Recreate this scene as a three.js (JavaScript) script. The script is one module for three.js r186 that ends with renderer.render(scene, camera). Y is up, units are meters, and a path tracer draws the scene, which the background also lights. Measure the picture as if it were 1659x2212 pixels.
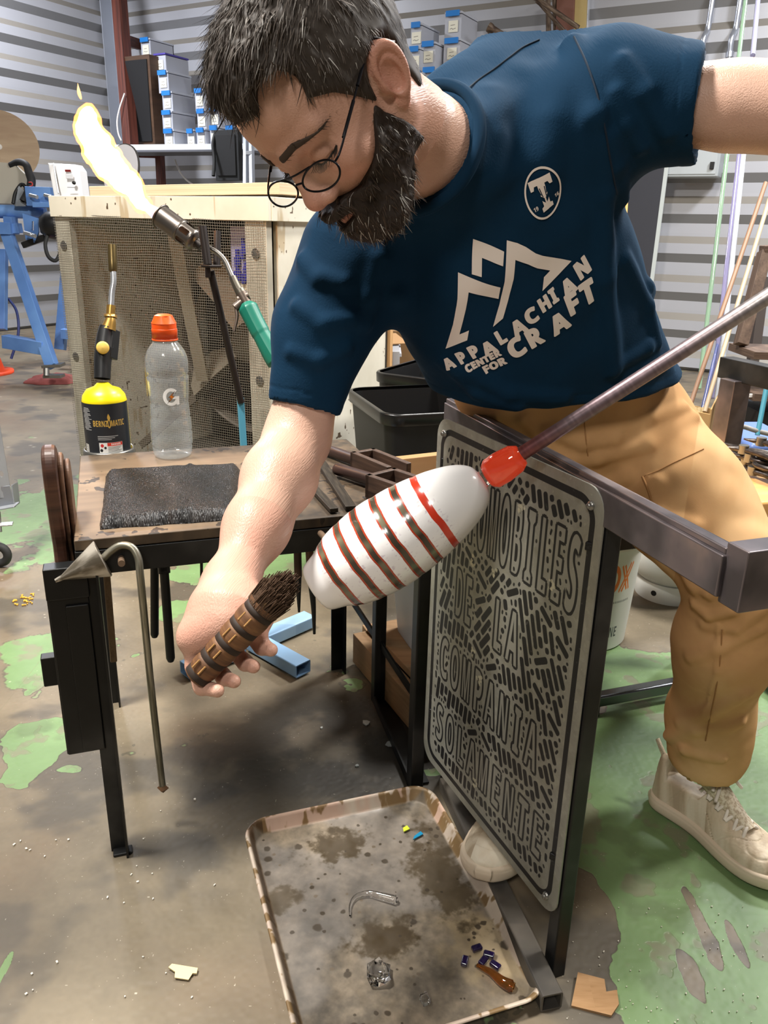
import * as THREE from 'three';
import { RoundedBoxGeometry } from 'three/addons/geometries/RoundedBoxGeometry.js';
import { mergeGeometries, mergeVertices, toCreasedNormals } from 'three/addons/utils/BufferGeometryUtils.js';
import { RectAreaLightUniformsLib } from 'three/addons/lights/RectAreaLightUniformsLib.js';

// ---------------------------------------------------------------- camera, lights, exposure
const TEXQ = 1;
const IMG_W = 1659, IMG_H = 2212, FOCAL = 1720, EYE = 1.1;
const scene = new THREE.Scene();
scene.background = new THREE.Color(0x0a0a0b);
const camera = new THREE.PerspectiveCamera(2 * Math.atan(IMG_H / 2 / FOCAL) * 180 / Math.PI, IMG_W / IMG_H, 0.05, 60);
camera.position.set(0, EYE, 0);
camera.rotation.set(-19.7 * Math.PI / 180, 0, 1.3 * Math.PI / 180, 'YXZ');
camera.updateMatrixWorld(true);
const renderer = new THREE.WebGLRenderer({ antialias: true });
renderer.toneMapping = THREE.LinearToneMapping;
renderer.toneMappingExposure = 1.0;
renderer.shadowMap.enabled = true;
RectAreaLightUniformsLib.init();
// the lamps: [x, y, z, size, intensity, colour, what it is]
const LAMPS = [
  [-1.35, 3.7, -1.1, 0.5, 250, 0xfffaf2, 'square white high bay lamp hanging above the table side'],
  [2.6, 3.8, -1.9, 0.5, 170, 0xfffaf2, 'square white high bay lamp hanging above the bench side'],
  [1.0, 3.8, -3.1, 0.5, 150, 0xfffbf4, 'square white high bay lamp hanging behind the glassworker'],
  [-0.7, 3.2, 1.5, 0.6, 70, 0xfffaf2, 'square white high bay lamp, unseen fill light added behind the camera'],  // unseen lamp added as fill, to lift the dark face
  [-3.2, 3.9, -7.2, 0.6, 190, 0xf6f8ff, 'square white high bay lamp hanging near the far corner'],
  [3.2, 3.7, -4.3, 0.5, 185, 0xf6f8ff, 'square white high bay lamp hanging by the back wall'],
];

// ---------------------------------------------------------------- helpers
const V = (x, y, z) => new THREE.Vector3(x, y, z);
const CR = V(), CU = V(), CF = V();
camera.matrixWorld.extractBasis(CR, CU, CF); CF.negate();
const ray = (px, py) => CF.clone().addScaledVector(CR, (px - IMG_W / 2) / FOCAL).addScaledVector(CU, -(py - IMG_H / 2) / FOCAL);
const at = (px, py, d) => camera.position.clone().addScaledVector(ray(px, py), d);          // a point d metres in front of the lens plane
const onY = (px, py, y) => { const r = ray(px, py); return camera.position.clone().addScaledVector(r, (y - EYE) / r.y); };   // on the level y
const onPlane = (px, py, p0, n) => { const r = ray(px, py); return camera.position.clone().addScaledVector(r, p0.clone().sub(camera.position).dot(n) / r.dot(n)); };
const depthOf = (p) => p.clone().sub(camera.position).dot(CF);
const pix = (p) => { const q = p.clone().sub(camera.position), d = q.dot(CF); return [IMG_W / 2 + q.dot(CR) / d * FOCAL, IMG_H / 2 - q.dot(CU) / d * FOCAL, d]; };
const lerp = (a, b, t) => a + (b - a) * t, clamp = (x, a = 0, b = 1) => Math.min(b, Math.max(a, x));
const sstep = (a, b, x) => { const t = clamp((x - a) / (b - a)); return t * t * (3 - 2 * t); };
const mix3 = (a, b, t) => [lerp(a[0], b[0], t), lerp(a[1], b[1], t), lerp(a[2], b[2], t)];
function rng(seed) { let s = seed | 0; return () => { s = (s + 0x6d2b79f5) | 0; let t = Math.imul(s ^ (s >>> 15), 1 | s); t = (t + Math.imul(t ^ (t >>> 7), 61 | t)) ^ t; return ((t ^ (t >>> 14)) >>> 0) / 4294967296; }; }
const hash3 = (x, y, z) => { let h = Math.imul(x, 374761393) ^ Math.imul(y, 668265263) ^ Math.imul(z, 1274126177); h = Math.imul(h ^ (h >>> 13), 1274126177); return ((h ^ (h >>> 16)) >>> 0) / 4294967296; };
function noise3(x, y, z) {
  const X = Math.floor(x), Y = Math.floor(y), Z = Math.floor(z); x -= X; y -= Y; z -= Z;
  const u = x * x * (3 - 2 * x), v = y * y * (3 - 2 * y), w = z * z * (3 - 2 * z);
  const a = lerp(lerp(hash3(X, Y, Z), hash3(X + 1, Y, Z), u), lerp(hash3(X, Y + 1, Z), hash3(X + 1, Y + 1, Z), u), v);
  if (w === 0) return a;
  return lerp(a, lerp(lerp(hash3(X, Y, Z + 1), hash3(X + 1, Y, Z + 1), u), lerp(hash3(X, Y + 1, Z + 1), hash3(X + 1, Y + 1, Z + 1), u), v), w);
}
const fbm = (x, y, o = 4, s = 0) => { let r = 0, a = 0.5, n = 0; for (let i = 0; i < o; i++) { r += a * noise3(x, y, s + i * 17); n += a; x *= 2.03; y *= 2.03; a *= 0.5; } return r / n; };
const lin = (c) => Math.pow(c, 2.2);
function dataTex(w, h, f, srgb = true) {      // f(u, v) gives [r, g, b] in 0..1 (sRGB when srgb) or a number
  const d = new Uint8Array(w * h * 4);
  for (let j = 0; j < h; j++) for (let i = 0; i < w; i++) {
    const c = f((i + 0.5) / w, (j + 0.5) / h), o = (j * w + i) * 4;
    if (typeof c === 'number') d[o] = d[o + 1] = d[o + 2] = clamp(c) * 255;
    else { d[o] = clamp(c[0]) * 255; d[o + 1] = clamp(c[1]) * 255; d[o + 2] = clamp(c[2]) * 255; }
    d[o + 3] = 255;
  }
  const t = new THREE.DataTexture(d, w, h);
  t.wrapS = t.wrapT = THREE.RepeatWrapping; t.magFilter = THREE.LinearFilter; t.minFilter = THREE.LinearMipmapLinearFilter; t.generateMipmaps = true;
  if (srgb) t.colorSpace = THREE.SRGBColorSpace;
  t.needsUpdate = true;
  return t;
}
function canvasTex(w, h, draw, srgb = true) {
  const c = document.createElement('canvas'); c.width = w; c.height = h; draw(c.getContext('2d'), w, h);
  const t = new THREE.CanvasTexture(c); if (srgb) t.colorSpace = THREE.SRGBColorSpace; t.magFilter = THREE.LinearFilter; return t;
}
const MAT = (color, roughness = 0.6, metalness = 0, more = {}) => new THREE.MeshStandardMaterial({ color, roughness, metalness, side: THREE.DoubleSide, ...more });
const PHYS = (color, roughness, metalness, more = {}) => new THREE.MeshPhysicalMaterial({ color, roughness, metalness, side: THREE.DoubleSide, ...more });
const used = new Map();
const numbered = (name) => { const n = used.get(name) ?? 0; used.set(name, n + 1); return n ? name + '_' + String(n).padStart(3, '0') : name; };
const shade = (o) => { o.castShadow = true; o.receiveShadow = true; return o; };
function tag(o, label, category, group, kind) { if (label) o.userData.label = label; if (category) o.userData.category = category; if (group) o.userData.group = group; if (kind) o.userData.kind = kind; return o; }
function thing(name, label, category, pos, turn = 0, group) {
  const o = new THREE.Group(); o.name = numbered(name); scene.add(o);
  if (pos) o.position.copy(pos); o.rotation.y = turn; tag(o, label, category, group); o.updateMatrixWorld(true); return o;
}
function strip(g) { const k = g.index ? g.toNonIndexed() : g; for (const n of Object.keys(k.attributes)) if (!['position', 'normal', 'uv'].includes(n)) k.deleteAttribute(n); if (!k.attributes.uv) k.setAttribute('uv', new THREE.BufferAttribute(new Float32Array(k.attributes.position.count * 2), 2)); return k; }
const merge = (list) => list.length === 1 ? list[0] : mergeGeometries(list.map(strip));
// one named mesh; geometry given in world coordinates unless local
function part(name, geo, mat, parent = scene, local = false) {
  const g = Array.isArray(geo) ? merge(geo) : geo;
  const m = shade(new THREE.Mesh(g, mat)); m.name = parent === scene ? numbered(name) : name; parent.add(m);
  if (!local && parent !== scene) { parent.updateWorldMatrix(true, false); g.applyMatrix4(parent.matrixWorld.clone().invert()); }
  return m;
}
function solo(name, geo, mat, label, category, group) {      // a thing that is one mesh; origin at its base
  const g = Array.isArray(geo) ? merge(geo) : geo; g.computeBoundingBox();
  const b = g.boundingBox, c = V((b.min.x + b.max.x) / 2, b.min.y, (b.min.z + b.max.z) / 2); g.translate(-c.x, -c.y, -c.z);
  const m = part(name, g, mat, scene, true); m.position.copy(c); return tag(m, label, category, group);
}
const struct = (name, geo, mat, parent = scene) => { const m = part(name, geo, mat, parent); if (parent === scene) m.userData.kind = 'structure'; return m; };
// geometry makers (world coordinates)
const basis = (x, y, z, p) => { const m = new THREE.Matrix4().makeBasis(x, y, z); m.setPosition(p); return m; };
function dirBasis(dir, up = V(0, 1, 0)) { const z = dir.clone().normalize(); let x = up.clone().cross(z); if (x.lengthSq() < 1e-6) x = V(1, 0, 0).cross(z); x.normalize(); return [x, z.clone().cross(x), z]; }
function box(w, h, d, p, turn = 0, r = 0.002) { const g = r > 0 ? new RoundedBoxGeometry(w, h, d, 1, Math.min(r, w / 2.1, h / 2.1, d / 2.1)) : new THREE.BoxGeometry(w, h, d); g.rotateY(turn); g.translate(p.x, p.y, p.z); return g; }
function beam(a, b, w, h, up = V(0, 1, 0), r = 0.002) {       // bar of section w x h from a to b
  const L = a.distanceTo(b), g = r > 0 ? new RoundedBoxGeometry(w, h, L, 1, Math.min(r, w / 2.1, h / 2.1)) : new THREE.BoxGeometry(w, h, L);
  const [x, y, z] = dirBasis(b.clone().sub(a), up); g.applyMatrix4(basis(x, y, z, a.clone().add(b).multiplyScalar(0.5))); return g;
}
function hollow(a, b, w, h, t, up = V(0, 1, 0)) {             // open square tube
  const s = new THREE.Shape(), rr = Math.min(w, h) * 0.12; s.moveTo(-w / 2 + rr, -h / 2); s.lineTo(w / 2 - rr, -h / 2); s.quadraticCurveTo(w / 2, -h / 2, w / 2, -h / 2 + rr); s.lineTo(w / 2, h / 2 - rr); s.quadraticCurveTo(w / 2, h / 2, w / 2 - rr, h / 2); s.lineTo(-w / 2 + rr, h / 2); s.quadraticCurveTo(-w / 2, h / 2, -w / 2, h / 2 - rr); s.lineTo(-w / 2, -h / 2 + rr); s.quadraticCurveTo(-w / 2, -h / 2, -w / 2 + rr, -h / 2);
  const q = new THREE.Path(); q.moveTo(-w / 2 + t, -h / 2 + t); q.lineTo(-w / 2 + t, h / 2 - t); q.lineTo(w / 2 - t, h / 2 - t); q.lineTo(w / 2 - t, -h / 2 + t); q.closePath(); s.holes.push(q);
  const g = new THREE.ExtrudeGeometry(s, { depth: a.distanceTo(b), bevelEnabled: false, curveSegments: 3 }), [x, y, z] = dirBasis(b.clone().sub(a), up); g.applyMatrix4(basis(x, y, z, a)); return g;
}
function angleIron(a, b, w, h, t, up = V(0, 1, 0)) {          // L section: web w, flange h
  const s = new THREE.Shape(); s.moveTo(0, 0); s.lineTo(w, 0); s.lineTo(w, t); s.lineTo(t, t); s.lineTo(t, h); s.lineTo(0, h); s.closePath();
  const g = new THREE.ExtrudeGeometry(s, { depth: a.distanceTo(b), bevelEnabled: false }), [x, y, z] = dirBasis(b.clone().sub(a), up); g.applyMatrix4(basis(x, y, z, a)); return g;
}
function rod(a, b, r0, r1 = r0, n = 16, open = false) { const L = a.distanceTo(b), g = new THREE.CylinderGeometry(r1, r0, L, n, 1, open); g.rotateX(Math.PI / 2); const [x, y, z] = dirBasis(b.clone().sub(a)); g.applyMatrix4(basis(x, y, z, a.clone().add(b).multiplyScalar(0.5))); return g; }
const tube = (pts, r, seg = 40, n = 8, closed = false) => new THREE.TubeGeometry(new THREE.CatmullRomCurve3(pts, closed, 'centripetal'), seg, r, n, closed);
function taper(pts, rad, seg = 32, n = 10) {                  // capped tube whose radius follows rad(t)
  const c = new THREE.CatmullRomCurve3(pts, false, 'centripetal'), g = new THREE.TubeGeometry(c, seg, 1, n), p = g.attributes.position, k = V();
  for (let i = 0; i <= seg; i++) { const t = i / seg, o = c.getPointAt(t), r = rad(t); for (let j = 0; j <= n; j++) { const q = i * (n + 1) + j; k.fromBufferAttribute(p, q).sub(o).setLength(Math.max(r, 1e-5)).add(o); p.setXYZ(q, k.x, k.y, k.z); } }
  g.computeVertexNormals(); return g;
}
function lathe(profile, p, dir = V(0, 1, 0), n = 40) { const g = new THREE.LatheGeometry(profile.map(([r, y]) => new THREE.Vector2(Math.max(r, 0), y)), n); const [x, , z] = dirBasis(dir); const y = z; const zz = x.clone().cross(y); g.applyMatrix4(basis(x, y, zz, p)); return g; }
function plate(outline, p, ex, ey, t, holes = [], bevel = 0) {   // outline in metres on axes ex, ey; thickness t along ex x ey
  const s = new THREE.Shape(outline.map((q) => new THREE.Vector2(q[0], q[1]))); for (const h of holes) s.holes.push(new THREE.Path(h.map((q) => new THREE.Vector2(q[0], q[1]))));
  const g = new THREE.ExtrudeGeometry(s, { depth: t - 2 * bevel, bevelEnabled: bevel > 0, bevelSize: bevel, bevelThickness: bevel, bevelOffset: -bevel, bevelSegments: 2, curveSegments: 8 });
  const z = ex.clone().cross(ey).normalize(); g.translate(0, 0, bevel); g.applyMatrix4(basis(ex, ey, z, p)); return g;
}
const roundRect = (w, h, r, n = 6) => { const o = []; for (const [cx, cy, a] of [[w / 2 - r, h / 2 - r, 0], [-w / 2 + r, h / 2 - r, 1], [-w / 2 + r, -h / 2 + r, 2], [w / 2 - r, -h / 2 + r, 3]]) for (let i = 0; i <= n; i++) { const t = (a + i / n) * Math.PI / 2; o.push([cx + r * Math.cos(t), cy + r * Math.sin(t)]); } return o; };
const ellipse = (a, b, n = 32, c = [0, 0]) => Array.from({ length: n }, (_, i) => [c[0] + a * Math.cos(i / n * 2 * Math.PI), c[1] + b * Math.sin(i / n * 2 * Math.PI)]);
// uv in metres from position along two world axes
function planarUV(g, ax, ay, scale = 1) { const p = g.attributes.position, uv = new Float32Array(p.count * 2), k = V(); for (let i = 0; i < p.count; i++) { k.fromBufferAttribute(p, i); uv[2 * i] = k.dot(ax) * scale; uv[2 * i + 1] = k.dot(ay) * scale; } g.setAttribute('uv', new THREE.BufferAttribute(uv, 2)); return g; }
function boxUV(g, scale = 1) { if (g.index) g = g.toNonIndexed(); const p = g.attributes.position, n = g.attributes.normal, uv = new Float32Array(p.count * 2); for (let i = 0; i < p.count; i++) { const ax = Math.abs(n.getX(i)), ay = Math.abs(n.getY(i)), az = Math.abs(n.getZ(i)); const [u, v] = ay > ax && ay > az ? [p.getX(i), p.getZ(i)] : ax > az ? [p.getZ(i), p.getY(i)] : [p.getX(i), p.getY(i)]; uv[2 * i] = u * scale; uv[2 * i + 1] = v * scale; } g.setAttribute('uv', new THREE.BufferAttribute(uv, 2)); return g; }
// ---------------------------------------------------------------- the room: walls of ribbed steel sheet, concrete floor with peeling green paint, ceiling
const CORNER = V(-3.1, 0, -10.0), WB = V(0.875, 0, 0.485), WL = V(-0.485, 0, 0.875);     // back wall runs along WB, left wall along WL
const wallAt = (t, y, off = 0) => CORNER.clone().addScaledVector(WB, t).addScaledVector(WL, off).setY(y);      // off = distance in front of the back wall
const leftAt = (s, y, off = 0) => CORNER.clone().addScaledVector(WL, s).addScaledVector(WB, off).setY(y);
const ROOM_H = 4.4, LEN_B = 14, LEN_L = 14;
{
  // one rib of the sheet: pan, lower lip, raised rib, upper lip; z is towards the room
  const P = 0.305, prof = []; let y = -0.115;
  while (y < ROOM_H) { prof.push([y, 0.004], [y + 0.075, 0.004], [y + 0.145, 0.042], [y + 0.225, 0.042], [y + 0.28, 0.004]); y += P; }
  const pts = prof.filter(([v]) => v >= 0 && v <= ROOM_H); pts.unshift([0, 0.004]); pts.push([ROOM_H, 0.004]);
  const panes = (origin, dir, nrm, len, n) => {
    const pos = [], col = [], add = (a, b, c, d, tint) => { for (const q of [a, b, c, a, c, d]) { pos.push(q.x, q.y, q.z); col.push(...tint); } };
    const q = (s, p, k) => origin.clone().addScaledVector(dir, s).addScaledVector(nrm, p[1] + k).setY(p[0]);
    for (let i = 0; i < pts.length - 1; i++) for (let j = 0; j < n; j++) {
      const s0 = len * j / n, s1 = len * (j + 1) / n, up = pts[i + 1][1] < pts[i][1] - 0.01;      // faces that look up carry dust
      const w = 0.94 + 0.06 * noise3(i * 3.7, j * 0.9, 4), tint = up ? [0.27 * w, 0.25 * w, 0.22 * w] : pts[i + 1][1] > pts[i][1] + 0.01 ? [0.24 * w, 0.245 * w, 0.255 * w] : [0.43 * w, 0.44 * w, 0.475 * w];  // downward faces tinted darker: shade from overhead light put into the colour
      add(q(s0, pts[i], 0), q(s1, pts[i], 0), q(s1, pts[i + 1], 0), q(s0, pts[i + 1], 0), tint);
    }
    add(q(0, [0, -0.1], 0), q(len, [0, -0.1], 0), q(len, [ROOM_H, -0.1], 0), q(0, [ROOM_H, -0.1], 0), [0.5, 0.5, 0.5]);
    const g = new THREE.BufferGeometry(); g.setAttribute('position', new THREE.Float32BufferAttribute(pos, 3)); g.setAttribute('color', new THREE.Float32BufferAttribute(col, 3)); g.computeVertexNormals(); return g;
  };
  const steel = MAT(0xffffff, 0.38, 0.15, { vertexColors: true });
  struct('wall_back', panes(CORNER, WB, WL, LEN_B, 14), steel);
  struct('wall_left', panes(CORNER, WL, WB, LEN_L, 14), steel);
  const plain = MAT(0x8f9196, 0.7);
  const far = CORNER.clone().addScaledVector(WB, LEN_B), near = CORNER.clone().addScaledVector(WL, LEN_L);
  struct('wall_right', beam(far.clone().addScaledVector(WB, 0.06).setY(ROOM_H / 2), far.clone().addScaledVector(WB, 0.06).addScaledVector(WL, LEN_L).setY(ROOM_H / 2), 0.12, ROOM_H, V(0, 1, 0), 0), plain);
  struct('wall_front', beam(near.clone().addScaledVector(WL, 0.06).setY(ROOM_H / 2), near.clone().addScaledVector(WL, 0.06).addScaledVector(WB, LEN_B).setY(ROOM_H / 2), 0.12, ROOM_H, V(0, 1, 0), 0), plain);
  const mid = CORNER.clone().addScaledVector(WB, LEN_B / 2);
  struct('ceiling', beam(mid.clone().addScaledVector(WL, -0.1).setY(ROOM_H + 0.06), mid.clone().addScaledVector(WL, LEN_L + 0.1).setY(ROOM_H + 0.06), LEN_B + 0.3, 0.12, V(0, 1, 0), 0), MAT(0xa9a9a6, 0.8));
  // corner flashing and the brown steel posts of the building
  const bright = MAT(0xa9aeb8, 0.35, 0.4);
  struct('trim_1', [beam(wallAt(0.1, 0, 0.045), wallAt(0.1, ROOM_H, 0.045), 0.2, 0.012, WL), beam(wallAt(0.05, 0, 0.1), wallAt(0.05, ROOM_H, 0.1), 0.012, 0.2, WL)], bright);
}
// ---- floor
const blobs = [], blobPx = (px, py, rx, ry, w) => { const c = onY(px, py, 0), a = onY(px + rx, py, 0), b = onY(px, py - ry, 0), sx = a.x - c.x, sz = Math.abs(b.z - c.z); blobs.push([c.x, c.z, sx, sz, w]); };
// where green paint is left (+) or has come off (-)
[[1560, 2080, 330, 330, 1.4], [1500, 1560, 300, 160, 1.4], [1340, 1640, 90, 120, 1.2], [1300, 1440, 130, 60, 0.7], [1660, 1480, 120, 90, 0.9], [1330, 1560, 60, 60, -0.8], [1262, 1965, 52, 62, -2.6], [1300, 1330, 160, 60, -0.9], [1520, 2010, 24, 110, -1.5], [1500, 2120, 36, 80, -1.6], [1592, 2040, 16, 70, -1.3], [1400, 2060, 90, 70, -0.35], [1290, 2120, 60, 60, -0.5], [1260, 1520, 60, 50, -0.9], [1345, 1615, 110, 20, -0.8],
  [85, 1430, 75, 62, 1.25], [55, 1395, 70, 22, 0.8], [70, 1590, 55, 40, 1.1], [110, 1600, 60, 34, 1.0], [50, 1665, 40, 40, 1.15], [150, 1660, 30, 14, 0.5], [165, 1385, 22, 18, 0.55], [165, 1452, 22, 24, 0.55], [0, 2110, 12, 60, 1.1], [55, 1110, 120, 70, 0.8], [110, 1190, 60, 40, 0.8], [20, 1235, 30, 20, 0.6], [120, 1060, 60, 40, 0.4], [520, 1225, 110, 24, 1.0], [540, 1180, 90, 18, 0.9], [420, 1240, 60, 26, 1.0], [380, 1318, 40, 26, 0.9], [600, 1290, 50, 26, 0.7], [640, 1215, 60, 22, 0.7], [1160, 2010, 40, 200, -1.0]].forEach((b) => blobPx(...b));
const paintField = (x, z) => { let s = 0; for (const [cx, cz, rx, rz, w] of blobs) { const a = (x - cx) / rx, b = (z - cz) / rz, q = a * a + b * b; if (q < 6) s += w * Math.exp(-q * 1.1); } return s; };
function floorColour(x, z) {
  const n1 = fbm(x * 3.1 + 7, z * 3.1, 4, 1), n2 = fbm(x * 11 + 3, z * 13, 4, 5), n3 = noise3(x * 160, z * 160, 2), n4 = fbm(x * 26, z * 26, 3, 9);
  let k = 0.40 + 0.42 * (n1 - 0.5) + 0.30 * (n2 - 0.5) + 0.05 * (n3 - 0.5);
  let c = mix3([0.28, 0.253, 0.207], [0.62, 0.563, 0.465], clamp(k + 0.1));
  c = mix3(c, [0.42, 0.33, 0.25], 0.4 * sstep(0.55, 0.75, fbm(x * 2.2 - 4, z * 2.2, 3, 31)));
  const dark = sstep(0.58, 0.72, fbm(x * 5 + 11, z * 7, 4, 21)); c = mix3(c, [0.25, 0.235, 0.215], 0.55 * dark);
  // shade under man and table painted into the colour, with some soot and dirt
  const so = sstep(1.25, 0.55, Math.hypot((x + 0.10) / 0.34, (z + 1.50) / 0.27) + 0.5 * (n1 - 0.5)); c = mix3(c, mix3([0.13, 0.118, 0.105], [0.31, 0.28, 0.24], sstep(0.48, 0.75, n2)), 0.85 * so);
  const f = paintField(x, z) + 1.15 * (fbm(x * 8, z * 8, 5, 41) - 0.5) + 0.5 * (n4 - 0.5) - 0.42;
  if (f > 0) {
    let g = mix3([0.385, 0.485, 0.315], [0.485, 0.605, 0.405], clamp(0.5 + 1.2 * (n1 - 0.5) + 0.8 * (n2 - 0.5)));
    g = mix3(g, [0.48, 0.45, 0.38], 0.65 * sstep(0.60, 0.70, fbm(x * 17 + 5, z * 17, 4, 61))); g = mix3(g, [0.35, 0.42, 0.28], 0.5 * sstep(0.6, 0.75, n2));
    c = mix3(c, g, sstep(0, 0.02, f)); if (f < 0.03) c = mix3(c, [0.5, 0.62, 0.42], 0.4);
  } else if (f > -0.035) c = mix3(c, [0.2, 0.2, 0.17], 0.35);
  if (noise3(x * 330, z * 330, 77) > 0.965 && noise3(x * 60, z * 60, 13) > 0.5) c = mix3(c, [0.78, 0.76, 0.7], 0.7);   // specks of glass and grit
  return c;
}
{
  const floor = new THREE.Group(); floor.name = numbered('floor'); scene.add(floor); floor.userData.kind = 'structure';
  const slab = (x0, x1, z0, z1, w, h) => {
    w = Math.ceil(w * TEXQ); h = Math.ceil(h * TEXQ);
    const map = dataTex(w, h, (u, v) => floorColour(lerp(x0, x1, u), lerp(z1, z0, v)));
    const bump = dataTex(w, h, (u, v) => { const x = lerp(x0, x1, u), z = lerp(z1, z0, v), k = (Math.floor(v * h) * w + Math.floor(u * w)) * 4, d = map.image.data; return 0.5 * fbm(x * 14, z * 14, 3, 3) + 0.3 * noise3(x * 120, z * 120, 4) + (d[k + 1] - d[k] > 18 ? 0.22 : 0); }, false);
    const g = new THREE.BoxGeometry(x1 - x0, 0.1, z1 - z0); g.translate((x0 + x1) / 2, -0.05, (z0 + z1) / 2); const p = g.attributes.position, uv = g.attributes.uv;
    for (let i = 0; i < p.count; i++) uv.setXY(i, (p.getX(i) - x0) / (x1 - x0), (z1 - p.getZ(i)) / (z1 - z0));
    part('slab', g, MAT(0xffffff, 0.52, 0, { map, bumpMap: bump, bumpScale: 0.0016 }), floor);
  };
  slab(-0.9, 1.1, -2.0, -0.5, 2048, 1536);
  slab(-3.2, -0.9, -3.4, -0.5, 512, 640); slab(-0.9, 1.1, -3.4, -2.0, 1024, 720); slab(1.1, 2.6, -3.4, -0.5, 256, 512);
  slab(-4.5, 2.6, -10.6, -3.4, 512, 512); slab(-14, -4.5, -10.6, 4, 128, 128); slab(-4.5, -3.2, -3.4, 4, 64, 64); slab(2.6, 12, -10.6, 4, 128, 128); slab(-3.2, 2.6, -0.5, 4, 128, 128); slab(-14, 12, 4, 13, 64, 64); slab(-14, 12, -16, -10.6, 64, 64);
}
// ---- lamps
for (const [x, y, z, s, power, colour, label] of LAMPS) {
  const t = thing('high_bay_lamp', label, 'lamp', V(x, y, z));
  part('housing', [box(s + 0.06, 0.05, s + 0.06, V(x, y + 0.045, z)), rod(V(x, y + 0.06, z), V(x, ROOM_H, z), 0.012)], MAT(0xe8e8e8, 0.5), t);
  part('diffuser', box(s, 0.016, s, V(x, y + 0.012, z)), MAT(0xffffff, 0.6, 0, { emissive: colour, emissiveIntensity: 3 }), t);
  const l = new THREE.RectAreaLight(colour, power / (s * s * Math.PI), s, s); l.position.set(0, -0.004, 0); l.rotation.x = -Math.PI / 2; t.add(l);
}
// ---------------------------------------------------------------- the glassblowing bench, its side table, the sign hung on it, the tray
const E1 = V(0.945, 0, -0.327).normalize(), E2 = V(0.327, 0, 0.945).normalize(), UP = V(0, 1, 0);
const off = (p, a = 0, b = 0, y = 0) => p.clone().addScaledVector(E1, a).addScaledVector(E2, b).add(V(0, y, 0));
const TURN = Math.atan2(0.327, 0.945);
const noisy = (seed, cols, sc = 8, st = 1) => dataTex(256, 256, (u, v) => { const k = clamp(0.5 + st * (fbm(u * sc, v * sc, 5, seed) - 0.5) * 2), n = cols.length - 1, i = Math.min(n - 1, Math.floor(k * n)); return mix3(cols[i], cols[i + 1], k * n - i); });
const steelMap = noisy(3, [[0.10, 0.095, 0.10], [0.16, 0.15, 0.155], [0.24, 0.215, 0.22], [0.30, 0.25, 0.24]], 12, 1.1);
steelMap.repeat.set(3, 3);
const M = {
  black: MAT(0xffffff, 0.42, 0.35, { map: noisy(5, [[0.05, 0.055, 0.06], [0.085, 0.09, 0.095], [0.12, 0.125, 0.13], [0.2, 0.2, 0.2]], 10, 1.2) }),
  rail: MAT(0xffffff, 0.40, 0.6, { map: noisy(8, [[0.30, 0.28, 0.29], [0.38, 0.355, 0.365], [0.45, 0.41, 0.415], [0.54, 0.48, 0.46]], 14, 1.2) }),
  dark: MAT(0x161718, 0.55, 0.2), steel: MAT(0x8d8c88, 0.33, 0.85), bright: MAT(0xc9ccd0, 0.28, 0.85), brass: MAT(0xb08a48, 0.33, 0.85), rust: MAT(0x54291f, 0.6, 0.2),
  rubber: MAT(0x202122, 0.7), white: MAT(0xe4e4df, 0.55), concrete: MAT(0x8b8478, 0.9),
};
const woodTex = (seed, a, b, c, stretch = 10) => dataTex(512, 256, (u, v) => { const w = fbm(u * 2.2, v * stretch, 4, seed), g = fbm(u * 6, v * 70 + w * 6, 3, seed + 7); let k = clamp(0.5 + 0.9 * (w - 0.5) + 0.5 * (g - 0.5)); let col = k < 0.5 ? mix3(a, b, k * 2) : mix3(b, c, k * 2 - 1); return col; });
const wood = (seed, a, b, c, rough = 0.6, more = {}) => MAT(0xffffff, rough, 0, { map: woodTex(seed, a, b, c), ...more });
const pine = wood(11, [0.80, 0.58, 0.33], [0.90, 0.70, 0.43], [0.95, 0.79, 0.53], 0.35);
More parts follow.
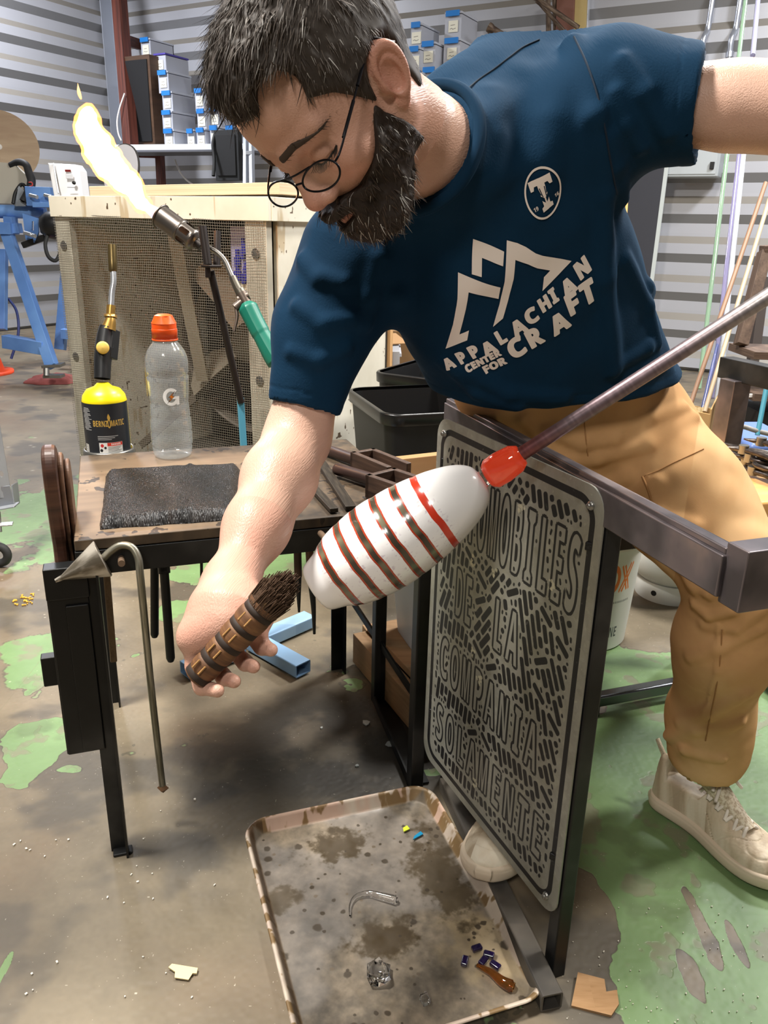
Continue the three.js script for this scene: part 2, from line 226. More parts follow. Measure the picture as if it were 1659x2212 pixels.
{
  const b = thing('glassblowing_bench', 'dark steel glassblowing bench with two rails and a varnished pine seat', 'bench', V(0.45, 0, -1.5), TURN);
  const far = onY(978, 868, 0.80).setY(0.777), near = onY(1592, 1197, 0.80).setY(0.777);
  part('rail', [boxUV(beam(far, near, 0.034, 0.046)), boxUV(beam(far.clone().add(V(-0.006, 0.026, 0)), near.clone().add(V(-0.006, 0.026, 0)), 0.014, 0.008))], M.rail, b);
  part('end_stop', boxUV(beam(off(near, -0.012, 0.012, 0.004), off(near, 0.13, 0.012, 0.004), 0.03, 0.066)), M.rail, b);
  const p0 = V(-0.005, 0, -1.69), p1 = V(0.077, 0, -1.376), p2 = V(0.285, 0, -0.943), p3 = V(0.150, 0, -1.40);
  part('post', boxUV(hollow(p2.clone(), p2.clone().setY(0.756), 0.024, 0.026, 0.003, E2)), M.black, b);
  part('post', boxUV(hollow(p1.clone(), p1.clone().setY(0.60), 0.028, 0.028, 0.003, E2)), M.black, b);
  part('post', boxUV(hollow(p3.clone(), p3.clone().setY(0.756), 0.028, 0.028, 0.003, E2)), M.black, b);
  part('post', boxUV(hollow(p0.clone(), p0.clone().setY(0.57), 0.028, 0.028, 0.003, E2)), M.black, b);
  part('floor_bar', boxUV(angleIron(off(p0, -0.014, 0, 0.002), off(p1, -0.014, 0, 0.002), 0.045, 0.022, 0.004)), M.black, b);
  part('floor_bar', boxUV(hollow(onY(1192, 2165, 0.017), onY(966, 1692, 0.017), 0.034, 0.032, 0.003)), MAT(0xffffff, 0.6, 0.3, { map: noisy(15, [[0.2, 0.19, 0.18], [0.36, 0.34, 0.31], [0.46, 0.43, 0.39]], 9) }), b);
  part('brace', boxUV(beam(at(752, 1285, 2.02), at(893, 1500, 1.79), 0.022, 0.006, E1)), M.black, b);
  // seat between the rails
  const s0 = V(0.36, 0.58, -1.376), sd = 0.62, sw = 0.60;
  const seatGeo = box(sw, 0.036, sd, off(s0, sw / 2, -sd / 2), TURN, 0.008); planarUV(seatGeo, E1.clone().multiplyScalar(1.4), V(0.327, 1.2, 0.945).multiplyScalar(1.2));
  part('seat', seatGeo, pine, b);
  const fr = (a0, b0, a1, b1, y) => beam(off(s0, a0, b0, y - 0.58), off(s0, a1, b1, y - 0.58), 0.036, 0.036);
  part('seat_frame', [fr(-0.06, -0.03, sw + 0.05, -0.03, 0.54), fr(0, -sd + 0.03, sw + 0.05, -sd + 0.03, 0.54), fr(sw, 0, sw, -sd, 0.54), fr(0, 0, 0, -sd, 0.54)].map((g) => boxUV(g)), M.black, b);
  // second rail, beyond the seat
  const q0 = V(0.828, 0.795, -1.965), q1 = off(q0, 0, 1.0);
  part('rail', boxUV(beam(q0, q1, 0.04, 0.05)), M.black, b);
  part('post', boxUV(beam(off(q0, -0.015, 0.06, -0.775 + 0.0), off(q0, -0.015, 0.06, -0.02), 0.05, 0.05, E2)), M.rail, b);
  part('post', boxUV(beam(off(q0, -0.015, 0.92, -0.795), off(q0, -0.015, 0.92, -0.02), 0.036, 0.036, E2)), M.black, b);
  const l0 = V(0.51, 0.042, -1.65), l1 = off(l0, 0.52, 0);
  part('stretcher', boxUV(beam(l0, l1, 0.03, 0.03, UP, 0.006)), MAT(0x6a6d72, 0.22, 0.9), b);
  part('stretcher', boxUV(beam(l1, off(l1, 0.0, 0.5), 0.03, 0.03, UP, 0.006)), M.black, b);
  part('stretcher', boxUV(beam(l0, off(l0, -0.02, -0.5), 0.03, 0.03, UP, 0.006)), M.black, b);
  part('leg', boxUV(beam(off(l0, 0, 0, -0.042), off(l0, -0.02, 0, 0.48), 0.03, 0.03, E2)), M.black, b);
  part('leg', boxUV(beam(off(l1, 0, 0, -0.042), off(l1, 0, 0, 0.48), 0.03, 0.03, E2)), M.black, b);
}
// ---- side table
const T0 = V(-0.492, 0.62, -1.172);       // front-left corner of the top
const TW = 0.60, TD = 0.515;
{
  const t = thing('side_table', 'black angle-iron side table with a scorched plywood top left of the bench', 'table', V(-0.3, 0, -1.5), TURN);
  const topTex = dataTex(768, 640, (u, v) => {
    const g = fbm(u * 3, v * 26, 4, 71), n = fbm(u * 5, v * 5, 4, 75), sp = fbm(u * 34, v * 28, 3, 79);
    let c = mix3([0.35, 0.285, 0.22], [0.54, 0.455, 0.355], clamp(0.5 + 0.9 * (n - 0.5) + 0.7 * (g - 0.5)));
    const burnt = clamp(sstep(0.42, 0.72, u + 0.5 * (n - 0.5)) * 0.8 + 0.7 * sstep(0.80, 0.95, v + 0.25 * (n - 0.5)) + 0.3 * sstep(0.15, 0, v));
    c = mix3(c, mix3([0.15, 0.125, 0.10], [0.34, 0.28, 0.21], clamp(sp * 1.5 - 0.2)), burnt);
    if (sp > 0.66 && n > 0.42) c = mix3(c, [0.11, 0.09, 0.075], 0.8);
    return c;
  });
  const top = box(TW, 0.019, TD, off(T0, TW / 2, -TD / 2, -0.0095), TURN, 0.0025); { const p = top.attributes.position, uv = top.attributes.uv, k = V(); for (let i = 0; i < p.count; i++) { k.fromBufferAttribute(p, i).sub(T0); uv.setXY(i, k.dot(E1) / TW, -k.dot(E2) / TD + k.y * 0.6); } }
  part('table_top', top, MAT(0xffffff, 0.55, 0, { map: topTex, bumpMap: topTex, bumpScale: 0.001 }), t);
  const fy = -0.0195, L = (a0, b0, a1, b1, fl) => angleIron(off(T0, a0, b0, fy), off(T0, a1, b1, fy), 0.004, 0.042, 0.003);
  const ang = (a0, b0, a1, b1) => boxUV(beam(off(T0, a0, b0, fy - 0.021), off(T0, a1, b1, fy - 0.021), 0.005, 0.042, UP, 0.001));
  part('frame', [ang(0, 0.0, TW, 0.0), ang(0, -TD, TW, -TD), ang(0.002, 0, 0.002, -TD), ang(TW, 0, TW, -TD), ...[[0, 0], [0, 1]].map(([, k]) => boxUV(beam(off(T0, 0, -0.015 - k * (TD - 0.03), fy - 0.003), off(T0, TW, -0.015 - k * (TD - 0.03), fy - 0.003), 0.03, 0.004, UP, 0.001)))], M.black, t);
  const leg = (a, b, w) => part('leg', boxUV(angleIron(off(T0, a, b, -0.62), off(T0, a, b, fy), w, w, 0.004, E2)), M.black, t);
  leg(0.032, -0.004, 0.03); leg(0.03, -TD + 0.005, 0.028); leg(TW - 0.01, -TD + 0.01, 0.032);
  part('foot', box(0.034, 0.006, 0.02, off(T0, 0.022, 0.008, -0.617), TURN), M.dark, t);
  for (const [x, y, b] of [[262, 1207, 0.03], [692, 1152, 0.045]]) { const p = onPlane(x, y, off(T0, 0, 0.002), E2); part('peg', rod(p.clone().addScaledVector(E2, -0.004), p.clone().addScaledVector(E2, b).add(V(0, 0.004, 0)), 0.0055), MAT(0x7a6552, 0.5, 0.4), t); }
  // steel channel bolted on the front left leg
  const c0 = off(T0, -0.018, 0.0, -0.06);
  part('tool_holder', [boxUV(beam(c0.clone(), off(c0, 0, 0, -0.335), 0.062, 0.004, E2)), boxUV(beam(off(c0, -0.031, -0.02), off(c0, -0.031, -0.02, -0.335), 0.004, 0.04, E2)), boxUV(beam(off(c0, 0.012, 0.004, -0.05), off(c0, 0.012, 0.004, -0.33), 0.036, 0.006, E2)), boxUV(box(0.066, 0.055, 0.03, off(c0, 0.0, -0.008, -0.01), TURN)), boxUV(box(0.03, 0.055, 0.02, off(c0, -0.042, -0.03, -0.18), TURN))], M.black, t);
  const ring = off(T0, 0.06, -TD - 0.05, -0.045), rg = new THREE.TorusGeometry(0.052, 0.004, 8, 40); rg.rotateX(Math.PI / 2); rg.scale(1, 3, 1); rg.translate(ring.x, ring.y + 0.035, ring.z);
  part('bottle_ring', [rg, lathe([[0, 0], [0.05, 0], [0.05, -0.004], [0, -0.004]], ring.clone().add(V(0, -0.09, 0))), beam(ring.clone().add(V(0, -0.092, 0)), off(T0, 0.06, -TD, -0.05), 0.02, 0.004)], M.steel, t);
}
// ---- the sign bolted to the bench as a heat shield
{
  const A = V(0.090, 0.115, -1.335), B = V(0.274, 0.115, -0.929), W = 0.4454, H = 0.685, ex = B.clone().sub(A).normalize(), nn = ex.clone().cross(UP);
  const CW = 1024, CH = Math.round(CW * H / W), R = rng(5);
  const occ = new Uint8Array(CW * CH / 4), ow = CW / 2, oh = CH / 2;
  const tex = canvasTex(CW, CH, (g) => {
    g.fillStyle = '#93938a'; g.fillRect(0, 0, CW, CH);
    for (let i = 0; i < 5000; i++) { const a = 0.05 * R(); g.fillStyle = R() < 0.5 ? `rgba(255,255,240,${a})` : `rgba(70,66,50,${a})`; const r = 4 + 50 * R() * R(); g.beginPath(); g.ellipse(R() * CW, R() * CH, r, r * (0.5 + R()), R() * 3, 0, 7); g.fill(); }
    const ink = '#1d1e21'; g.fillStyle = g.strokeStyle = ink;
    g.lineWidth = 24; g.beginPath(); g.roundRect(46, 46, CW - 92, CH - 92, 70); g.stroke();
    const mark = (x, y) => { const i = Math.floor(x / 2), j = Math.floor(y / 2); return i < 0 || j < 0 || i >= ow || j >= oh ? 255 : occ[j * ow + i]; };
    for (let j = 0; j < oh; j++) for (let i = 0; i < ow; i++) { const x = i * 2, y = j * 2, dx = Math.max(150 - x, x - (CW - 150), 0), dy = Math.max(150 - y, y - (CH - 150), 0); if (Math.hypot(dx, dy) > 76) occ[j * ow + i] = 1; }
    // rows of tall outlined letters
    const rows = [['AUTOMOBILES', 0.105, 0.27, 0.10, 0.93], ['DE', 0.355, 0.485, 0.20, 0.34], ['LA', 0.355, 0.485, 0.47, 0.66], ['COMPANIA', 0.575, 0.695, 0.10, 0.82], ['SOLAMENTE', 0.785, 0.895, 0.09, 0.90]];
    g.textAlign = 'center'; g.textBaseline = 'alphabetic'; g.font = 'bold 100px sans-serif'; g.lineJoin = 'round';
    for (const [word, v0, v1, u0, u1] of rows) {
      const n = word.length, step = (u1 - u0) * CW / n, hh = (v1 - v0) * CH;
      [...word].forEach((ch, k) => {
        const x = u0 * CW + step * (k + 0.5), y = v1 * CH, tw = g.measureText(ch).width, sx = Math.min(step * 0.74 / tw, 1.15), sy = hh / 73;
        g.save(); g.translate(x, y); g.scale(sx, sy); g.fillStyle = '#93938a'; g.fillText(ch, 0, 0); g.restore();
        const lw = 11; g.save(); g.translate(x, y); for (const [ox, oy] of [[-lw, 0], [lw, 0], [0, -lw], [0, lw], [-lw * .7, -lw * .7], [lw * .7, lw * .7], [-lw * .7, lw * .7], [lw * .7, -lw * .7]]) { g.save(); g.translate(ox, oy); g.scale(sx, sy); g.fillStyle = ink; g.fillText(ch, 0, 0); g.restore(); }
        g.scale(sx, sy); g.fillStyle = '#93938a'; g.fillText(ch, 0, 0); g.restore();
      });
      const x0 = u0 * CW - 4, x1 = u1 * CW + 4; 
    }
    const img = g.getImageData(0, 0, CW, CH).data;
    for (let j = 0; j < oh; j++) for (let i = 0; i < ow; i++) if (img[((j * 2) * CW + i * 2) * 4] < 80) for (let b = -2; b <= 2; b++) for (let a = -2; a <= 2; a++) { const q = (j + b) * ow + i + a; if (q >= 0 && q < occ.length) occ[q] = 1; }
    g.fillStyle = ink;
    const bar = (x, y, a, L, w) => {
      const c = Math.cos(a), s = Math.sin(a), m = w < 15 ? 4 : 5;
      for (let q = -L / 2 - m; q <= L / 2 + m; q += 4) for (let p = -w / 2 - m; p <= w / 2 + m; p += 4) if (mark(x + q * c - p * s, y + q * s + p * c)) return false;
      g.save(); g.translate(x, y); g.rotate(a); g.beginPath(); g.roundRect(-L / 2, -w / 2, L, w, Math.min(9, w / 2)); g.fill(); g.restore();
      for (let q = -L / 2; q <= L / 2; q += 2) for (let p = -w / 2; p <= w / 2; p += 2) { const i = Math.floor((x + q * c - p * s) / 2), j = Math.floor((y + q * s + p * c) / 2); if (i >= 0 && j >= 0 && i < ow && j < oh) occ[j * ow + i] = 1; }
      return true;
    };
    // long diagonal dashes on a diamond lattice, rows of dashes slanting within each diamond, then dots
    for (let k = -8; k < 12; k++) for (const sgn of [1, -1]) for (let s = 0; s < 14; s++) { const x = s * 100 + R() * 6, y = k * 290 + (sgn > 0 ? s * 62 : 870 - s * 62); bar(x, y, sgn * 0.56, 80, 24); }
    const cellOf = (x, y) => [Math.floor((y + x * 0.62) / 290), Math.floor((y - x * 0.62) / 290)];
    for (let a = -1; a < 9; a++) for (let b = -4; b < 7; b++) {
      const cy = (a + b + 1) * 145, cx = (a - b) * 145 / 0.62, th = Math.PI / 2 + [0.34, -0.32, 0.1, -0.5, 0.62][(a * 7 + b * 3 + 70) % 5] + (R() - 0.5) * 0.1, c = Math.cos(th), q = Math.sin(th);
      for (let u = -340; u < 340; u += 33) { let v = -340 - R() * 60; while (v < 340) { let put = 0; for (const L of [60 + 70 * R(), 62, 40, 22]) { const x = cx + (v + L / 2) * c - u * q, y = cy + (v + L / 2) * q + u * c, [ca, cb] = cellOf(x, y); if (ca !== a || cb !== b) continue; if (bar(x, y, th + (R() - 0.5) * 0.05, L, 21 + 6 * R())) { put = L; break; } } v += put ? put + 13 : 9; } }
    }
    for (const [tries, L0, L1, w0, w1] of [[9000, 40, 64, 18, 26], [16000, 22, 36, 14, 22], [40000, 12, 24, 9, 13]]) for (let i = 0; i < tries; i++) bar(R() * CW, R() * CH, Math.PI / 2 + (R() - 0.5) * 1.2, lerp(L0, L1, R()), lerp(w0, w1, R()));
    for (let i = 0; i < 20000; i++) { const r = lerp(11, 20, R()); bar(R() * CW, R() * CH, 0, r, r); }
    for (let i = 0; i < 900; i++) { g.fillStyle = `rgba(190,188,170,${0.35 * R()})`; const r = 1 + 5 * R() * R(); g.beginPath(); g.ellipse(R() * CW, R() * CH, r, r * (1 + 2 * R()), R() * 3, 0, 7); g.fill(); }
    for (const [u, v] of [[0.32, 0.31], [0.47, 0.30], [0.42, 0.6], [0.36, 0.545], [0.6, 0.12], [0.8, 0.24], [0.44, 0.9]]) { g.fillStyle = 'rgba(206,202,178,0.75)'; for (let k = 0; k < 9; k++) { g.beginPath(); g.ellipse(u * CW + (R() - 0.5) * 34, v * CH + (R() - 0.5) * 40, 3 + 7 * R(), 2 + 8 * R(), R() * 3, 0, 7); g.fill(); } }
  });
  const s = thing('metal_sign', 'grey metal sign with black dashes and outlined words bolted to the bench posts', 'sign', A.clone().add(B).multiplyScalar(0.5).addScaledVector(nn, 0.0));
  const pos = A.clone().add(B).multiplyScalar(0.5).setY(0.115 + H / 2);
  const g = plate(roundRect(W, H, 0.034), pos.clone().addScaledVector(nn, -0.0015), ex, UP, 0.003, [], 0.0005);
  { const p = g.attributes.position, uv = g.attributes.uv, k = V(); for (let i = 0; i < p.count; i++) { k.fromBufferAttribute(p, i).sub(pos); uv.setXY(i, k.dot(ex) / W + 0.5, k.y / H + 0.5); } }
  part('plate', g, MAT(0xffffff, 0.4, 0.45, { map: tex }), s);
  for (const [a, b] of [[-1, 1], [1, 1], [1, -1]]) { const p = pos.clone().addScaledVector(ex, a * (W / 2 - 0.026)).add(V(0, b * (H / 2 - 0.026), 0)); part('bolt', [lathe([[0, 0.0048], [0.004, 0.0045], [0.0062, 0.002], [0.0066, -0.0005]], p.clone().addScaledVector(nn, 0.0015), nn, 16), lathe([[0, 0.0065], [0.0035, 0.0065], [0.0035, 0.003]], p.clone().addScaledVector(nn, 0.0015), nn, 6)], M.steel, s); }
  for (const g of [0.12, 0.62].flatMap((y) => [beam(V(0.150, y + 0.1, -1.40), A.clone().setY(y + 0.1).addScaledVector(ex, 0.03).addScaledVector(nn, -0.002), 0.02, 0.02), beam(V(0.285, y + 0.1, -0.943), B.clone().setY(y + 0.1).addScaledVector(ex, -0.03).addScaledVector(nn, -0.002), 0.02, 0.012)])) part('standoff', g, M.black, s);
}
// ---- sheet pan on the floor
const TRAY = { a: V(-0.257, 0.028, -1.228), b: V(0.106, 0.028, -1.356) }; TRAY.ex = TRAY.b.clone().sub(TRAY.a).normalize(); TRAY.ez = V(-TRAY.ex.z, 0, TRAY.ex.x);
{
  const W = 0.385, L = 0.505, { ex, ez } = TRAY, c = TRAY.a.clone().addScaledVector(ex, W / 2 - 0.002).addScaledVector(ez, L / 2).setY(0.003);
  const prof = [[0.03, 0.0, 0.03], [0.012, 0.0005, 0.034], [0.008, 0.004, 0.036], [0.0, 0.022, 0.042], [-0.003, 0.0255, 0.044], [-0.0065, 0.026, 0.046], [-0.0085, 0.0235, 0.048], [-0.007, 0.021, 0.047]];   // inset, height, corner radius
  const n = 9, ringN = 4 * (n + 1), pos = [], uv = [], idx = [];
  prof.forEach(([inset, y, r], k) => roundRect(W - 2 * inset - 0.017, L - 2 * inset - 0.017, r, n).forEach(([x, z]) => { const p = c.clone().addScaledVector(ex, x).addScaledVector(ez, z).setY(0.003 + y); pos.push(p.x, p.y, p.z); uv.push(x / W + 0.5, z / L + 0.5); }));
  for (let k = 0; k < prof.length - 1; k++) for (let i = 0; i < ringN; i++) { const a = k * ringN + i, b = k * ringN + (i + 1) % ringN; idx.push(a, a + ringN, b, b, a + ringN, b + ringN); }
  const cc = pos.length / 3; pos.push(c.x, 0.003, c.z); uv.push(0.5, 0.5); for (let i = 0; i < ringN; i++) idx.push(cc, i, (i + 1) % ringN);
  const g = new THREE.BufferGeometry(); g.setAttribute('position', new THREE.Float32BufferAttribute(pos, 3)); g.setAttribute('uv', new THREE.Float32BufferAttribute(uv, 2)); g.setIndex(idx); g.computeVertexNormals();
  const Rn = rng(23), spots = Array.from({ length: 110 }, () => [Rn(), Rn(), 0.004 + 0.015 * Rn() * Rn(), Rn()]), rims = Array.from({ length: 90 }, () => [Rn(), Rn() < 0.5 ? 0.035 : 0.965, 0.006 + 0.01 * Rn()]);
  const tex = dataTex(Math.ceil(800 * TEXQ), Math.ceil(1050 * TEXQ), (u, v) => {
    const X = u * 0.385, Z = v * 0.505, n1 = fbm(X * 12, Z * 12, 4, 81), n2 = fbm(X * 42, Z * 42, 4, 85), n3 = fbm(X * 140, Z * 140, 3, 89), e = Math.min(u * 0.385, (1 - u) * 0.385, v * 0.505, (1 - v) * 0.505);
    let col = mix3([0.27, 0.245, 0.21], [0.57, 0.515, 0.44], clamp(0.5 + 1.2 * (n1 - 0.5) + 0.9 * (n2 - 0.5) + 0.35 * (n3 - 0.5)));
    col = mix3(col, [0.46, 0.445, 0.44], 0.45 * sstep(0.45, 0.62, fbm(X * 9 + 4, Z * 9, 3, 91)));
    const grease = (cx, cz, rx, rz) => sstep(1.25, 0.55, Math.hypot((u - cx) / rx, (v - cz) / rz) + 1.5 * (n2 - 0.5) + 0.8 * (n3 - 0.5));
    const gr = Math.max(grease(0.42, 0.17, 0.15, 0.075), grease(0.47, 0.62, 0.14, 0.07), 0.75 * grease(0.84, 0.42, 0.13, 0.22), 0.5 * grease(0.93, 0.25, 0.07, 0.1), 0.6 * grease(0.1, 0.36, 0.09, 0.05));
    col = mix3(col, [0.215, 0.165, 0.085], 0.82 * gr);
    col = mix3(col, [0.78, 0.69, 0.53], 0.6 * sstep(1.2, 0.4, Math.hypot((u - 0.86) / 0.2, (v - 0.72) / 0.2) + 1.3 * (n2 - 0.5)) * (1 - gr));
    for (const [a, b, r, k] of spots) { if (Math.abs(u - a) > 0.06 || Math.abs(v - b) > 0.05) continue; const d = Math.hypot((u - a) * 0.385, (v - b) * 0.505) + 0.004 * (n3 - 0.5); if (d < r * 0.6) col = mix3(col, k < 0.7 ? [0.19, 0.155, 0.11] : [0.36, 0.31, 0.25], 0.75 * sstep(r * 0.6, r * 0.35, d)); }
    if (e < 0.022) { let rim = mix3([0.66, 0.60, 0.55], [0.78, 0.73, 0.66], n2); rim = mix3(rim, [0.72, 0.55, 0.47], 0.5 * sstep(0.5, 0.62, n1) * (v < 0.2 ? 1 : 0.2)); rim = mix3(rim, [0.40, 0.30, 0.16], 0.8 * sstep(0.54, 0.66, fbm(X * 60, Z * 60, 3, 95))); if (u < 0.1) rim = mix3(rim, [0.24, 0.17, 0.1], 0.7 * sstep(0.005, 0.012, e)); col = mix3(col, rim, sstep(0.022, 0.016, e)); }
    return col;
  });
  const rough = dataTex(256, 320, (u, v) => 0.30 + 0.5 * fbm(u * 20, v * 26, 4, 99), false);
  const t = solo('sheet_pan', g, MAT(0xffffff, 0.9, 0.12, { map: tex, roughnessMap: rough, bumpMap: tex, bumpScale: 0.0012 }), 'stained aluminium sheet pan lying on the floor beside the metal sign', 'sheet pan');
}
// ---------------------------------------------------------------- the glassworker: fields joined smoothly and meshed
const smin = (a, b, k) => { const h = Math.max(k - Math.abs(a - b), 0) / k; return Math.min(a, b) - h * h * k * 0.25; };
const smax = (a, b, k) => -smin(-a, -b, k);
function cap(a, b, ra, rb) {                                  // tapered capsule
  const ax = a.x, ay = a.y, az = a.z, bx = b.x - ax, by = b.y - ay, bz = b.z - az, L = bx * bx + by * by + bz * bz;
  return (x, y, z) => { x -= ax; y -= ay; z -= az; let t = (x * bx + y * by + z * bz) / L; t = t < 0 ? 0 : t > 1 ? 1 : t; const p = x - bx * t, q = y - by * t, r = z - bz * t; return Math.sqrt(p * p + q * q + r * r) - (ra + (rb - ra) * t); };
}
function chain(list, k) { const c = []; for (let i = 0; i + 1 < list.length; i++) c.push(cap(list[i][0], list[i + 1][0], list[i][1], list[i + 1][1])); return (x, y, z) => { let d = c[0](x, y, z); for (let i = 1; i < c.length; i++) d = smin(d, c[i](x, y, z), k); return d; }; }
const ellD = (x, y, z, a, b, c) => { const p = x / a, q = y / b, r = z / c, k = Math.sqrt(p * p + q * q + r * r), m = Math.sqrt(p * p / (a * a) + q * q / (b * b) + r * r / (c * c)); return m < 1e-9 ? -Math.min(a, b, c) : k * (k - 1) / m; };
function ell(c, r, X, Y, Z) { return (x, y, z) => { x -= c.x; y -= c.y; z -= c.z; return ellD(x * X.x + y * X.y + z * X.z, x * Y.x + y * Y.y + z * Y.z, x * Z.x + y * Z.y + z * Z.z, r[0], r[1], r[2]); }; }
// surface nets over a box; the field is sampled on a coarse grid first so that empty space is skipped
function netMesh(f, lo, hi, cell) {
  const nx = Math.ceil((hi.x - lo.x) / cell) + 1, ny = Math.ceil((hi.y - lo.y) / cell) + 1, nz = Math.ceil((hi.z - lo.z) / cell) + 1, v = new Float32Array(nx * ny * nz), B = 6;
  for (let k0 = 0; k0 < nz; k0 += B) for (let j0 = 0; j0 < ny; j0 += B) for (let i0 = 0; i0 < nx; i0 += B) {
    const c = f(lo.x + (i0 + B / 2) * cell, lo.y + (j0 + B / 2) * cell, lo.z + (k0 + B / 2) * cell), skip = Math.abs(c) > cell * B * 1.6;
    for (let k = k0; k < Math.min(nz, k0 + B); k++) for (let j = j0; j < Math.min(ny, j0 + B); j++) for (let i = i0; i < Math.min(nx, i0 + B); i++) v[(k * ny + j) * nx + i] = skip ? c : f(lo.x + i * cell, lo.y + j * cell, lo.z + k * cell);
  }
  const pos = [], index = new Int32Array(nx * ny * nz).fill(-1), tri = [];
  for (let k = 0; k < nz - 1; k++) for (let j = 0; j < ny - 1; j++) for (let i = 0; i < nx - 1; i++) {
    let m = 0, n = 0, sx = 0, sy = 0, sz = 0; const o = (k * ny + j) * nx + i;
    const c = [v[o], v[o + 1], v[o + nx], v[o + nx + 1], v[o + nx * ny], v[o + nx * ny + 1], v[o + nx * ny + nx], v[o + nx * ny + nx + 1]];
    for (let q = 0; q < 8; q++) if (c[q] < 0) m |= 1 << q;
    if (m === 0 || m === 255) continue;
    for (const [a, b] of NET_EDGES) if ((c[a] < 0) !== (c[b] < 0)) { const t = c[a] / (c[a] - c[b]); sx += (a & 1) + t * ((b & 1) - (a & 1)); sy += ((a >> 1) & 1) + t * (((b >> 1) & 1) - ((a >> 1) & 1)); sz += (a >> 2) + t * ((b >> 2) - (a >> 2)); n++; }
    index[o] = pos.length / 3; pos.push(lo.x + (i + sx / n) * cell, lo.y + (j + sy / n) * cell, lo.z + (k + sz / n) * cell);
  }
  const S = [1, nx, nx * ny];
  for (let k = 1; k < nz - 1; k++) for (let j = 1; j < ny - 1; j++) for (let i = 1; i < nx - 1; i++) {
    const o = (k * ny + j) * nx + i;
    for (let a = 0; a < 3; a++) { const s0 = v[o] < 0, s1 = v[o + S[a]] < 0; if (s0 === s1) continue; const b = S[(a + 1) % 3], c = S[(a + 2) % 3], q = [index[o], index[o - b], index[o - b - c], index[o - c]]; if (q.includes(-1)) continue; if (s0) tri.push(q[0], q[1], q[2], q[0], q[2], q[3]); else tri.push(q[0], q[2], q[1], q[0], q[3], q[2]); }
  }
  const g = new THREE.BufferGeometry(), nrm = new Float32Array(pos.length), e = cell * 0.6;
  for (let i = 0; i < pos.length; i += 3) { const x = pos[i], y = pos[i + 1], z = pos[i + 2]; let a = f(x + e, y, z) - f(x - e, y, z), b = f(x, y + e, z) - f(x, y - e, z), c = f(x, y, z + e) - f(x, y, z - e); const l = Math.hypot(a, b, c) || 1; nrm[i] = a / l; nrm[i + 1] = b / l; nrm[i + 2] = c / l; }
  g.setAttribute('position', new THREE.Float32BufferAttribute(pos, 3)); g.setAttribute('normal', new THREE.BufferAttribute(nrm, 3)); g.setIndex(tri); return g;
}
const NET_EDGES = [[0, 1], [2, 3], [4, 5], [6, 7], [0, 2], [1, 3], [4, 6], [5, 7], [0, 4], [1, 5], [2, 6], [3, 7]];
const CELLQ = TEXQ < 1 ? 1.7 : 1;
const gradient = (f, p, e = 0.002) => V(f(p.x + e, p.y, p.z) - f(p.x - e, p.y, p.z), f(p.x, p.y + e, p.z) - f(p.x, p.y - e, p.z), f(p.x, p.y, p.z + e) - f(p.x, p.y, p.z - e)).normalize();
function march(f, o, d, near = 0.3, far = 2.5) { const L = d.length(); let t = near; for (let i = 0; i < 200 && t < far; i++) { const s = f(o.x + d.x * t, o.y + d.y * t, o.z + d.z * t); if (s < 0.0004) break; t += s * 0.7 / L; } return o.clone().addScaledVector(d, t); }
const hit = (f, px, py) => march(f, camera.position, ray(px, py));

// ---- joints
const J = {
  shoulderR: at(728, 575, 1.15), shoulderL: at(1320, 222, 1.06), elbowR: at(642, 948, 1.17), wristR: at(498, 1262, 0.98), elbowL: at(1840, 238, 0.96), wristL: at(1895, 400, 0.90),
  pelvis: at(1250, 945, 1.50), hipL: at(1365, 940, 1.52), hipR: at(1140, 975, 1.52), kneeL: at(1600, 1245, 1.32), ankleL: at(1515, 1625, 1.53), kneeR: at(1120, 1215, 1.42), ankleR: V(0.235, 0.11, -1.30),
};
const BU = J.shoulderL.clone().sub(J.shoulderR).normalize();           // the body's left
const MID = J.shoulderL.clone().add(J.shoulderR).multiplyScalar(0.5), DOWN = J.pelvis.clone().sub(MID); DOWN.addScaledVector(BU, -DOWN.dot(BU)).normalize();
const FRONT = BU.clone().cross(DOWN.clone().negate()).normalize();
const bp = (a, b, c) => MID.clone().addScaledVector(BU, a).addScaledVector(DOWN, b).addScaledVector(FRONT, c);
const HEAD = { c: at(726, 209.5, 0.8776), s: 1.03 };
{ const toV = (x, y, z) => V().addScaledVector(CR, x).addScaledVector(CU, y).addScaledVector(CF, -z);
  HEAD.L = toV(0.6205, -0.1695, 0.7657).normalize(); let u = toV(-0.6507, 0.4336, 0.6234); u.addScaledVector(HEAD.L, -u.dot(HEAD.L)).normalize(); HEAD.U = u; HEAD.F = HEAD.L.clone().cross(u).normalize(); }
const hp = (x, y, z) => HEAD.c.clone().addScaledVector(HEAD.L, x * HEAD.s).addScaledVector(HEAD.U, y * HEAD.s).addScaledVector(HEAD.F, z * HEAD.s);
const NECK = { c: at(918, 322, 1.0), r: 0.070 }; NECK.n = hp(0, -0.06, -0.035).sub(NECK.c).normalize();

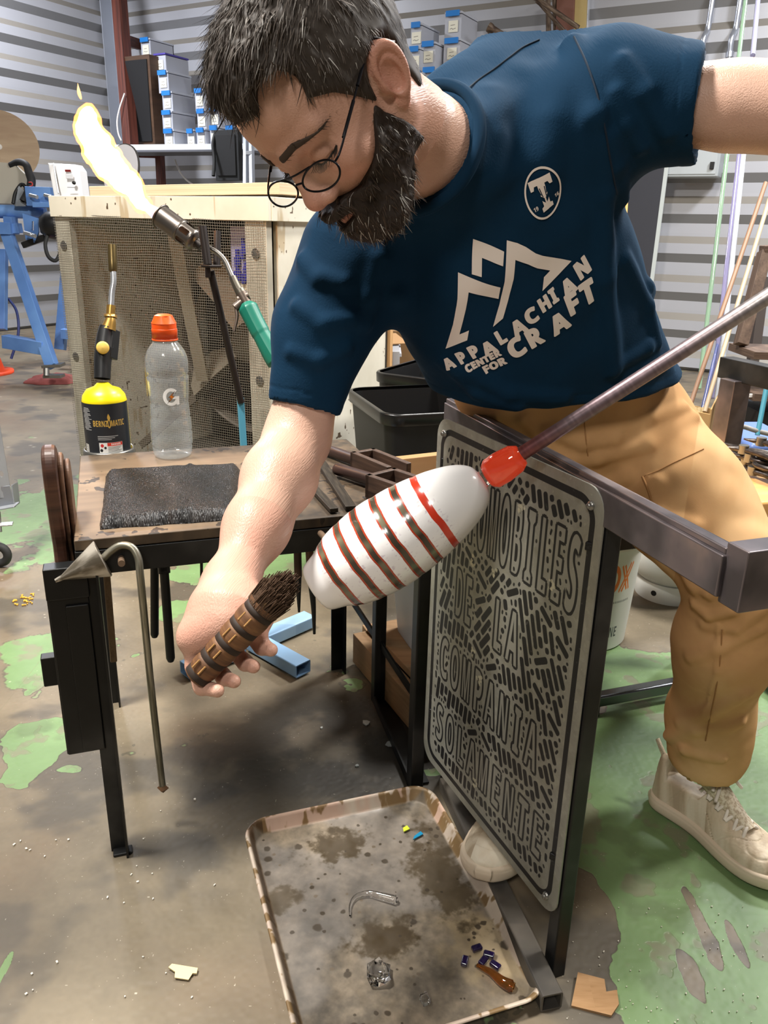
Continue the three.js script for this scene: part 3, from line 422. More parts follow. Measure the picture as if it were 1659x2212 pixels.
// ---- head, in its own metres: x to its left, y up, z forward
const capL = (a, b, ra, rb) => cap(V(...a), V(...b), ra, rb);
const jawF = capL([0.054, -0.045, -0.008], [0.020, -0.100, 0.060], 0.020, 0.017), browF = capL([0.010, 0.020, 0.0945], [0.048, 0.025, 0.072], 0.0085, 0.0085), bridgeF = capL([0, 0.010, 0.092], [0, -0.034, 0.103], 0.0072, 0.0115), lipU = capL([0, -0.0655, 0.0965], [0.022, -0.0715, 0.080], 0.0056, 0.003), lipL = capL([0, -0.0775, 0.0945], [0.018, -0.0755, 0.081], 0.0062, 0.003), neckF = capL([0, -0.05, -0.03], [0, -0.13, -0.05], 0.055, 0.056);
function earF(x, y, z) {
  x -= 0.079; y += 0.004; z += 0.014; const c = 0.88, s = 0.475;                       // flares back and out
  let w = x * c + z * s, u = -z * c + x * s, v = y; { const a = 0.16, u2 = u * Math.cos(a) - v * Math.sin(a); v = u * Math.sin(a) + v * Math.cos(a); u = u2; }
  const vv = v > 0 ? v : v * 1.12, wide = 0.0175 + 0.004 * clamp(v / 0.03, -1, 1), q = Math.hypot(u / wide, vv / 0.031), dr = (q - 1) * 0.021;
  let d = smax(dr, Math.abs(w + 0.0005) - 0.0042, 0.003);
  const rim = Math.hypot(dr + 0.0035, w - 0.0055) - 0.0038 + 0.002 * sstep(0.006, -0.02, v) * sstep(0.0, -0.012, u); d = smin(d, rim, 0.003);
  const q2 = Math.hypot((u + 0.001) / 0.0105, (v + 0.004) / 0.019), anti = Math.hypot((q2 - 1) * 0.014, w - 0.004) - 0.0032; d = smin(d, anti + 0.004 * sstep(0.004, -0.012, u), 0.004);
  d = smax(d, -ellD(u + 0.003, v + 0.005, w - 0.0085, 0.0085, 0.0135, 0.0068), 0.005);
  d = smin(d, ellD(u + 0.004, v + 0.029, w - 0.002, 0.0085, 0.008, 0.0045), 0.004);
  d = smin(d, ellD(u + 0.0145, v + 0.007, w - 0.003, 0.0045, 0.007, 0.0045), 0.006);   // tragus
  return d;
}
function headF(X, y, z) {
  const x = Math.abs(X);
  let d = ellD(x, y - 0.037, z + 0.012, 0.0765, 0.090, 0.100);
  d = smin(d, ellD(x, y + 0.018, z - 0.028, 0.062, 0.082, 0.064), 0.03); d = smin(d, ellD(x, y - 0.052, z - 0.052, 0.05, 0.036, 0.046), 0.03);
  d = smin(d, jawF(x, y, z), 0.022); d = smin(d, ellD(x, y + 0.103, z - 0.069, 0.020, 0.015, 0.016), 0.02);
  d = smin(d, ellD(x - 0.046, y + 0.026, z - 0.058, 0.020, 0.017, 0.020), 0.018);
  d = smin(d, neckF(x, y, z), 0.03);
  d = smax(d, -ellD(x - 0.034, y - 0.001, z - 0.1, 0.020, 0.013, 0.019), 0.014);
  d = smin(d, browF(x, y, z), 0.012); d = smin(d, bridgeF(x, y, z), 0.010);
  d = smin(d, ellD(x, y + 0.036, z - 0.103, 0.0132, 0.0118, 0.0125), 0.006);
  d = smin(d, ellD(x - 0.0135, y + 0.041, z - 0.093, 0.0088, 0.0082, 0.012), 0.006);
  d = smax(d, -ellD(x - 0.0065, y + 0.0495, z - 0.097, 0.0035, 0.004, 0.006), 0.003);
  d = smin(d, Math.hypot(x - 0.033, y + 0.001, z - 0.0755) - 0.0136, 0.004);
  if (z > 0.07 && y < 0.012 && y > -0.014) { const gap = Math.abs(y + 0.0055 + 3 * (x - 0.033) * (x - 0.033)) ; d += 0.0011 * Math.exp(-gap * gap / 1.2e-6) * (Math.abs(x - 0.033) < 0.014 ? 1 : 0); }   // closed-down lids
  d = smin(d, lipU(x, y, z), 0.006); d = smin(d, lipL(x, y, z), 0.006);
  if (x > 0.055) d = smin(d, earF(x, y, z), 0.007);
  return d;
}
const toHead = (x, y, z) => { const s = HEAD.s; x -= HEAD.c.x; y -= HEAD.c.y; z -= HEAD.c.z; return [(x * HEAD.L.x + y * HEAD.L.y + z * HEAD.L.z) / s, (x * HEAD.U.x + y * HEAD.U.y + z * HEAD.U.z) / s, (x * HEAD.F.x + y * HEAD.F.y + z * HEAD.F.z) / s]; };
const headW = (x, y, z) => { const [a, b, c] = toHead(x, y, z); return headF(a, b, c) * HEAD.s; };
// ---- arms and trunk under the clothes
const along = (a, b, t) => a.clone().lerp(b, t);
const neckW = chain([[hp(0, -0.045, -0.03), 0.056], [NECK.c.clone(), 0.058], [bp(0.0, 0.02, -0.02), 0.07]], 0.03);
const armR = chain([[J.shoulderR, 0.052], [along(J.shoulderR, J.elbowR, 0.5), 0.050], [J.elbowR, 0.0435], [along(J.elbowR, J.wristR, 0.3), 0.0475], [along(J.elbowR, J.wristR, 0.65), 0.0385], [J.wristR, 0.0275]], 0.03);
const armL = chain([[J.shoulderL, 0.055], [along(J.shoulderL, J.elbowL, 0.55), 0.047], [along(J.shoulderL, J.elbowL, 0.75), 0.046], [J.elbowL, 0.041], [along(J.elbowL, J.wristL, 0.3), 0.044], [J.wristL, 0.028]], 0.03);
const trunk = chain([[bp(-0.1, 0.0, -0.03), 0.06], [bp(0.1, 0.0, -0.03), 0.06], [bp(0, 0.3, -0.02), 0.09]], 0.05);
const skinF = (x, y, z) => Math.min(smin(smin(neckW(x, y, z), trunk(x, y, z), 0.05), Math.min(armR(x, y, z), armL(x, y, z)), 0.03), 9);
// ---- right hand round the brush, left hand round the pipe
const BRUSH = { a: at(424, 1462, 0.905), b: at(556, 1333, 0.895), tip: at(628, 1250, 0.89) };
const W = J.wristR;
const fing = (...p) => chain(p.map((q, i) => [at(q[0], q[1], q[2]), [0.0108, 0.0098, 0.0088, 0.0078][i]]), 0.006);
const palmR = chain([[W, 0.0275], [at(468, 1330, 0.94), 0.029], [at(440, 1368, 0.922), 0.022]], 0.03), palmR2 = chain([[W, 0.027], [at(505, 1318, 0.935), 0.026], [at(498, 1344, 0.925), 0.019]], 0.03), palmR3 = cap(at(416, 1380, 0.92), at(502, 1340, 0.925), 0.016, 0.017);
const fingersR = [fing([500, 1340, 0.925], [536, 1366, 0.935], [566, 1398, 0.932], [586, 1404, 0.910]), fing([470, 1358, 0.917], [497, 1398, 0.930], [530, 1432, 0.930], [548, 1440, 0.906]), fing([440, 1374, 0.915], [458, 1424, 0.925], [484, 1464, 0.925], [506, 1472, 0.900]), fing([414, 1388, 0.918], [420, 1440, 0.920], [436, 1484, 0.915], [470, 1492, 0.893])];
const thumbR = chain([[at(518, 1288, 0.950), 0.021], [at(548, 1306, 0.946), 0.0155], [at(566, 1335, 0.932), 0.0115], [at(560, 1366, 0.920), 0.0098]], 0.012);
const handRF = (x, y, z) => { let d = smin(smin(palmR(x, y, z), palmR2(x, y, z), 0.03), palmR3(x, y, z), 0.02); d = smin(d, armR(x, y, z), 0.02); for (const f of fingersR) d = smin(d, f(x, y, z), 0.005); return smin(d, thumbR(x, y, z), 0.014); };
const PIPE = { a: at(1052, 1028, 1.073), b: at(1659, 640, 0.94) }; PIPE.dir = PIPE.b.clone().sub(PIPE.a).normalize(); PIPE.on = (t) => PIPE.a.clone().addScaledVector(PIPE.dir, t);
let handLF, handLc;
{
  const h = PIPE.on(0.66), d = PIPE.dir, toW = J.wristL.clone().sub(h); toW.addScaledVector(d, -toW.dot(d)).normalize(); const s = d.clone().cross(toW); handLc = h;
  const q = (a, b, c) => h.clone().addScaledVector(d, a).addScaledVector(toW, b).addScaledVector(s, c), list = [];
  for (let i = 0; i < 4; i++) { const a = -0.032 + i * 0.021; list.push(chain([[q(a, 0.028, 0.022), 0.0105], [q(a, -0.008, 0.030 - 0.002 * i), 0.0098], [q(a, -0.026, 0.006), 0.009], [q(a, -0.014, -0.016), 0.008]], 0.005)); }
  const palm = chain([[J.wristL, 0.027], [q(0.0, 0.05, 0.012), 0.028], [q(0.0, 0.03, 0.014), 0.022]], 0.03), p2 = cap(q(-0.03, 0.03, 0.016), q(0.03, 0.03, 0.016), 0.015, 0.014), th = chain([[q(-0.02, 0.05, 0.0), 0.017], [q(-0.042, 0.024, -0.012), 0.012], [q(-0.05, -0.004, -0.017), 0.0095]], 0.01);
  handLF = (x, y, z) => { let r = smin(smin(palm(x, y, z), p2(x, y, z), 0.02), armL(x, y, z), 0.02); for (const f of list) r = smin(r, f(x, y, z), 0.005); return smin(r, th(x, y, z), 0.012); };
}
// ---- T-shirt
const torso = (() => {          // an oval that changes along the spine: [along, half width, half depth, sideways, forwards]
  const S = [[-0.09, 0.10, 0.07, 0.0, -0.02], [-0.03, 0.17, 0.098, 0, -0.01], [0.08, 0.188, 0.118, 0, 0.005], [0.20, 0.186, 0.122, 0.0, 0.01], [0.32, 0.184, 0.126, 0.0, 0.012], [0.43, 0.186, 0.136, 0.004, 0.012], [0.52, 0.19, 0.142, 0.01, 0.01]];
  return (x, y, z) => {
    x -= MID.x; y -= MID.y; z -= MID.z; const t = x * DOWN.x + y * DOWN.y + z * DOWN.z; let i = 0; while (i < S.length - 2 && t > S[i + 1][0]) i++;
    let k = clamp((t - S[i][0]) / (S[i + 1][0] - S[i][0])); k = k * k * (3 - 2 * k); const A = S[i], B = S[i + 1], a = lerp(A[1], B[1], k), b = lerp(A[2], B[2], k);
    const u = x * BU.x + y * BU.y + z * BU.z - lerp(A[3], B[3], k), w = x * FRONT.x + y * FRONT.y + z * FRONT.z - lerp(A[4], B[4], k), q = Math.pow(Math.pow(Math.abs(u) / a, 2.4) + Math.pow(Math.abs(w) / b, 2.4), 1 / 2.4);
    const side = (q - 1) * Math.min(a, b) * 0.9, end = Math.max(S[0][0] - t, t - S[S.length - 1][0]); return smax(side, end, 0.02);
  };
})();
const hemR = along(J.shoulderR, J.elbowR, 0.83), hemL = along(J.shoulderL, J.elbowL, 0.40);
const sleeveR = chain([[J.shoulderR.clone().addScaledVector(BU, 0.03), 0.078], [along(J.shoulderR, J.elbowR, 0.35), 0.068], [hemR, 0.0555]], 0.03);
const sleeveL = chain([[J.shoulderL.clone().addScaledVector(BU, -0.05), 0.088], [J.shoulderL.clone(), 0.082], [hemL, 0.072]], 0.03);
const hump = chain([[at(1010, 250, 1.10), 0.072], [at(1130, 188, 1.16), 0.082], [at(1240, 175, 1.14), 0.084]], 0.04);
const yoke = chain([[bp(0.02, 0.0, -0.01), 0.085], [NECK.c.clone().addScaledVector(NECK.n, -0.02), 0.078]], 0.03);
const cutPlane = (p, n) => (x, y, z) => (x - p.x) * n.x + (y - p.y) * n.y + (z - p.z) * n.z;
const dirR = J.elbowR.clone().sub(J.shoulderR).normalize(), dirL = J.elbowL.clone().sub(J.shoulderL).normalize();
const endR = cutPlane(hemR, dirR), endL = cutPlane(hemL, dirL.clone().addScaledVector(V(0, 1, 0), 0.12).normalize()), endN = cutPlane(NECK.c.clone().addScaledVector(NECK.n, 0.004), NECK.n);
const hollowR = cap(along(J.shoulderR, J.elbowR, 0.55), along(J.shoulderR, J.elbowR, 1.1), 0.0475, 0.0475), hollowL = cap(along(J.shoulderL, J.elbowL, 0.2), along(J.shoulderL, J.elbowL, 0.6), 0.063, 0.063), hollowN = cap(NECK.c.clone().addScaledVector(NECK.n, -0.03), NECK.c.clone().addScaledVector(NECK.n, 0.1), 0.062, 0.066);
const hemLine = (() => { const a = hit(torso, 968, 866), p = hit(torso, 1200, 886), c = hit(torso, 1462, 838), n = c.sub(p).cross(a.sub(p)).normalize(); if (n.dot(DOWN) < 0) n.negate(); return (x, y, z) => (x - p.x) * n.x + (y - p.y) * n.y + (z - p.z) * n.z; })();
function shirtBase(x, y, z) {
  let d = torso(x, y, z);
  d = smin(d, smax(sleeveR(x, y, z), endR(x, y, z), 0.006), 0.05);
  d = smin(d, smax(sleeveL(x, y, z), endL(x, y, z), 0.006), 0.05);
  d = smin(d, hump(x, y, z), 0.05); d = smin(d, smax(yoke(x, y, z), endN(x, y, z), 0.01), 0.05);
  return smax(d, hemLine(x, y, z) , 0.01);
}
const shirtFolds = [];                    // [p, q, width, height]: ridges and creases of the cloth
const foldPx = (f, list, pts, w, h) => { const P = pts.map(([a, b]) => hit(f, a, b)); for (let i = 0; i + 1 < P.length; i++) list.push([cap(P[i], P[i + 1], 0, 0), w, h]); };
const withFolds = (list) => (x, y, z) => { let s = 0; for (const [c, w, h] of list) { const d = c(x, y, z); if (d < 3 * w) s += 1.5 * h * Math.exp(-d * d / (w * w * 0.75)); } return s; };
// creases seen on the cloth: from the armpit, down the side, at the sleeve and at the hem
for (const [pts, w, h] of [
  [[[1235, 90], [1285, 250], [1306, 420], [1308, 600], [1325, 800]], 0.013, 0.014], [[[1345, 130], [1395, 200], [1440, 290]], 0.012, 0.006], [[[1330, 200], [1355, 270], [1385, 320]], 0.010, 0.006], [[[1318, 300], [1332, 360], [1345, 430]], 0.011, 0.008],
  [[[1400, 620], [1440, 720], [1470, 800]], 0.012, 0.010], [[[1330, 790], [1400, 750], [1460, 700]], 0.010, 0.009], [[[1340, 840], [1430, 790], [1475, 760]], 0.009, 0.008], [[[1350, 560], [1400, 660], [1420, 740]], 0.011, 0.008],
  [[[1060, 200], [1075, 300], [1070, 380]], 0.020, 0.004], [[[1190, 260], [1180, 370], [1150, 470]], 0.024, 0.005],
  [[[650, 560], [690, 600], [740, 610]], 0.012, 0.007], [[[640, 660], [700, 700], [760, 690]], 0.012, 0.006], [[[630, 760], [690, 780], [750, 750]], 0.011, 0.005], [[[820, 560], [800, 640], [790, 700]], 0.014, 0.008], [[[860, 640], [850, 720], [880, 780]], 0.014, 0.006], [[[1000, 800], [1100, 850], [1220, 860]], 0.014, 0.006], [[[960, 780], [1030, 850], [1120, 878]], 0.012, 0.005],
]) foldPx(shirtBase, shirtFolds, pts, w, h);
const shirtFold = withFolds(shirtFolds);
const shirtF = (x, y, z) => {
  let d = shirtBase(x, y, z);
  if (d < 0.05 && d > -0.05) { d -= shirtFold(x, y, z); d -= 0.006 * (noise3(x * 13 + 3, y * 13, z * 13) - 0.5) + 0.003 * (noise3(x * 31 + 3, y * 24, z * 31) - 0.5); }
  d = smax(d, -hollowR(x, y, z), 0.003); d = smax(d, -hollowL(x, y, z), 0.003); d = smax(d, -hollowN(x, y, z), 0.004);
  const hem = Math.abs(endR(x, y, z) + 0.022), hem2 = Math.abs(endL(x, y, z) + 0.024), hem3 = Math.abs(hemLine(x, y, z) + 0.024);    // stitched hems
  if (d < 0.02) { if (hem < 0.003 && sleeveR(x, y, z) < 0.03) d += 0.0012 * (1 - hem / 0.003); if (hem2 < 0.003 && sleeveL(x, y, z) < 0.03) d += 0.0012 * (1 - hem2 / 0.003); if (hem3 < 0.003) d += 0.0009 * (1 - hem3 / 0.003); }
  return d;
};
// ---- trousers
const pelvisF = ell(J.pelvis.clone().addScaledVector(DOWN, -0.02), [0.185, 0.17, 0.135], BU, DOWN, FRONT);
const waistF = chain([[bp(-0.08, 0.37, -0.012), 0.092], [bp(0.08, 0.37, -0.012), 0.092]], 0.05);
const thighL = chain([[J.hipL, 0.118], [along(J.hipL, J.kneeL, 0.5), 0.103], [J.kneeL, 0.082]], 0.05), shinL = chain([[J.kneeL, 0.080], [along(J.kneeL, J.ankleL, 0.35), 0.078], [along(J.kneeL, J.ankleL, 0.8), 0.068], [J.ankleL.clone().add(V(0.005, 0.012, 0.012)), 0.074]], 0.05);
const thighR = chain([[J.hipR, 0.115], [along(J.hipR, J.kneeR, 0.5), 0.10], [J.kneeR, 0.08]], 0.05), shinR = chain([[J.kneeR, 0.078], [along(J.kneeR, J.ankleR, 0.4), 0.074], [J.ankleR.clone().setY(0.14), 0.066]], 0.05);
const cutL = cutPlane(J.ankleL.clone().add(V(0, -0.052, 0)), V(0.1, -1, -0.25).normalize()), cutR = cutPlane(V(0, 0.10, 0), V(0, -1, 0)), cutW = cutPlane(bp(0, 0.34, 0), DOWN.clone().negate().addScaledVector(BU, 0.12).normalize());
const hollowLegL = cap(J.ankleL.clone().add(V(0, 0.04, 0)), J.ankleL.clone().add(V(0.01, -0.2, 0.04)), 0.058, 0.07);
function pantsBase(x, y, z) {
  let d = smin(smin(pelvisF(x, y, z), waistF(x, y, z), 0.06), smin(thighL(x, y, z), thighR(x, y, z), 0.03), 0.06);
  d = smax(d, cutW(x, y, z), 0.01);
  d = smin(d, smax(shinL(x, y, z), cutL(x, y, z), 0.008), 0.03); return smin(d, smax(shinR(x, y, z), cutR(x, y, z), 0.01), 0.03);
}
const pantsFolds = [];
for (const [pts, w, h] of [
  [[[1180, 930], [1260, 960], [1330, 950]], 0.012, 0.008], [[[1200, 1000], [1290, 990], [1400, 960], [1500, 900]], 0.013, 0.008], [[[1240, 1040], [1310, 1050], [1360, 1030]], 0.013, 0.008], [[[1290, 1090], [1360, 1080], [1420, 1040]], 0.012, 0.008], [[[1400, 1030], [1412, 1080], [1416, 1120]], 0.004, 0.004], [[[1340, 1115], [1420, 1110], [1500, 1140]], 0.014, 0.009], [[[1410, 900], [1480, 880]], 0.012, 0.006], [[[1130, 905], [1180, 960], [1210, 1010]], 0.012, 0.007],
  [[[1470, 1210], [1520, 1245], [1580, 1255]], 0.010, 0.009], [[[1490, 1255], [1530, 1282], [1570, 1270]], 0.010, 0.006], [[[1500, 1305], [1530, 1330], [1580, 1322]], 0.009, 0.009], [[[1520, 1350], [1590, 1360], [1650, 1320]], 0.012, 0.004], [[[1400, 1170], [1460, 1210], [1500, 1270]], 0.012, 0.008], [[[1490, 1420], [1550, 1400], [1640, 1360]], 0.013, 0.007], [[[1552, 1350], [1548, 1450], [1515, 1560]], 0.005, 0.0035], [[[1470, 1560], [1530, 1540], [1610, 1500]], 0.013, 0.010], [[[1440, 1590], [1500, 1575], [1600, 1560]], 0.011, 0.012], [[[1430, 1640], [1480, 1620], [1560, 1640]], 0.010, 0.010],
]) foldPx(pantsBase, pantsFolds, pts, w, h);
const pantsFold = withFolds(pantsFolds);
const pantsF = (x, y, z) => { let d = pantsBase(x, y, z); if (d < 0.05 && d > -0.05) { d -= pantsFold(x, y, z); d -= 0.006 * (noise3(x * 14 + 9, y * 14, z * 14) - 0.5) + 0.003 * (noise3(x * 33 + 9, y * 33, z * 33) - 0.5); } return smax(d, -hollowLegL(x, y, z), 0.004); };

// ---- meshes
const boundsOf = (pts, m) => { const b = new THREE.Box3().setFromPoints(pts); b.expandByScalar(m); return b; };
const person = thing('person', 'bearded man in glasses, navy printed T-shirt and tan trousers leaning over with a brush', 'person', V(0.40, 0, -1.35));
function tinted(g, f) { const p = g.attributes.position, c = new Float32Array(p.count * 3), n = g.attributes.normal; for (let i = 0; i < p.count; i++) { const k = f(p.getX(i), p.getY(i), p.getZ(i), n.getX(i), n.getY(i), n.getZ(i)); c[3 * i] = k[0]; c[3 * i + 1] = k[1]; c[3 * i + 2] = k[2]; } g.setAttribute('color', new THREE.BufferAttribute(c, 3)); return g; }
const SKIN = [0.60, 0.345, 0.255], RED = [0.60, 0.21, 0.155], PALE = [0.68, 0.45, 0.345];
{
  const bh = boundsOf([HEAD.c], 0.165 * HEAD.s), clipN = cutPlane(hp(0, -0.10, -0.04), hp(0, -1, -0.25).sub(hp(0, 0, 0)).normalize());
  const gh = netMesh((x, y, z) => smax(headW(x, y, z), clipN(x, y, z), 0.002), bh.min, bh.max, 0.0021 * CELLQ);
  tinted(gh, (x, y, z) => { const [a, b, c] = toHead(x, y, z), ax = Math.abs(a); let k = SKIN; const n = noise3(x * 90, y * 90, z * 90); const red = clamp(Math.exp(-(((ax) / 0.016) ** 2 + ((b + 0.038) / 0.016) ** 2 + ((c - 0.115) / 0.02) ** 2)) + 0.55 * Math.exp(-(((ax - 0.045) / 0.022) ** 2 + ((b + 0.03) / 0.022) ** 2)) * (c > 0.02 ? 1 : 0) + (ax > 0.075 && c < 0.01 ? 0.75 : 0)); k = mix3(k, RED, 0.42 * red); const lip = Math.exp(-(((b + 0.0715) / 0.008) ** 2)) * (ax < 0.022 ? 1 : 0) * (c > 0.075 ? 1 : 0); k = mix3(k, [0.5, 0.17, 0.14], 0.7 * lip); const fore = sstep(0.03, 0.07, b) * (c > 0.02 ? 1 : 0); k = mix3(k, PALE, 0.3 * fore); return mix3(k, [0.46, 0.24, 0.16], 0.25 * (n - 0.3)); });
  const pts = [J.shoulderR, J.shoulderL, J.elbowR, J.elbowL, J.wristR, J.wristL, NECK.c, hp(0, -0.05, -0.03), bp(0, 0.35, 0)];
  const bb = boundsOf(pts, 0.075), endWR = cutPlane(along(J.elbowR, J.wristR, 0.62), J.wristR.clone().sub(J.elbowR).normalize()), endWL = cutPlane(along(J.elbowL, J.wristL, 0.62), J.wristL.clone().sub(J.elbowL).normalize());
  const armTint = (x, y, z) => mix3(mix3(SKIN, PALE, 0.65), [0.5, 0.26, 0.18], 0.5 * clamp(fbm(x * 30 + z * 7, y * 30 + 5, 3, 3) - 0.25));
  const cutBody = (x, y, z) => { let d = skinF(x, y, z); if (armR(x, y, z) < 0.03) d = smax(d, endWR(x, y, z), 0.002); if (armL(x, y, z) < 0.03) d = smax(d, endWL(x, y, z), 0.002); return d; };
  const gb = tinted(netMesh(cutBody, bb.min, bb.max, 0.0055 * CELLQ), armTint);
  const hb = boundsOf([along(J.elbowR, J.wristR, 0.58), W, at(440, 1460, 0.93), at(575, 1400, 0.93), at(398, 1400, 0.91)], 0.04), startR = cutPlane(along(J.elbowR, J.wristR, 0.60), J.elbowR.clone().sub(J.wristR).normalize());
  const handTint = (x, y, z) => mix3(mix3(SKIN, PALE, 0.45), RED, 0.30 * clamp(noise3(x * 50, y * 50, z * 50) + 0.1));
  const gr = tinted(netMesh((x, y, z) => smax(handRF(x, y, z), startR(x, y, z), 0.001), hb.min, hb.max, 0.0026 * CELLQ), handTint);
  const lb = boundsOf([along(J.elbowL, J.wristL, 0.58), J.wristL, handLc], 0.075), startL = cutPlane(along(J.elbowL, J.wristL, 0.60), J.elbowL.clone().sub(J.wristL).normalize());
  const gl = tinted(netMesh((x, y, z) => smax(handLF(x, y, z), startL(x, y, z), 0.001), lb.min, lb.max, 0.004 * CELLQ), handTint);
  const pore = dataTex(256, 256, (u, v) => 0.5 + 0.5 * (fbm(u * 60, v * 60, 3, 5) - 0.5), false); pore.repeat.set(14, 14);
  const all = mergeGeometries([gh, gb, gr, gl].map((g) => { g.setAttribute('uv', new THREE.BufferAttribute(new Float32Array(g.attributes.position.count * 2), 2)); return planarUV(g, V(1, 0, 0.3), V(0, 1, 0.2)); }));
  part('body', all, PHYS(0xffffff, 0.42, 0, { vertexColors: true, bumpMap: pore, bumpScale: 0.0009, specularIntensity: 0.6 }), person);
}
{
  const sb = boundsOf([J.shoulderR, J.shoulderL, hemR, hemL, NECK.c, bp(0.2, 0.48, 0.1), bp(-0.2, 0.48, 0.1), bp(0.2, 0.48, -0.1), bp(-0.2, 0.48, -0.1), bp(-0.2, 0.2, 0), bp(0.2, 0.1, 0.12)], 0.09);
  const g = netMesh(shirtF, sb.min, sb.max, 0.0046 * CELLQ); planarUV(g, BU.clone().multiplyScalar(1), DOWN);
  const weave = dataTex(256, 256, (u, v) => 0.5 + 0.6 * (fbm(u * 90, v * 90, 2, 7) - 0.5), false); weave.repeat.set(9, 9);
  const navy = PHYS(0x0a2d46, 0.88, 0, { bumpMap: weave, bumpScale: 0.0004, sheen: 0.35, sheenColor: new THREE.Color(0x2f6f98), sheenRoughness: 0.5, specularIntensity: 0.3 });
  const shirt = part('t_shirt', g, navy, person);
  // ribbed collar
  const [cx, cy] = dirBasis(NECK.n), ringPts = Array.from({ length: 40 }, (_, i) => { const a = i / 40 * 2 * Math.PI; return NECK.c.clone().addScaledVector(cx, 0.076 * Math.cos(a)).addScaledVector(cy, 0.080 * Math.sin(a)).addScaledVector(NECK.n, 0.002); });
  const cg = new THREE.TubeGeometry(new THREE.CatmullRomCurve3(ringPts, true), 90, 0.008, 10, true);
  part('collar', cg, navy, shirt);
  const pb = boundsOf([J.pelvis, J.hipL, J.hipR, J.kneeL, J.kneeR, J.ankleL, J.ankleR, bp(0.15, 0.42, 0), bp(-0.15, 0.42, 0)], 0.13); pb.min.y = 0.07;
  const pg = netMesh(pantsF, pb.min, pb.max, 0.0055 * CELLQ); planarUV(pg, V(1, 0, 0.4), V(0, 1, 0.3));
  const twill = dataTex(128, 128, (u, v) => 0.5 + 0.25 * Math.sin((u + v) * 60 * Math.PI) + 0.4 * (fbm(u * 30, v * 30, 2, 5) - 0.5), false); twill.repeat.set(16, 16);
  const tan = noisy(41, [[0.74, 0.57, 0.39], [0.80, 0.62, 0.43], [0.82, 0.65, 0.46], [0.86, 0.70, 0.51]], 5, 1.1); tan.repeat.set(2, 2);
  part('trousers', pg, PHYS(0xffffff, 0.88, 0, { map: tan, bumpMap: twill, bumpScale: 0.00015, sheen: 0.15, sheenColor: new THREE.Color(0xd8b080), specularIntensity: 0.3 }), person);
  // stitched seams that show on the cloth
  const seam = (name, f, pts, r, mat, parent) => part(name, tube(pts.map(([a, b]) => { const p = hit(f, a, b); return p.addScaledVector(gradient(f, p), r * 0.35); }), r, pts.length * 8, 6), mat, parent);
  const navySeam = MAT(0x061d30, 0.9), tanSeam = MAT(0xa87b4c, 0.9), pants = person.children.find((c) => c.name === 'trousers');
  seam('shoulder_seam', shirtF, [[1006, 196], [1034, 172], [1066, 150], [1100, 124], [1130, 102], [1165, 86]], 0.0011, navySeam, shirt);
  seam('sleeve_seam', shirtF, [[1240, 80], [1268, 140], [1290, 205], [1306, 275], [1318, 345], [1332, 420]], 0.0014, navySeam, shirt);
  seam('pocket_edge', pantsF, [[1388, 1030], [1398, 1052], [1407, 1078], [1413, 1105], [1414, 1130]], 0.0022, tanSeam, pants);
  seam('pocket_seam', pantsF, [[1388, 1030], [1420, 1018], [1455, 1000], [1490, 984], [1520, 970]], 0.0010, tanSeam, pants);
  seam('fly_seam', pantsF, [[1262, 905], [1264, 930], [1266, 955], [1270, 985]], 0.0012, tanSeam, pants);
  seam('leg_seam', pantsF, [[1560, 1360], [1556, 1420], [1548, 1480], [1536, 1540], [1524, 1600]], 0.0012, tanSeam, pants);
}
// ---- hair, beard, brows: a solid body of hair and thousands of fine locks on it
const hairCut = (X, y, z) => {
  const x = Math.abs(X), f1 = -0.80 * (y - 0.066) + 0.60 * (z - 0.090), f2 = -0.53 * (y - 0.045) + 0.845 * (z - 0.052);
  let c = Math.min(f1, f2); c = smax(c, 0.024 - Math.hypot(x - 0.047, y - 0.067, z - 0.078), 0.008); c = smax(c, -(y + 0.050 + 0.25 * (z + 0.08)), 0.01);                          // hairline and nape
  c = smax(c, smin(-(y + 0.03), z + 0.045, 0.01), 0.01);                                                  // bare skin below the ears
  const e = Math.hypot((y + 0.006) / 1.25, z + 0.016) - 0.027; if (x > 0.05) c = smax(c, -e, 0.006); return c;
};
const hairF = (X, y, z) => {
  const x = Math.abs(X); let d = ellD(x, y - 0.046, z + 0.012, 0.083, 0.098, 0.108);
  d = smin(d, ellD(x, y - 0.086, z - 0.046, 0.058, 0.040, 0.050), 0.03);                                  // longer on top and swept forward
  d -= 0.0045 * (noise3(x * 70, y * 70 + 4, z * 60) - 0.5) + 0.004 * (noise3(X * 150, y * 60, z * 160) - 0.5);
  d = smin(d, headF(X, y, z) - 0.004, 0.01);
  return smax(d, hairCut(X, y, z), 0.010);
};
const beardCut = (X, y, z) => {
  const x = Math.abs(X); const yb = z < 0.074 ? lerp(0.016, -0.056, Math.pow(clamp((z - 0.004) / 0.070), 0.72)) : lerp(-0.056, -0.0535, clamp((z - 0.074) / 0.02));
  let c = y - yb; c = smax(c, (y > -0.05 ? 0.004 - 0.35 * (y + 0.05) * -1 : 0.004 + 0.4 * (y + 0.05)) - z, 0.006); c = smax(c, -(y + 0.129), 0.006); if (y < -0.085) c = smax(c, 0.012 - z + (y + 0.085) * -0.25, 0.01);
  return smax(c, 0.0185 - Math.hypot(x * 0.85, y + 0.036, z - 0.098), 0.004);
};
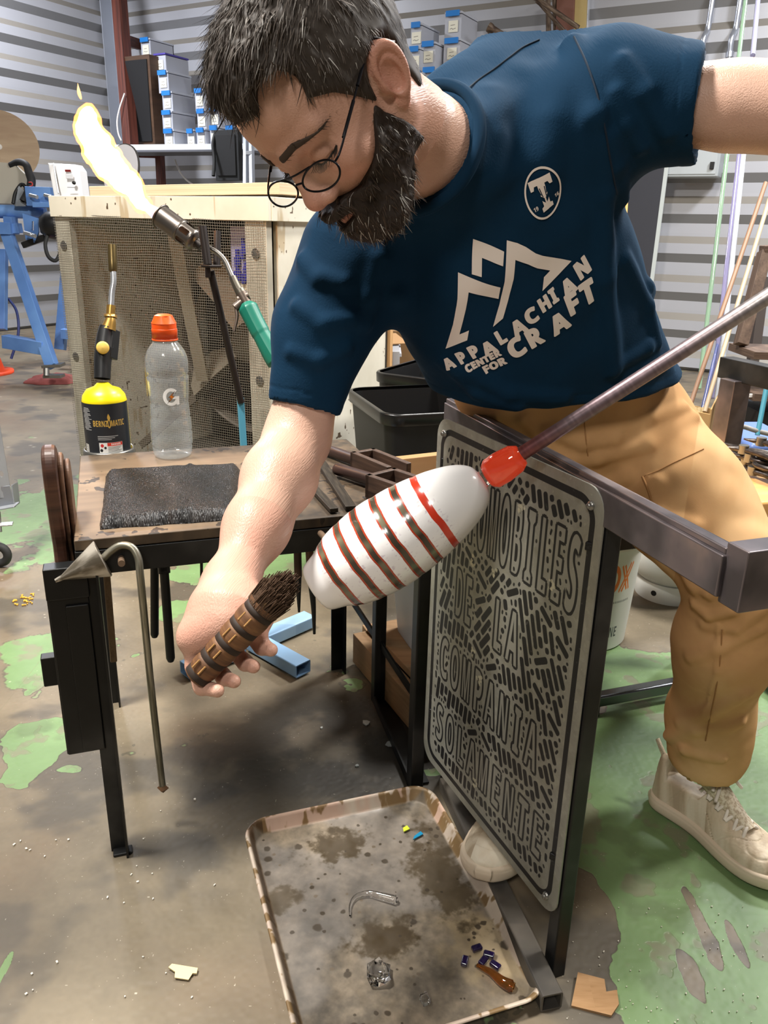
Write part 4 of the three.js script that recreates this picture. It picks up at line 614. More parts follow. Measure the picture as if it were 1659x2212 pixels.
const beardF = (X, y, z) => {
  const x = Math.abs(X), chin = Math.exp(-(((y + 0.108) / 0.022) ** 2 + ((z - 0.07) / 0.03) ** 2)), side = sstep(0.05, 0.0, z), mous = Math.exp(-(((y + 0.0605) / 0.008) ** 2)) * (z > 0.07 ? 1 : 0);
  let d = headF(X, y, z) - (0.0065 + 0.014 * chin + 0.004 * mous - 0.003 * side - 0.003 * sstep(-0.03, 0.0, y));
  d -= 0.004 * (noise3(X * 160, y * 160, z * 160) - 0.5) + 0.004 * (noise3(X * 70, y * 70, z * 70) - 0.5);
  d = smax(d, beardCut(X, y, z), 0.006);
  return smax(d, -ellD(x, y + 0.0735, z - 0.102, 0.021, 0.0058, 0.02), 0.004);
};
const HM = new THREE.Matrix4().makeBasis(HEAD.L.clone().multiplyScalar(HEAD.s), HEAD.U.clone().multiplyScalar(HEAD.s), HEAD.F.clone().multiplyScalar(HEAD.s)).setPosition(HEAD.c);
const hairMat = PHYS(0xffffff, 0.62, 0, { vertexColors: true, specularIntensity: 0.45 });
function locks(base, count, seed, flow, len, width, colour, lift = 0.3, mess = 0.3) {
  const R = rng(seed), p = base.attributes.position, n = base.attributes.normal, ix = base.index.array, cum = []; let total = 0; const a = V(), b = V(), c = V();
  for (let i = 0; i < ix.length; i += 3) { a.fromBufferAttribute(p, ix[i]); b.fromBufferAttribute(p, ix[i + 1]); c.fromBufferAttribute(p, ix[i + 2]); total += b.clone().sub(a).cross(c.clone().sub(a)).length(); cum.push(total); }
  const pos = [], nor = [], col = [], idx = [];
  for (let s = 0; s < count; s++) {
    const t = R() * total; let lo = 0, hi = cum.length - 1; while (lo < hi) { const m = (lo + hi) >> 1; if (cum[m] < t) lo = m + 1; else hi = m; }
    let u = R(), v = R(); if (u + v > 1) { u = 1 - u; v = 1 - v; } const i = lo * 3, w = 1 - u - v, P = V(), N = V();
    for (const [k, q] of [[ix[i], w], [ix[i + 1], u], [ix[i + 2], v]]) { P.addScaledVector(a.fromBufferAttribute(p, k), q); N.addScaledVector(b.fromBufferAttribute(n, k), q); } N.normalize();
    const L = len(P, R); if (L <= 0) continue;
    const F = flow(P).clone(); F.addScaledVector(N, -F.dot(N)).normalize(); const d = F.clone().addScaledVector(N, lift * (0.5 + R())).add(V(R() - 0.5, R() - 0.5, R() - 0.5).multiplyScalar(mess * 2)).normalize();
    const side = d.clone().cross(N).normalize(), C = colour(P, R), W = width * (0.6 + 0.8 * R()), at0 = pos.length / 3, curl = V(R() - 0.5, R() - 0.5, R() - 0.5).multiplyScalar(mess * 1.2);
    let q = P.clone().addScaledVector(N, -0.0015);
    for (let k = 0; k <= 3; k++) { const ww = W * (k === 3 ? 0.15 : 1 - 0.2 * k); for (const sg of [-1, 1]) { const x = q.clone().addScaledVector(side, sg * ww / 2); pos.push(x.x, x.y, x.z); const nn = N.clone().addScaledVector(side, sg * 0.6).normalize(); nor.push(nn.x, nn.y, nn.z); col.push(...C); } d.addScaledVector(N, -lift * 0.30).addScaledVector(curl, 0.4).normalize(); q.addScaledVector(d, L / 3); }
    for (let k = 0; k < 3; k++) { const o = at0 + 2 * k; idx.push(o, o + 1, o + 2, o + 1, o + 3, o + 2); }
  }
  const g = new THREE.BufferGeometry(); g.setAttribute('position', new THREE.Float32BufferAttribute(pos, 3)); g.setAttribute('normal', new THREE.Float32BufferAttribute(nor, 3)); g.setAttribute('color', new THREE.Float32BufferAttribute(col, 3)); g.setIndex(idx); return g;
}
function hairPart(name, f, lo, hi, cell, base, locksArgs) {
  const g = netMesh(f, V(...lo), V(...hi), cell); tinted(g, () => base);
  const parts = [g, ...locksArgs.map((a) => locks(g, ...a))]; for (const k of parts) { k.deleteAttribute('uv'); }
  const all = mergeGeometries(parts); all.applyMatrix4(HM); part(name, all, hairMat, person);
}
const DARKH = [0.042, 0.033, 0.028], BROWNH = [0.105, 0.082, 0.066], GREYH = [0.40, 0.385, 0.36];
const hairCol = (grey) => (P, R) => { const side = Math.abs(P.x) > 0.06 ? 1.6 : 0.8; return R() < grey * side ? mix3(GREYH, BROWNH, 0.6 * R()) : mix3(DARKH, BROWNH, R() * (side > 1 ? 1 : 0.7)); };
const Q = TEXQ < 1 ? 0.4 : 1;
hairPart('hair', hairF, [-0.1, -0.09, -0.135], [0.1, 0.155, 0.12], 0.0026 * CELLQ, [0.045, 0.036, 0.030], [
  [Math.floor(11000 * Q), 3, (P) => P.y > 0.085 ? V(P.x * 3, -0.25, 1) : V(0, -0.75, 0.45 - 6 * Math.max(0, -P.z)), (P, R) => (P.y > 0.09 ? 0.022 : P.y > 0.05 ? 0.014 : 0.009) * (0.6 + 0.8 * R()), 0.0012, hairCol(0.10), 0.28, 0.16],
  [Math.floor(2500 * Q), 4, (P) => V(P.x * 3, -0.5, 1), (P, R) => (P.y > 0.06 && P.z > 0.02 ? 0.022 : 0) * (0.6 + 0.8 * R()), 0.0014, hairCol(0.08), 0.35, 0.25]]);
hairPart('beard', beardF, [-0.085, -0.145, -0.04], [0.085, 0.0, 0.125], 0.0022 * CELLQ, [0.028, 0.020, 0.016], [
  [Math.floor(6500 * Q), 7, (P) => P.z > 0.088 && P.y > -0.068 ? V(P.x * 8, -1, 0) : V(0, -1, 0.35), (P, R) => (P.y < -0.085 ? 0.014 : P.z < 0.04 ? 0.008 : 0.010) * (0.5 + R()), 0.0010, (P, R) => R() < (P.y < -0.07 || P.z < 0.05 ? 0.16 : 0.04) ? mix3(GREYH, [0.6, 0.58, 0.54], R()) : mix3(DARKH, [0.07, 0.045, 0.03], R()), 0.40, 0.42]]);
for (const sg of [1, -1]) hairPart('eyebrow', (x, y, z) => smax(headF(x, y, z) - 0.0015, Math.hypot((y - 0.0215 - 0.004 * (1 - Math.abs(Math.abs(x) - 0.03) / 0.02)) / 1, 0) - 0.0040 * (1 - 0.65 * sstep(0.028, 0.058, Math.abs(x))) + (x * sg < 0.008 || x * sg > 0.058 ? 1 : 0), 0.002), [sg > 0 ? 0.006 : -0.062, 0.01, 0.04], [sg > 0 ? 0.062 : -0.006, 0.036, 0.115], 0.0013 * (TEXQ < 1 ? 1.3 : 1), [0.06, 0.042, 0.032], [[Math.floor(420 * Q), 9, (P) => V(sg, 0.15, -0.2), (P, R) => 0.008 * (0.5 + R()), 0.0008, (P, R) => mix3(DARKH, [0.06, 0.045, 0.03], R()), 0.3, 0.25]]);
for (const sg of [1, -1]) { const lid = (x, y) => { const o = V(x, y, 0.13); let z = 0.13; for (let i = 0; i < 60; i++) { const d = headF(x, y, z); if (d < 0.0002) break; z -= d * 0.7; } return hp(x, y, z + 0.0006); }; const arc = [0.019, 0.026, 0.033, 0.040, 0.047, 0.052].map((x, i) => lid(sg * x, -0.006 - 0.0035 * Math.sin((i / 5) * Math.PI) + 0.002 * (i / 5)));
  const hairs = [tube(arc, 0.0011, 30, 6)]; for (let i = 0; i < 16; i++) { const k = i / 15, c = new THREE.CatmullRomCurve3(arc).getPoint(k); hairs.push(taper([c, c.clone().addScaledVector(HEAD.F, 0.004).addScaledVector(HEAD.U, -0.003), c.clone().addScaledVector(HEAD.F, 0.009).addScaledVector(HEAD.U, -0.0035).addScaledVector(HEAD.L, sg * 0.004 * (k - 0.3))], (s) => lerp(0.0006, 0.0002, s), 4, 4)); } part('eyelashes', hairs, MAT(0x1c1410, 0.7), person); }
// ---- glasses
{
  const g = new THREE.Group(); g.name = 'eyeglasses'; person.add(g); tag(g, 'thin dark round metal glasses low on the nose');
  const wire = MAT(0x16161c, 0.3, 0.7), toV = (x, y, z) => V().addScaledVector(CR, x).addScaledVector(CU, y).addScaledVector(CF, -z), GX = toV(0.649, -0.054, 0.759).normalize(), GY = toV(-0.650, 0.480, 0.590).normalize(), GZ = GX.clone().cross(GY).normalize(), GC = at(648.6, 404.6, 0.833), GL = { y: 0, z: 0 };
  const loc = (x, y, z) => GC.clone().addScaledVector(GX, x).addScaledVector(GY, y).addScaledVector(GZ, z), ringOf = (sg, k = 1) => Array.from({ length: 40 }, (_, i) => { const a = i / 40 * 2 * Math.PI, x = 0.0286 * Math.cos(a) * k, y = 0.0122 * Math.sin(a) * k * (1 + 0.10 * Math.cos(a)); return loc(sg * (0.0345 + x), y, -0.4365 * y - 0.089 * (0.0286 + x)); });
  for (const sg of [1, -1]) {
    const rim = part('rim', tube(ringOf(sg), 0.00115, 72, 8, true), wire, g);
    const pts = ringOf(sg, 0.97), c = pts.reduce((s, p) => s.add(p), V()).multiplyScalar(1 / 40).addScaledVector(GZ, 0.0015), pos = [c.x, c.y, c.z], idx = []; pts.forEach((p) => pos.push(p.x, p.y, p.z)); for (let i = 0; i < 40; i++) idx.push(0, 1 + i, 1 + (i + 1) % 40);
    const lg = new THREE.BufferGeometry(); lg.setAttribute('position', new THREE.Float32BufferAttribute(pos, 3)); lg.setIndex(idx); lg.computeVertexNormals();
    part('lens', lg, PHYS(0xffffff, 0.02, 0, { transmission: 1, thickness: 0, ior: 1.5 }), rim);
    const e1 = hp(sg * 0.0795, 0.026, -0.002), e2 = hp(sg * 0.079, 0.031, -0.018), e3 = hp(sg * 0.077, 0.006, -0.040), h = loc(sg * 0.0605, 0.0052, -0.0075), h2 = loc(sg * 0.0645, 0.0065, -0.013), m1 = h2.clone().lerp(e1, 0.18), m2 = h2.clone().lerp(e1, 0.55), m3 = h2.clone().lerp(e1, 0.70);
    part('temple', [tube([h, h2, m2, e1, e2, e3], 0.0011, 60, 8), tube([m1, h2.clone().lerp(e1, 0.35), m2], 0.0018, 8, 8), tube([m3, e1, e2, e3], 0.0019, 30, 8)], wire, g);
  }
  part('bridge', tube([loc(0.0068, 0.002, -0.002), loc(0, 0.0045, 0.001), loc(-0.0068, 0.002, -0.002)], 0.0011, 16, 8), wire, g);
  part('brow_bar', tube([loc(0.026, 0.0118, -0.0072), loc(0, 0.0118, -0.004), loc(-0.026, 0.0118, -0.0072)], 0.0011, 16, 8), wire, g);
}
// ---- shoes
function shoe(pos, toe, pitch, tall) {
  const z = toe.clone().setY(0).normalize(), x = UP.clone().cross(z), q = new THREE.Matrix4().makeBasis(x, UP, z).multiply(new THREE.Matrix4().makeRotationX(pitch)); q.setPosition(pos);
  const half = (t) => { const k = clamp(t); return 0.036 + 0.017 * sstep(0.25, 0.72, k) - 0.003 * Math.exp(-(((k - 0.4) / 0.15) ** 2)); }, L = 0.295;
  const wAt = (zz) => { const t = zz / L + 0.5; let w = half(t); if (t < 0.12) w *= Math.sqrt(clamp(1 - ((0.12 - t) / 0.13) ** 2)); if (t > 0.76) w *= Math.sqrt(clamp(1 - ((t - 0.76) / 0.245) ** 2)); return w; };
  const skew = (zz) => 0.008 * Math.sin(clamp(zz / L + 0.5) * Math.PI);
  const foot = (xx, zz, grow) => { const t = clamp(zz, -L / 2, L / 2), w = wAt(t) + grow; return Math.max(Math.abs(xx - skew(zz)) - w, Math.abs(zz) - L / 2 - grow); };
  const soleF = (xx, y, zz) => { const lift = 0.012 * sstep(0.06, 0.15, zz) , f = foot(xx, zz, 0.002 + 0.003 * Math.sin((y - lift) / 0.03 * 3)); let d = smax(f * 0.85, Math.abs(y - lift * 0.6 - 0.0155) - 0.0155, 0.008); const gr = Math.abs(y - 0.024 - lift * 0.6); if (gr < 0.002) d += 0.0009 * (1 - gr / 0.002); return d; };
  const topAt = (zz) => { const t = zz / L + 0.5; return t < 0.30 ? 0.104 + 0.010 * Math.cos((t - 0.02) * 16) : lerp(0.112, 0.062, sstep(0.30, 0.78, t)) - 0.018 * sstep(0.84, 1.0, t); };
  const upperF = (xx, y, zz) => {
    const h = topAt(zz), w = wAt(clamp(zz, -L / 2, L / 2)) - 0.0015, X = (xx - skew(zz)) / Math.max(w, 0.004), Y = (y - 0.02) / (h - 0.02), narrow = 1 + 0.42 * clamp(Y) * sstep(0.78, 0.35, zz / L + 0.5);
    let d = (Math.pow(Math.pow(Math.abs(X) * narrow, 2.6) + Math.pow(Math.max(Y, 0), 2.4), 1 / 2.5) - 1) * Math.min(w, 0.05) * 0.7; d = smax(d, Math.abs(zz) - L / 2 + 0.001, 0.004); d = smax(d, 0.018 - y, 0.003);
    d = smax(d, -Math.max(Math.hypot((xx - skew(zz)) / 1.0, (zz + 0.078) * 0.62) - 0.029, 0.075 - y), 0.006);                                   // collar opening
    // seams: toe cap line, vamp, quarter panels
    const seam = (v, wd, dp) => { const a = Math.abs(v); if (a < wd) d += dp * (1 - a / wd); };
    if (d < 0.01 && d > -0.01) { seam(zz - 0.078 + 3.2 * (xx - skew(zz)) ** 2 * 8 + 0.4 * (0.06 - y), 0.0022, 0.0016); seam(Math.hypot((xx - skew(zz)) * 0.8, (zz - 0.088)) - 0.031, 0.002, y > 0.05 ? 0.0014 : 0); seam(zz + 0.015 + 0.9 * (y - 0.06), 0.002, Math.abs(xx) > 0.02 ? 0.0016 : 0); seam(zz + 0.09 - 0.5 * (y - 0.05), 0.002, 0.0015); d += 0.0006 * (noise3(xx * 400, y * 400, zz * 400) - 0.5); }
    return d;
  };
  const g = new THREE.Group(); g.name = 'shoe'; person.add(g); tag(g, 'off-white scuffed leather sneaker');
  const lo = V(-0.075, -0.004, -0.16), hi = V(0.075, 0.135, 0.165), c = 0.0031 * CELLQ, put = (geo) => geo.applyMatrix4(q);
  const leather = noisy(51, [[0.70, 0.63, 0.53], [0.80, 0.74, 0.64], [0.85, 0.80, 0.71], [0.88, 0.84, 0.76]], 7, 1.3); leather.repeat.set(4, 4);
  const upper = MAT(0xffffff, 0.62, 0, { map: leather });
  part('upper', put(planarUV(netMesh(upperF, lo, hi, c), V(1, 0, 0.2), V(0, 0.3, 1))), upper, g);
  part('sole', put(planarUV(netMesh(soleF, lo, hi, c), V(1, 0, 0), V(0, 0.4, 1))), MAT(0xd8c7b0, 0.6), g);
  if (tall) {
    const S = (a, b, k) => V(skew(b) + a, topAt(b) * 0.985 - 0.004 - 0.011 * (Math.abs(a) / 0.03) ** 2 + k, b);
    part('tongue', put(taper([S(0, 0.052, -0.002), S(0, 0.0, 0.004), V(0, 0.122, -0.034), V(0, 0.138, -0.046)], (t) => 0.016 + 0.008 * t, 20, 12).applyMatrix4(new THREE.Matrix4())), upper, g);
    const lace = MAT(0xded5c8, 0.8), flat = (pts) => { const t = tube(pts, 0.0034, 24, 8); return put(t); };
    for (let i = 0; i < 5; i++) { const b = 0.058 - i * 0.020; part('lace', [flat([S(-0.027, b, 0.003), S(-0.012, b - 0.004, 0.011), S(0.012, b - 0.010, 0.011), S(0.027, b - 0.016, 0.003)]), flat([S(0.027, b, 0.003), S(0.012, b - 0.003, 0.009), S(-0.012, b - 0.012, 0.009), S(-0.027, b - 0.018, 0.003)])], lace, g); }
    const k = S(0, -0.028, 0.022); part('lace', [flat([k, k.clone().add(V(0.022, 0.012, 0.006)), k.clone().add(V(0.034, 0.002, 0.016)), k.clone().add(V(0.014, 0.002, 0.008)), k]), flat([k, k.clone().add(V(-0.020, 0.012, 0.006)), k.clone().add(V(-0.034, 0.000, 0.018)), k.clone().add(V(-0.012, 0.001, 0.008)), k]), flat([k, k.clone().add(V(0.02, 0.006, 0.02)), k.clone().add(V(0.036, -0.012, 0.032))]), flat([k, k.clone().add(V(-0.018, 0.004, 0.02)), k.clone().add(V(-0.04, -0.014, 0.03))])], lace, g);
    part('pull_tab', put(tube([V(0, 0.10, -0.137), V(0, 0.128, -0.158), V(0, 0.136, -0.163), V(0, 0.112, -0.142)], 0.004, 20, 8)), upper, g);
  }
}
{ const h = onY(1385, 1735, 0), t = onY(1650, 1930, 0), d = t.clone().sub(h).normalize(); shoe(h.clone().lerp(t, 0.5).addScaledVector(V(-d.z, 0, d.x), -0.038).addScaledVector(d, 0.012), d, 0, true); }
{ const d = V(-0.30, 0, 0.95).normalize(); shoe(onY(1052, 1868, 0.035).addScaledVector(d, -0.105).setY(0.012), d, -0.10, false); }
// ---- the print on the chest
{
  const P0 = hit(shirtBase, 950, 785), P1 = hit(shirtBase, 1285, 560), P2 = hit(shirtBase, 1020, 515), n = P1.clone().sub(P0).cross(P2.clone().sub(P0)).normalize(); if (n.dot(FRONT) < 0) n.negate();
  const ex = P1.clone().sub(P0), ey = P2.clone().sub(P0);          // the print's own plane: drawn through three points of the chest
  const px2 = (x, y) => { const det = 335 * -270 - 70 * -225, a = ((x - 950) * -270 - (y - 785) * 70) / det, b = (335 * (y - 785) + 225 * (x - 950)) / det; return P0.clone().addScaledVector(ex, a).addScaledVector(ey, b); };
  function decal(name, x0, y0, x1, y1, cw, ch, draw) {
    const tex = canvasTex(cw, ch, draw, true), mask = canvasTex(cw, ch, (g) => { g.fillStyle = '#000'; g.fillRect(0, 0, cw, ch); draw(g, cw, ch, '#fff'); }, false), N = 70, pos = [], uv = [], idx = [], nn = [];
    for (let j = 0; j <= N; j++) for (let i = 0; i <= N; i++) { const q = px2(lerp(x0, x1, i / N), lerp(y0, y1, j / N)).addScaledVector(n, 0.09), p = march(shirtF, q, n.clone().negate(), 0, 0.3), g = gradient(shirtF, p); p.addScaledVector(g, 0.0012); pos.push(p.x, p.y, p.z); nn.push(g.x, g.y, g.z); uv.push(i / N, 1 - j / N); }
    for (let j = 0; j < N; j++) for (let i = 0; i < N; i++) { const a = j * (N + 1) + i; idx.push(a, a + N + 1, a + 1, a + 1, a + N + 1, a + N + 2); }
    const g = new THREE.BufferGeometry(); g.setAttribute('position', new THREE.Float32BufferAttribute(pos, 3)); g.setAttribute('normal', new THREE.Float32BufferAttribute(nn, 3)); g.setAttribute('uv', new THREE.Float32BufferAttribute(uv, 2)); g.setIndex(idx);
    part(name, g, MAT(0xf1e6dc, 0.75, 0, { alphaMap: mask, alphaTest: 0.5, transparent: false }), person.children.find((c) => c.name === 't_shirt'));
  }
  // coordinates of the artwork: 3.95 units to one unit of the chest plane grid, origin at (900, 480)
  decal('chest_print', 900, 480, 1320, 820, 1659, 1343, (g, w, h, ink = '#fff') => {
    g.fillStyle = ink; const poly = (p) => { g.beginPath(); p.forEach(([x, y], i) => (i ? g.lineTo(x, y) : g.moveTo(x, y))); g.closePath(); g.fill(); };
    poly([[352, 375], [692, 462], [680, 556], [428, 502], [405, 640], [355, 865], [434, 820], [420, 908], [240, 1015], [300, 780], [335, 560]]);
    poly([[480, 138], [724, 212], [712, 308], [548, 265], [537, 388], [460, 376]]);
    poly([[748, 138], [830, 152], [900, 178], [980, 222], [1040, 242], [1303, 305], [1052, 500], [1062, 400], [1115, 357], [1000, 330], [920, 295], [812, 262], [800, 400], [760, 580], [722, 712], [637, 782], [690, 600], [724, 420]]);
    const text = (s, x, y, rot, size, sx = 1) => { g.save(); g.translate(x, y); g.rotate(rot); g.scale(sx, 1); g.font = `bold ${size}px sans-serif`; g.textAlign = 'center'; g.textBaseline = 'middle'; g.lineWidth = size * 0.09; g.lineJoin = 'round'; g.strokeStyle = ink; g.strokeText(s, 0, 0); g.fillText(s, 0, 0); g.restore(); };
    const r = -0.56;
    text('A', 266, 1152, r, 128, 1.1); text('A', 606, 968, r, 156, 1.1); text('A', 860, 788, r, 168, 1.1); text('A', 1284, 486, r, 160, 1.1); text('A', 1222, 762, r + 0.05, 214, 1.12);
    text('P', 372, 1082, r, 138); text('P', 476, 1012, r, 150); text('L', 705, 868, r, 158); text('C', 965, 692, r, 165, 1.1); text('H', 1076, 598, r, 150); text('I', 1152, 542, r, 150); text('N', 1404, 362, r - 0.06, 170, 1.05);
    text('CENTER', 556, 1092, r + 0.02, 84, 1.12); text('FOR', 662, 1132, r + 0.03, 96, 1.2);
    text('C', 848, 962, r, 220, 1.12); text('R', 1000, 878, r + 0.03, 212, 1.05); text('F', 1325, 612, r + 0.1, 226); text('T', 1468, 545, r + 0.12, 236);
  });
  decal('chest_emblem', 1118, 392, 1208, 484, 512, 523, (g, w, h, ink = '#fff') => {
    g.fillStyle = ink; g.strokeStyle = ink; g.lineWidth = 20; g.save(); g.translate(w / 2, h / 2); g.rotate(-0.42); g.beginPath(); g.ellipse(0, 0, 208, 228, 0.3, 0, 7); g.stroke();
    g.beginPath(); for (const [x, y] of [[-130, -150], [130, -150], [130, -60], [95, -60], [80, -92], [42, -92], [42, 110], [70, 120], [70, 160], [-70, 160], [-70, 120], [-42, 110], [-42, -92], [-80, -92], [-95, -60], [-130, -60]]) g.lineTo(x, y); g.closePath(); g.fill();
    g.globalCompositeOperation = 'source-over'; const dark = ink === '#fff' ? '#000' : '#000'; g.fillStyle = g.strokeStyle = dark; g.lineWidth = 11;
    for (const s of [-1, 1]) { g.beginPath(); g.moveTo(s * 8, 90); g.quadraticCurveTo(s * 50, 60, s * 78, -20); g.lineTo(s * 62, -30); g.quadraticCurveTo(s * 40, 20, s * 8, 40); g.fill(); for (const k of [0, 1, 2]) { g.beginPath(); g.moveTo(s * (20 + 14 * k), 30 - 26 * k); g.lineTo(s * (30 + 22 * k), -64 - 12 * k); g.stroke(); } }
    g.fillStyle = ink; g.font = 'bold 52px sans-serif'; g.textAlign = 'center'; g.fillText('19', -138, 110); g.fillText('16', 138, 110); g.restore();
  });
}
// ---------------------------------------------------------------- the work in hand: vessel, pipe, brush
{
  const A = at(682, 1273, 1.105), B = at(1041, 1037, 1.075), ax = B.clone().sub(A).normalize(), u = A.distanceTo(B) / 430;
  const v = thing('glass_vessel', 'white opal glass vessel with brown and red stripes on the pipe end', 'glass vessel', A);
  const bands = [[68, 0], [119, 0], [165, 0], [215, 0], [264, 0], [311, 1]], out = [[0, 0], [40, 0.5], [50, 2], [56, 7], [68, 40], [83, 68], [92, 100], [97, 130], [101, 165], [101.5, 190], [100, 215], [96, 264], [88, 311], [80, 345], [66, 385], [52, 410], [36, 426], [20, 432], [14, 434]];
  const curve = new THREE.CatmullRomCurve3(out.map(([r, y]) => V(r, y, 0)), false, 'centripetal'), prof = curve.getPoints(150).map((p) => { let r = p.x; for (const [b] of bands) r -= 1.1 * Math.exp(-(((p.y - b) / 6) ** 2)); return [r * u, p.y * u]; });
  const tex = dataTex(Math.ceil(1024 * TEXQ), Math.ceil(1024 * TEXQ), (a, t) => {
    const y = t * 440, wob = 2.0 * (noise3(Math.cos(a * 6.283) * 3 + 9, Math.sin(a * 6.283) * 3, 2) - 0.5) * 2, n = noise3(a * 190, y * 0.16, 3), n2 = noise3(a * 60, y * 0.3, 7); let c = [0.975, 0.97, 0.97];
    for (const [b, red] of bands) { const d = y - b - wob, e = Math.abs(d); const f = Math.exp(-(((e - 12) / 6.5) ** 2)) * sstep(0.68, 0.88, n) * (n2 > 0.35 ? 1 : 0.25); c = mix3(c, [0.70, 0.62, 0.69], 0.42 * f);
      if (red) { if (e < 7.5) c = [0.80, 0.235, 0.135]; } else { if (e < 9.2) c = [0.66, 0.25, 0.15]; if (e < 5.4) { const k = noise3(a * 24, 1, b); c = mix3([0.24, 0.215, 0.17], [0.44, 0.42, 0.33], clamp((k - 0.3) * 1.6)); } } }
    return c;
  });
  const bodyG = lathe(prof, A, ax, 96); { const p = bodyG.attributes.position, uv = bodyG.attributes.uv, k = V(); for (let i = 0; i < p.count; i++) { k.fromBufferAttribute(p, i).sub(A); uv.setY(i, k.dot(ax) / u / 440); } }
  part('body', bodyG, PHYS(0xffffff, 0.22, 0, { map: tex, clearcoat: 0.6, clearcoatRoughness: 0.08 }), v);
  const clear = PHYS(0xffffff, 0.03, 0, { transmission: 1, thickness: 0.02, ior: 1.5, attenuationColor: new THREE.Color(0xf2e6e0), attenuationDistance: 0.2 });
  part('neck', lathe([[0, 430], [20, 430], [17, 438], [16, 446], [20, 454], [0, 455]].map(([r, y]) => [r * u, y * u]), A, ax, 32), clear, v);
  const C = A.clone().addScaledVector(ax, 449 * u);
  part('hot_collar', lathe([[0, 0], [22, 1], [29, 8], [30, 30], [27, 62], [20, 74], [0, 76]].map(([r, y]) => [r * u, y * u]), C, PIPE.dir, 40), PHYS(0xb8402a, 0.06, 0, { clearcoat: 1, clearcoatRoughness: 0.03, emissive: 0xff4a22, emissiveIntensity: 0.34 }), v);
  part('collar_glass', lathe([[0, -6], [26, -5], [34, 6], [35, 32], [31, 66], [22, 80], [12, 82]].map(([r, y]) => [r * u, y * u]), C, PIPE.dir, 40), clear, v);
  const bead = (s, r, k) => { const g = new THREE.SphereGeometry(1, 20, 14); const [x, y, z] = dirBasis(ax); g.scale(r * u, r * u * 0.7, k * u); g.applyMatrix4(basis(x, y, z, A.clone().addScaledVector(ax, s * u))); return g; };
  part('glass_bead', bead(447, 19, 7), clear, v); part('glass_bead', bead(456, 24, 5), clear, v);
}
{
  const tex = dataTex(16, 512, (a, t) => { const c = t < 0.12 ? mix3([0.50, 0.28, 0.28], [0.50, 0.43, 0.45], t / 0.12) : mix3([0.50, 0.43, 0.45], [0.70, 0.69, 0.68], sstep(0.25, 0.75, t)); const n = 0.9 + 0.2 * noise3(t * 220, a * 3, 4); return c.map((x) => x * n); });
  const a = PIPE.on(0.055), b = PIPE.on(1.2), g = new THREE.CylinderGeometry(0.0096, 0.0096, a.distanceTo(b), 28, 60); g.rotateX(Math.PI / 2); { const [x, y, z] = dirBasis(b.clone().sub(a)); g.applyMatrix4(basis(x, y, z, a.clone().lerp(b, 0.5))); }
  const uv = g.attributes.uv; const p = g.attributes.position, k = V(), L = a.distanceTo(b); for (let i = 0; i < p.count; i++) uv.setY(i, k.fromBufferAttribute(p, i).sub(a).dot(PIPE.dir) / 0.6);
  solo('blowpipe', g, MAT(0xffffff, 0.36, 0.6, { map: tex }), 'long steel blowpipe resting on the bench rail holding the vessel', 'blowpipe');
}
{
  const a = BRUSH.a, t = BRUSH.tip, d = t.clone().sub(a).normalize(), L = a.distanceTo(t), b = thing('bound_brush', 'brown fibre brush bound in dark bands in the right hand', 'brush', a);
  const fibre = woodTex(63, [0.30, 0.20, 0.125], [0.43, 0.29, 0.18], [0.56, 0.40, 0.25], 30), prof = [], cuts = [0.03, 0.19, 0.35, 0.51, 0.67];
  for (let i = 0; i <= 60; i++) { const s = i / 60 * 0.74; let r = lerp(0.0165, 0.0205, s / 0.74); for (const c of cuts) r -= 0.0028 * Math.exp(-(((s - c) / 0.028) ** 2)); prof.push([r, s * L]); }
  prof.unshift([0, -0.002], [0.013, -0.002]); const hg = lathe(prof, a, d, 36); part('bundle', hg, MAT(0xffffff, 0.6, 0, { map: fibre }), b);
  for (const c of cuts) part('binding', lathe([[0.0142, -0.0042], [0.0158 + 0.005 * c, -0.0036], [0.0158 + 0.005 * c, 0.0036], [0.0142, 0.0042]], a.clone().addScaledVector(d, c * L), d, 30), MAT(0x2c1f16, 0.7), b);
  const R = rng(12), hairs = []; const [x, y] = dirBasis(d); for (let i = 0; i < 1300; i++) { const an = R() * 6.283, r = Math.sqrt(R()) * 0.0198, s = a.clone().addScaledVector(d, 0.70 * L).addScaledVector(x, r * Math.cos(an)).addScaledVector(y, r * Math.sin(an)), e = s.clone().addScaledVector(d, L * (0.27 + 0.09 * R()) * (1 - 0.5 * (r / 0.019) ** 2)).addScaledVector(x, r * Math.cos(an) * 0.02 + (R() - 0.5) * 0.008).addScaledVector(y, (R() - 0.5) * 0.008); hairs.push(rod(s, e, 0.0010, 0.0005, 4)); }
  const bt = part('bristles', hairs, MAT(0x4a3422, 0.6), b); bt.userData.kind = 'stuff'; tag(bt, 'dark charred bristle tip');
  const glint = []; for (const c of cuts) for (const an of [2.2, 2.75]) { const s = a.clone().addScaledVector(d, (c + 0.045) * L).addScaledVector(x, 0.0192 * Math.cos(an)).addScaledVector(y, 0.0192 * Math.sin(an)); glint.push(s); }
  glint.forEach((s) => part('glint_strip', rod(s, s.clone().addScaledVector(d, 0.075 * L), 0.0013, 0.0012, 6), MAT(0xa9804e, 0.45), b));  // light glints on the bundle, modelled as thin pale strips
}
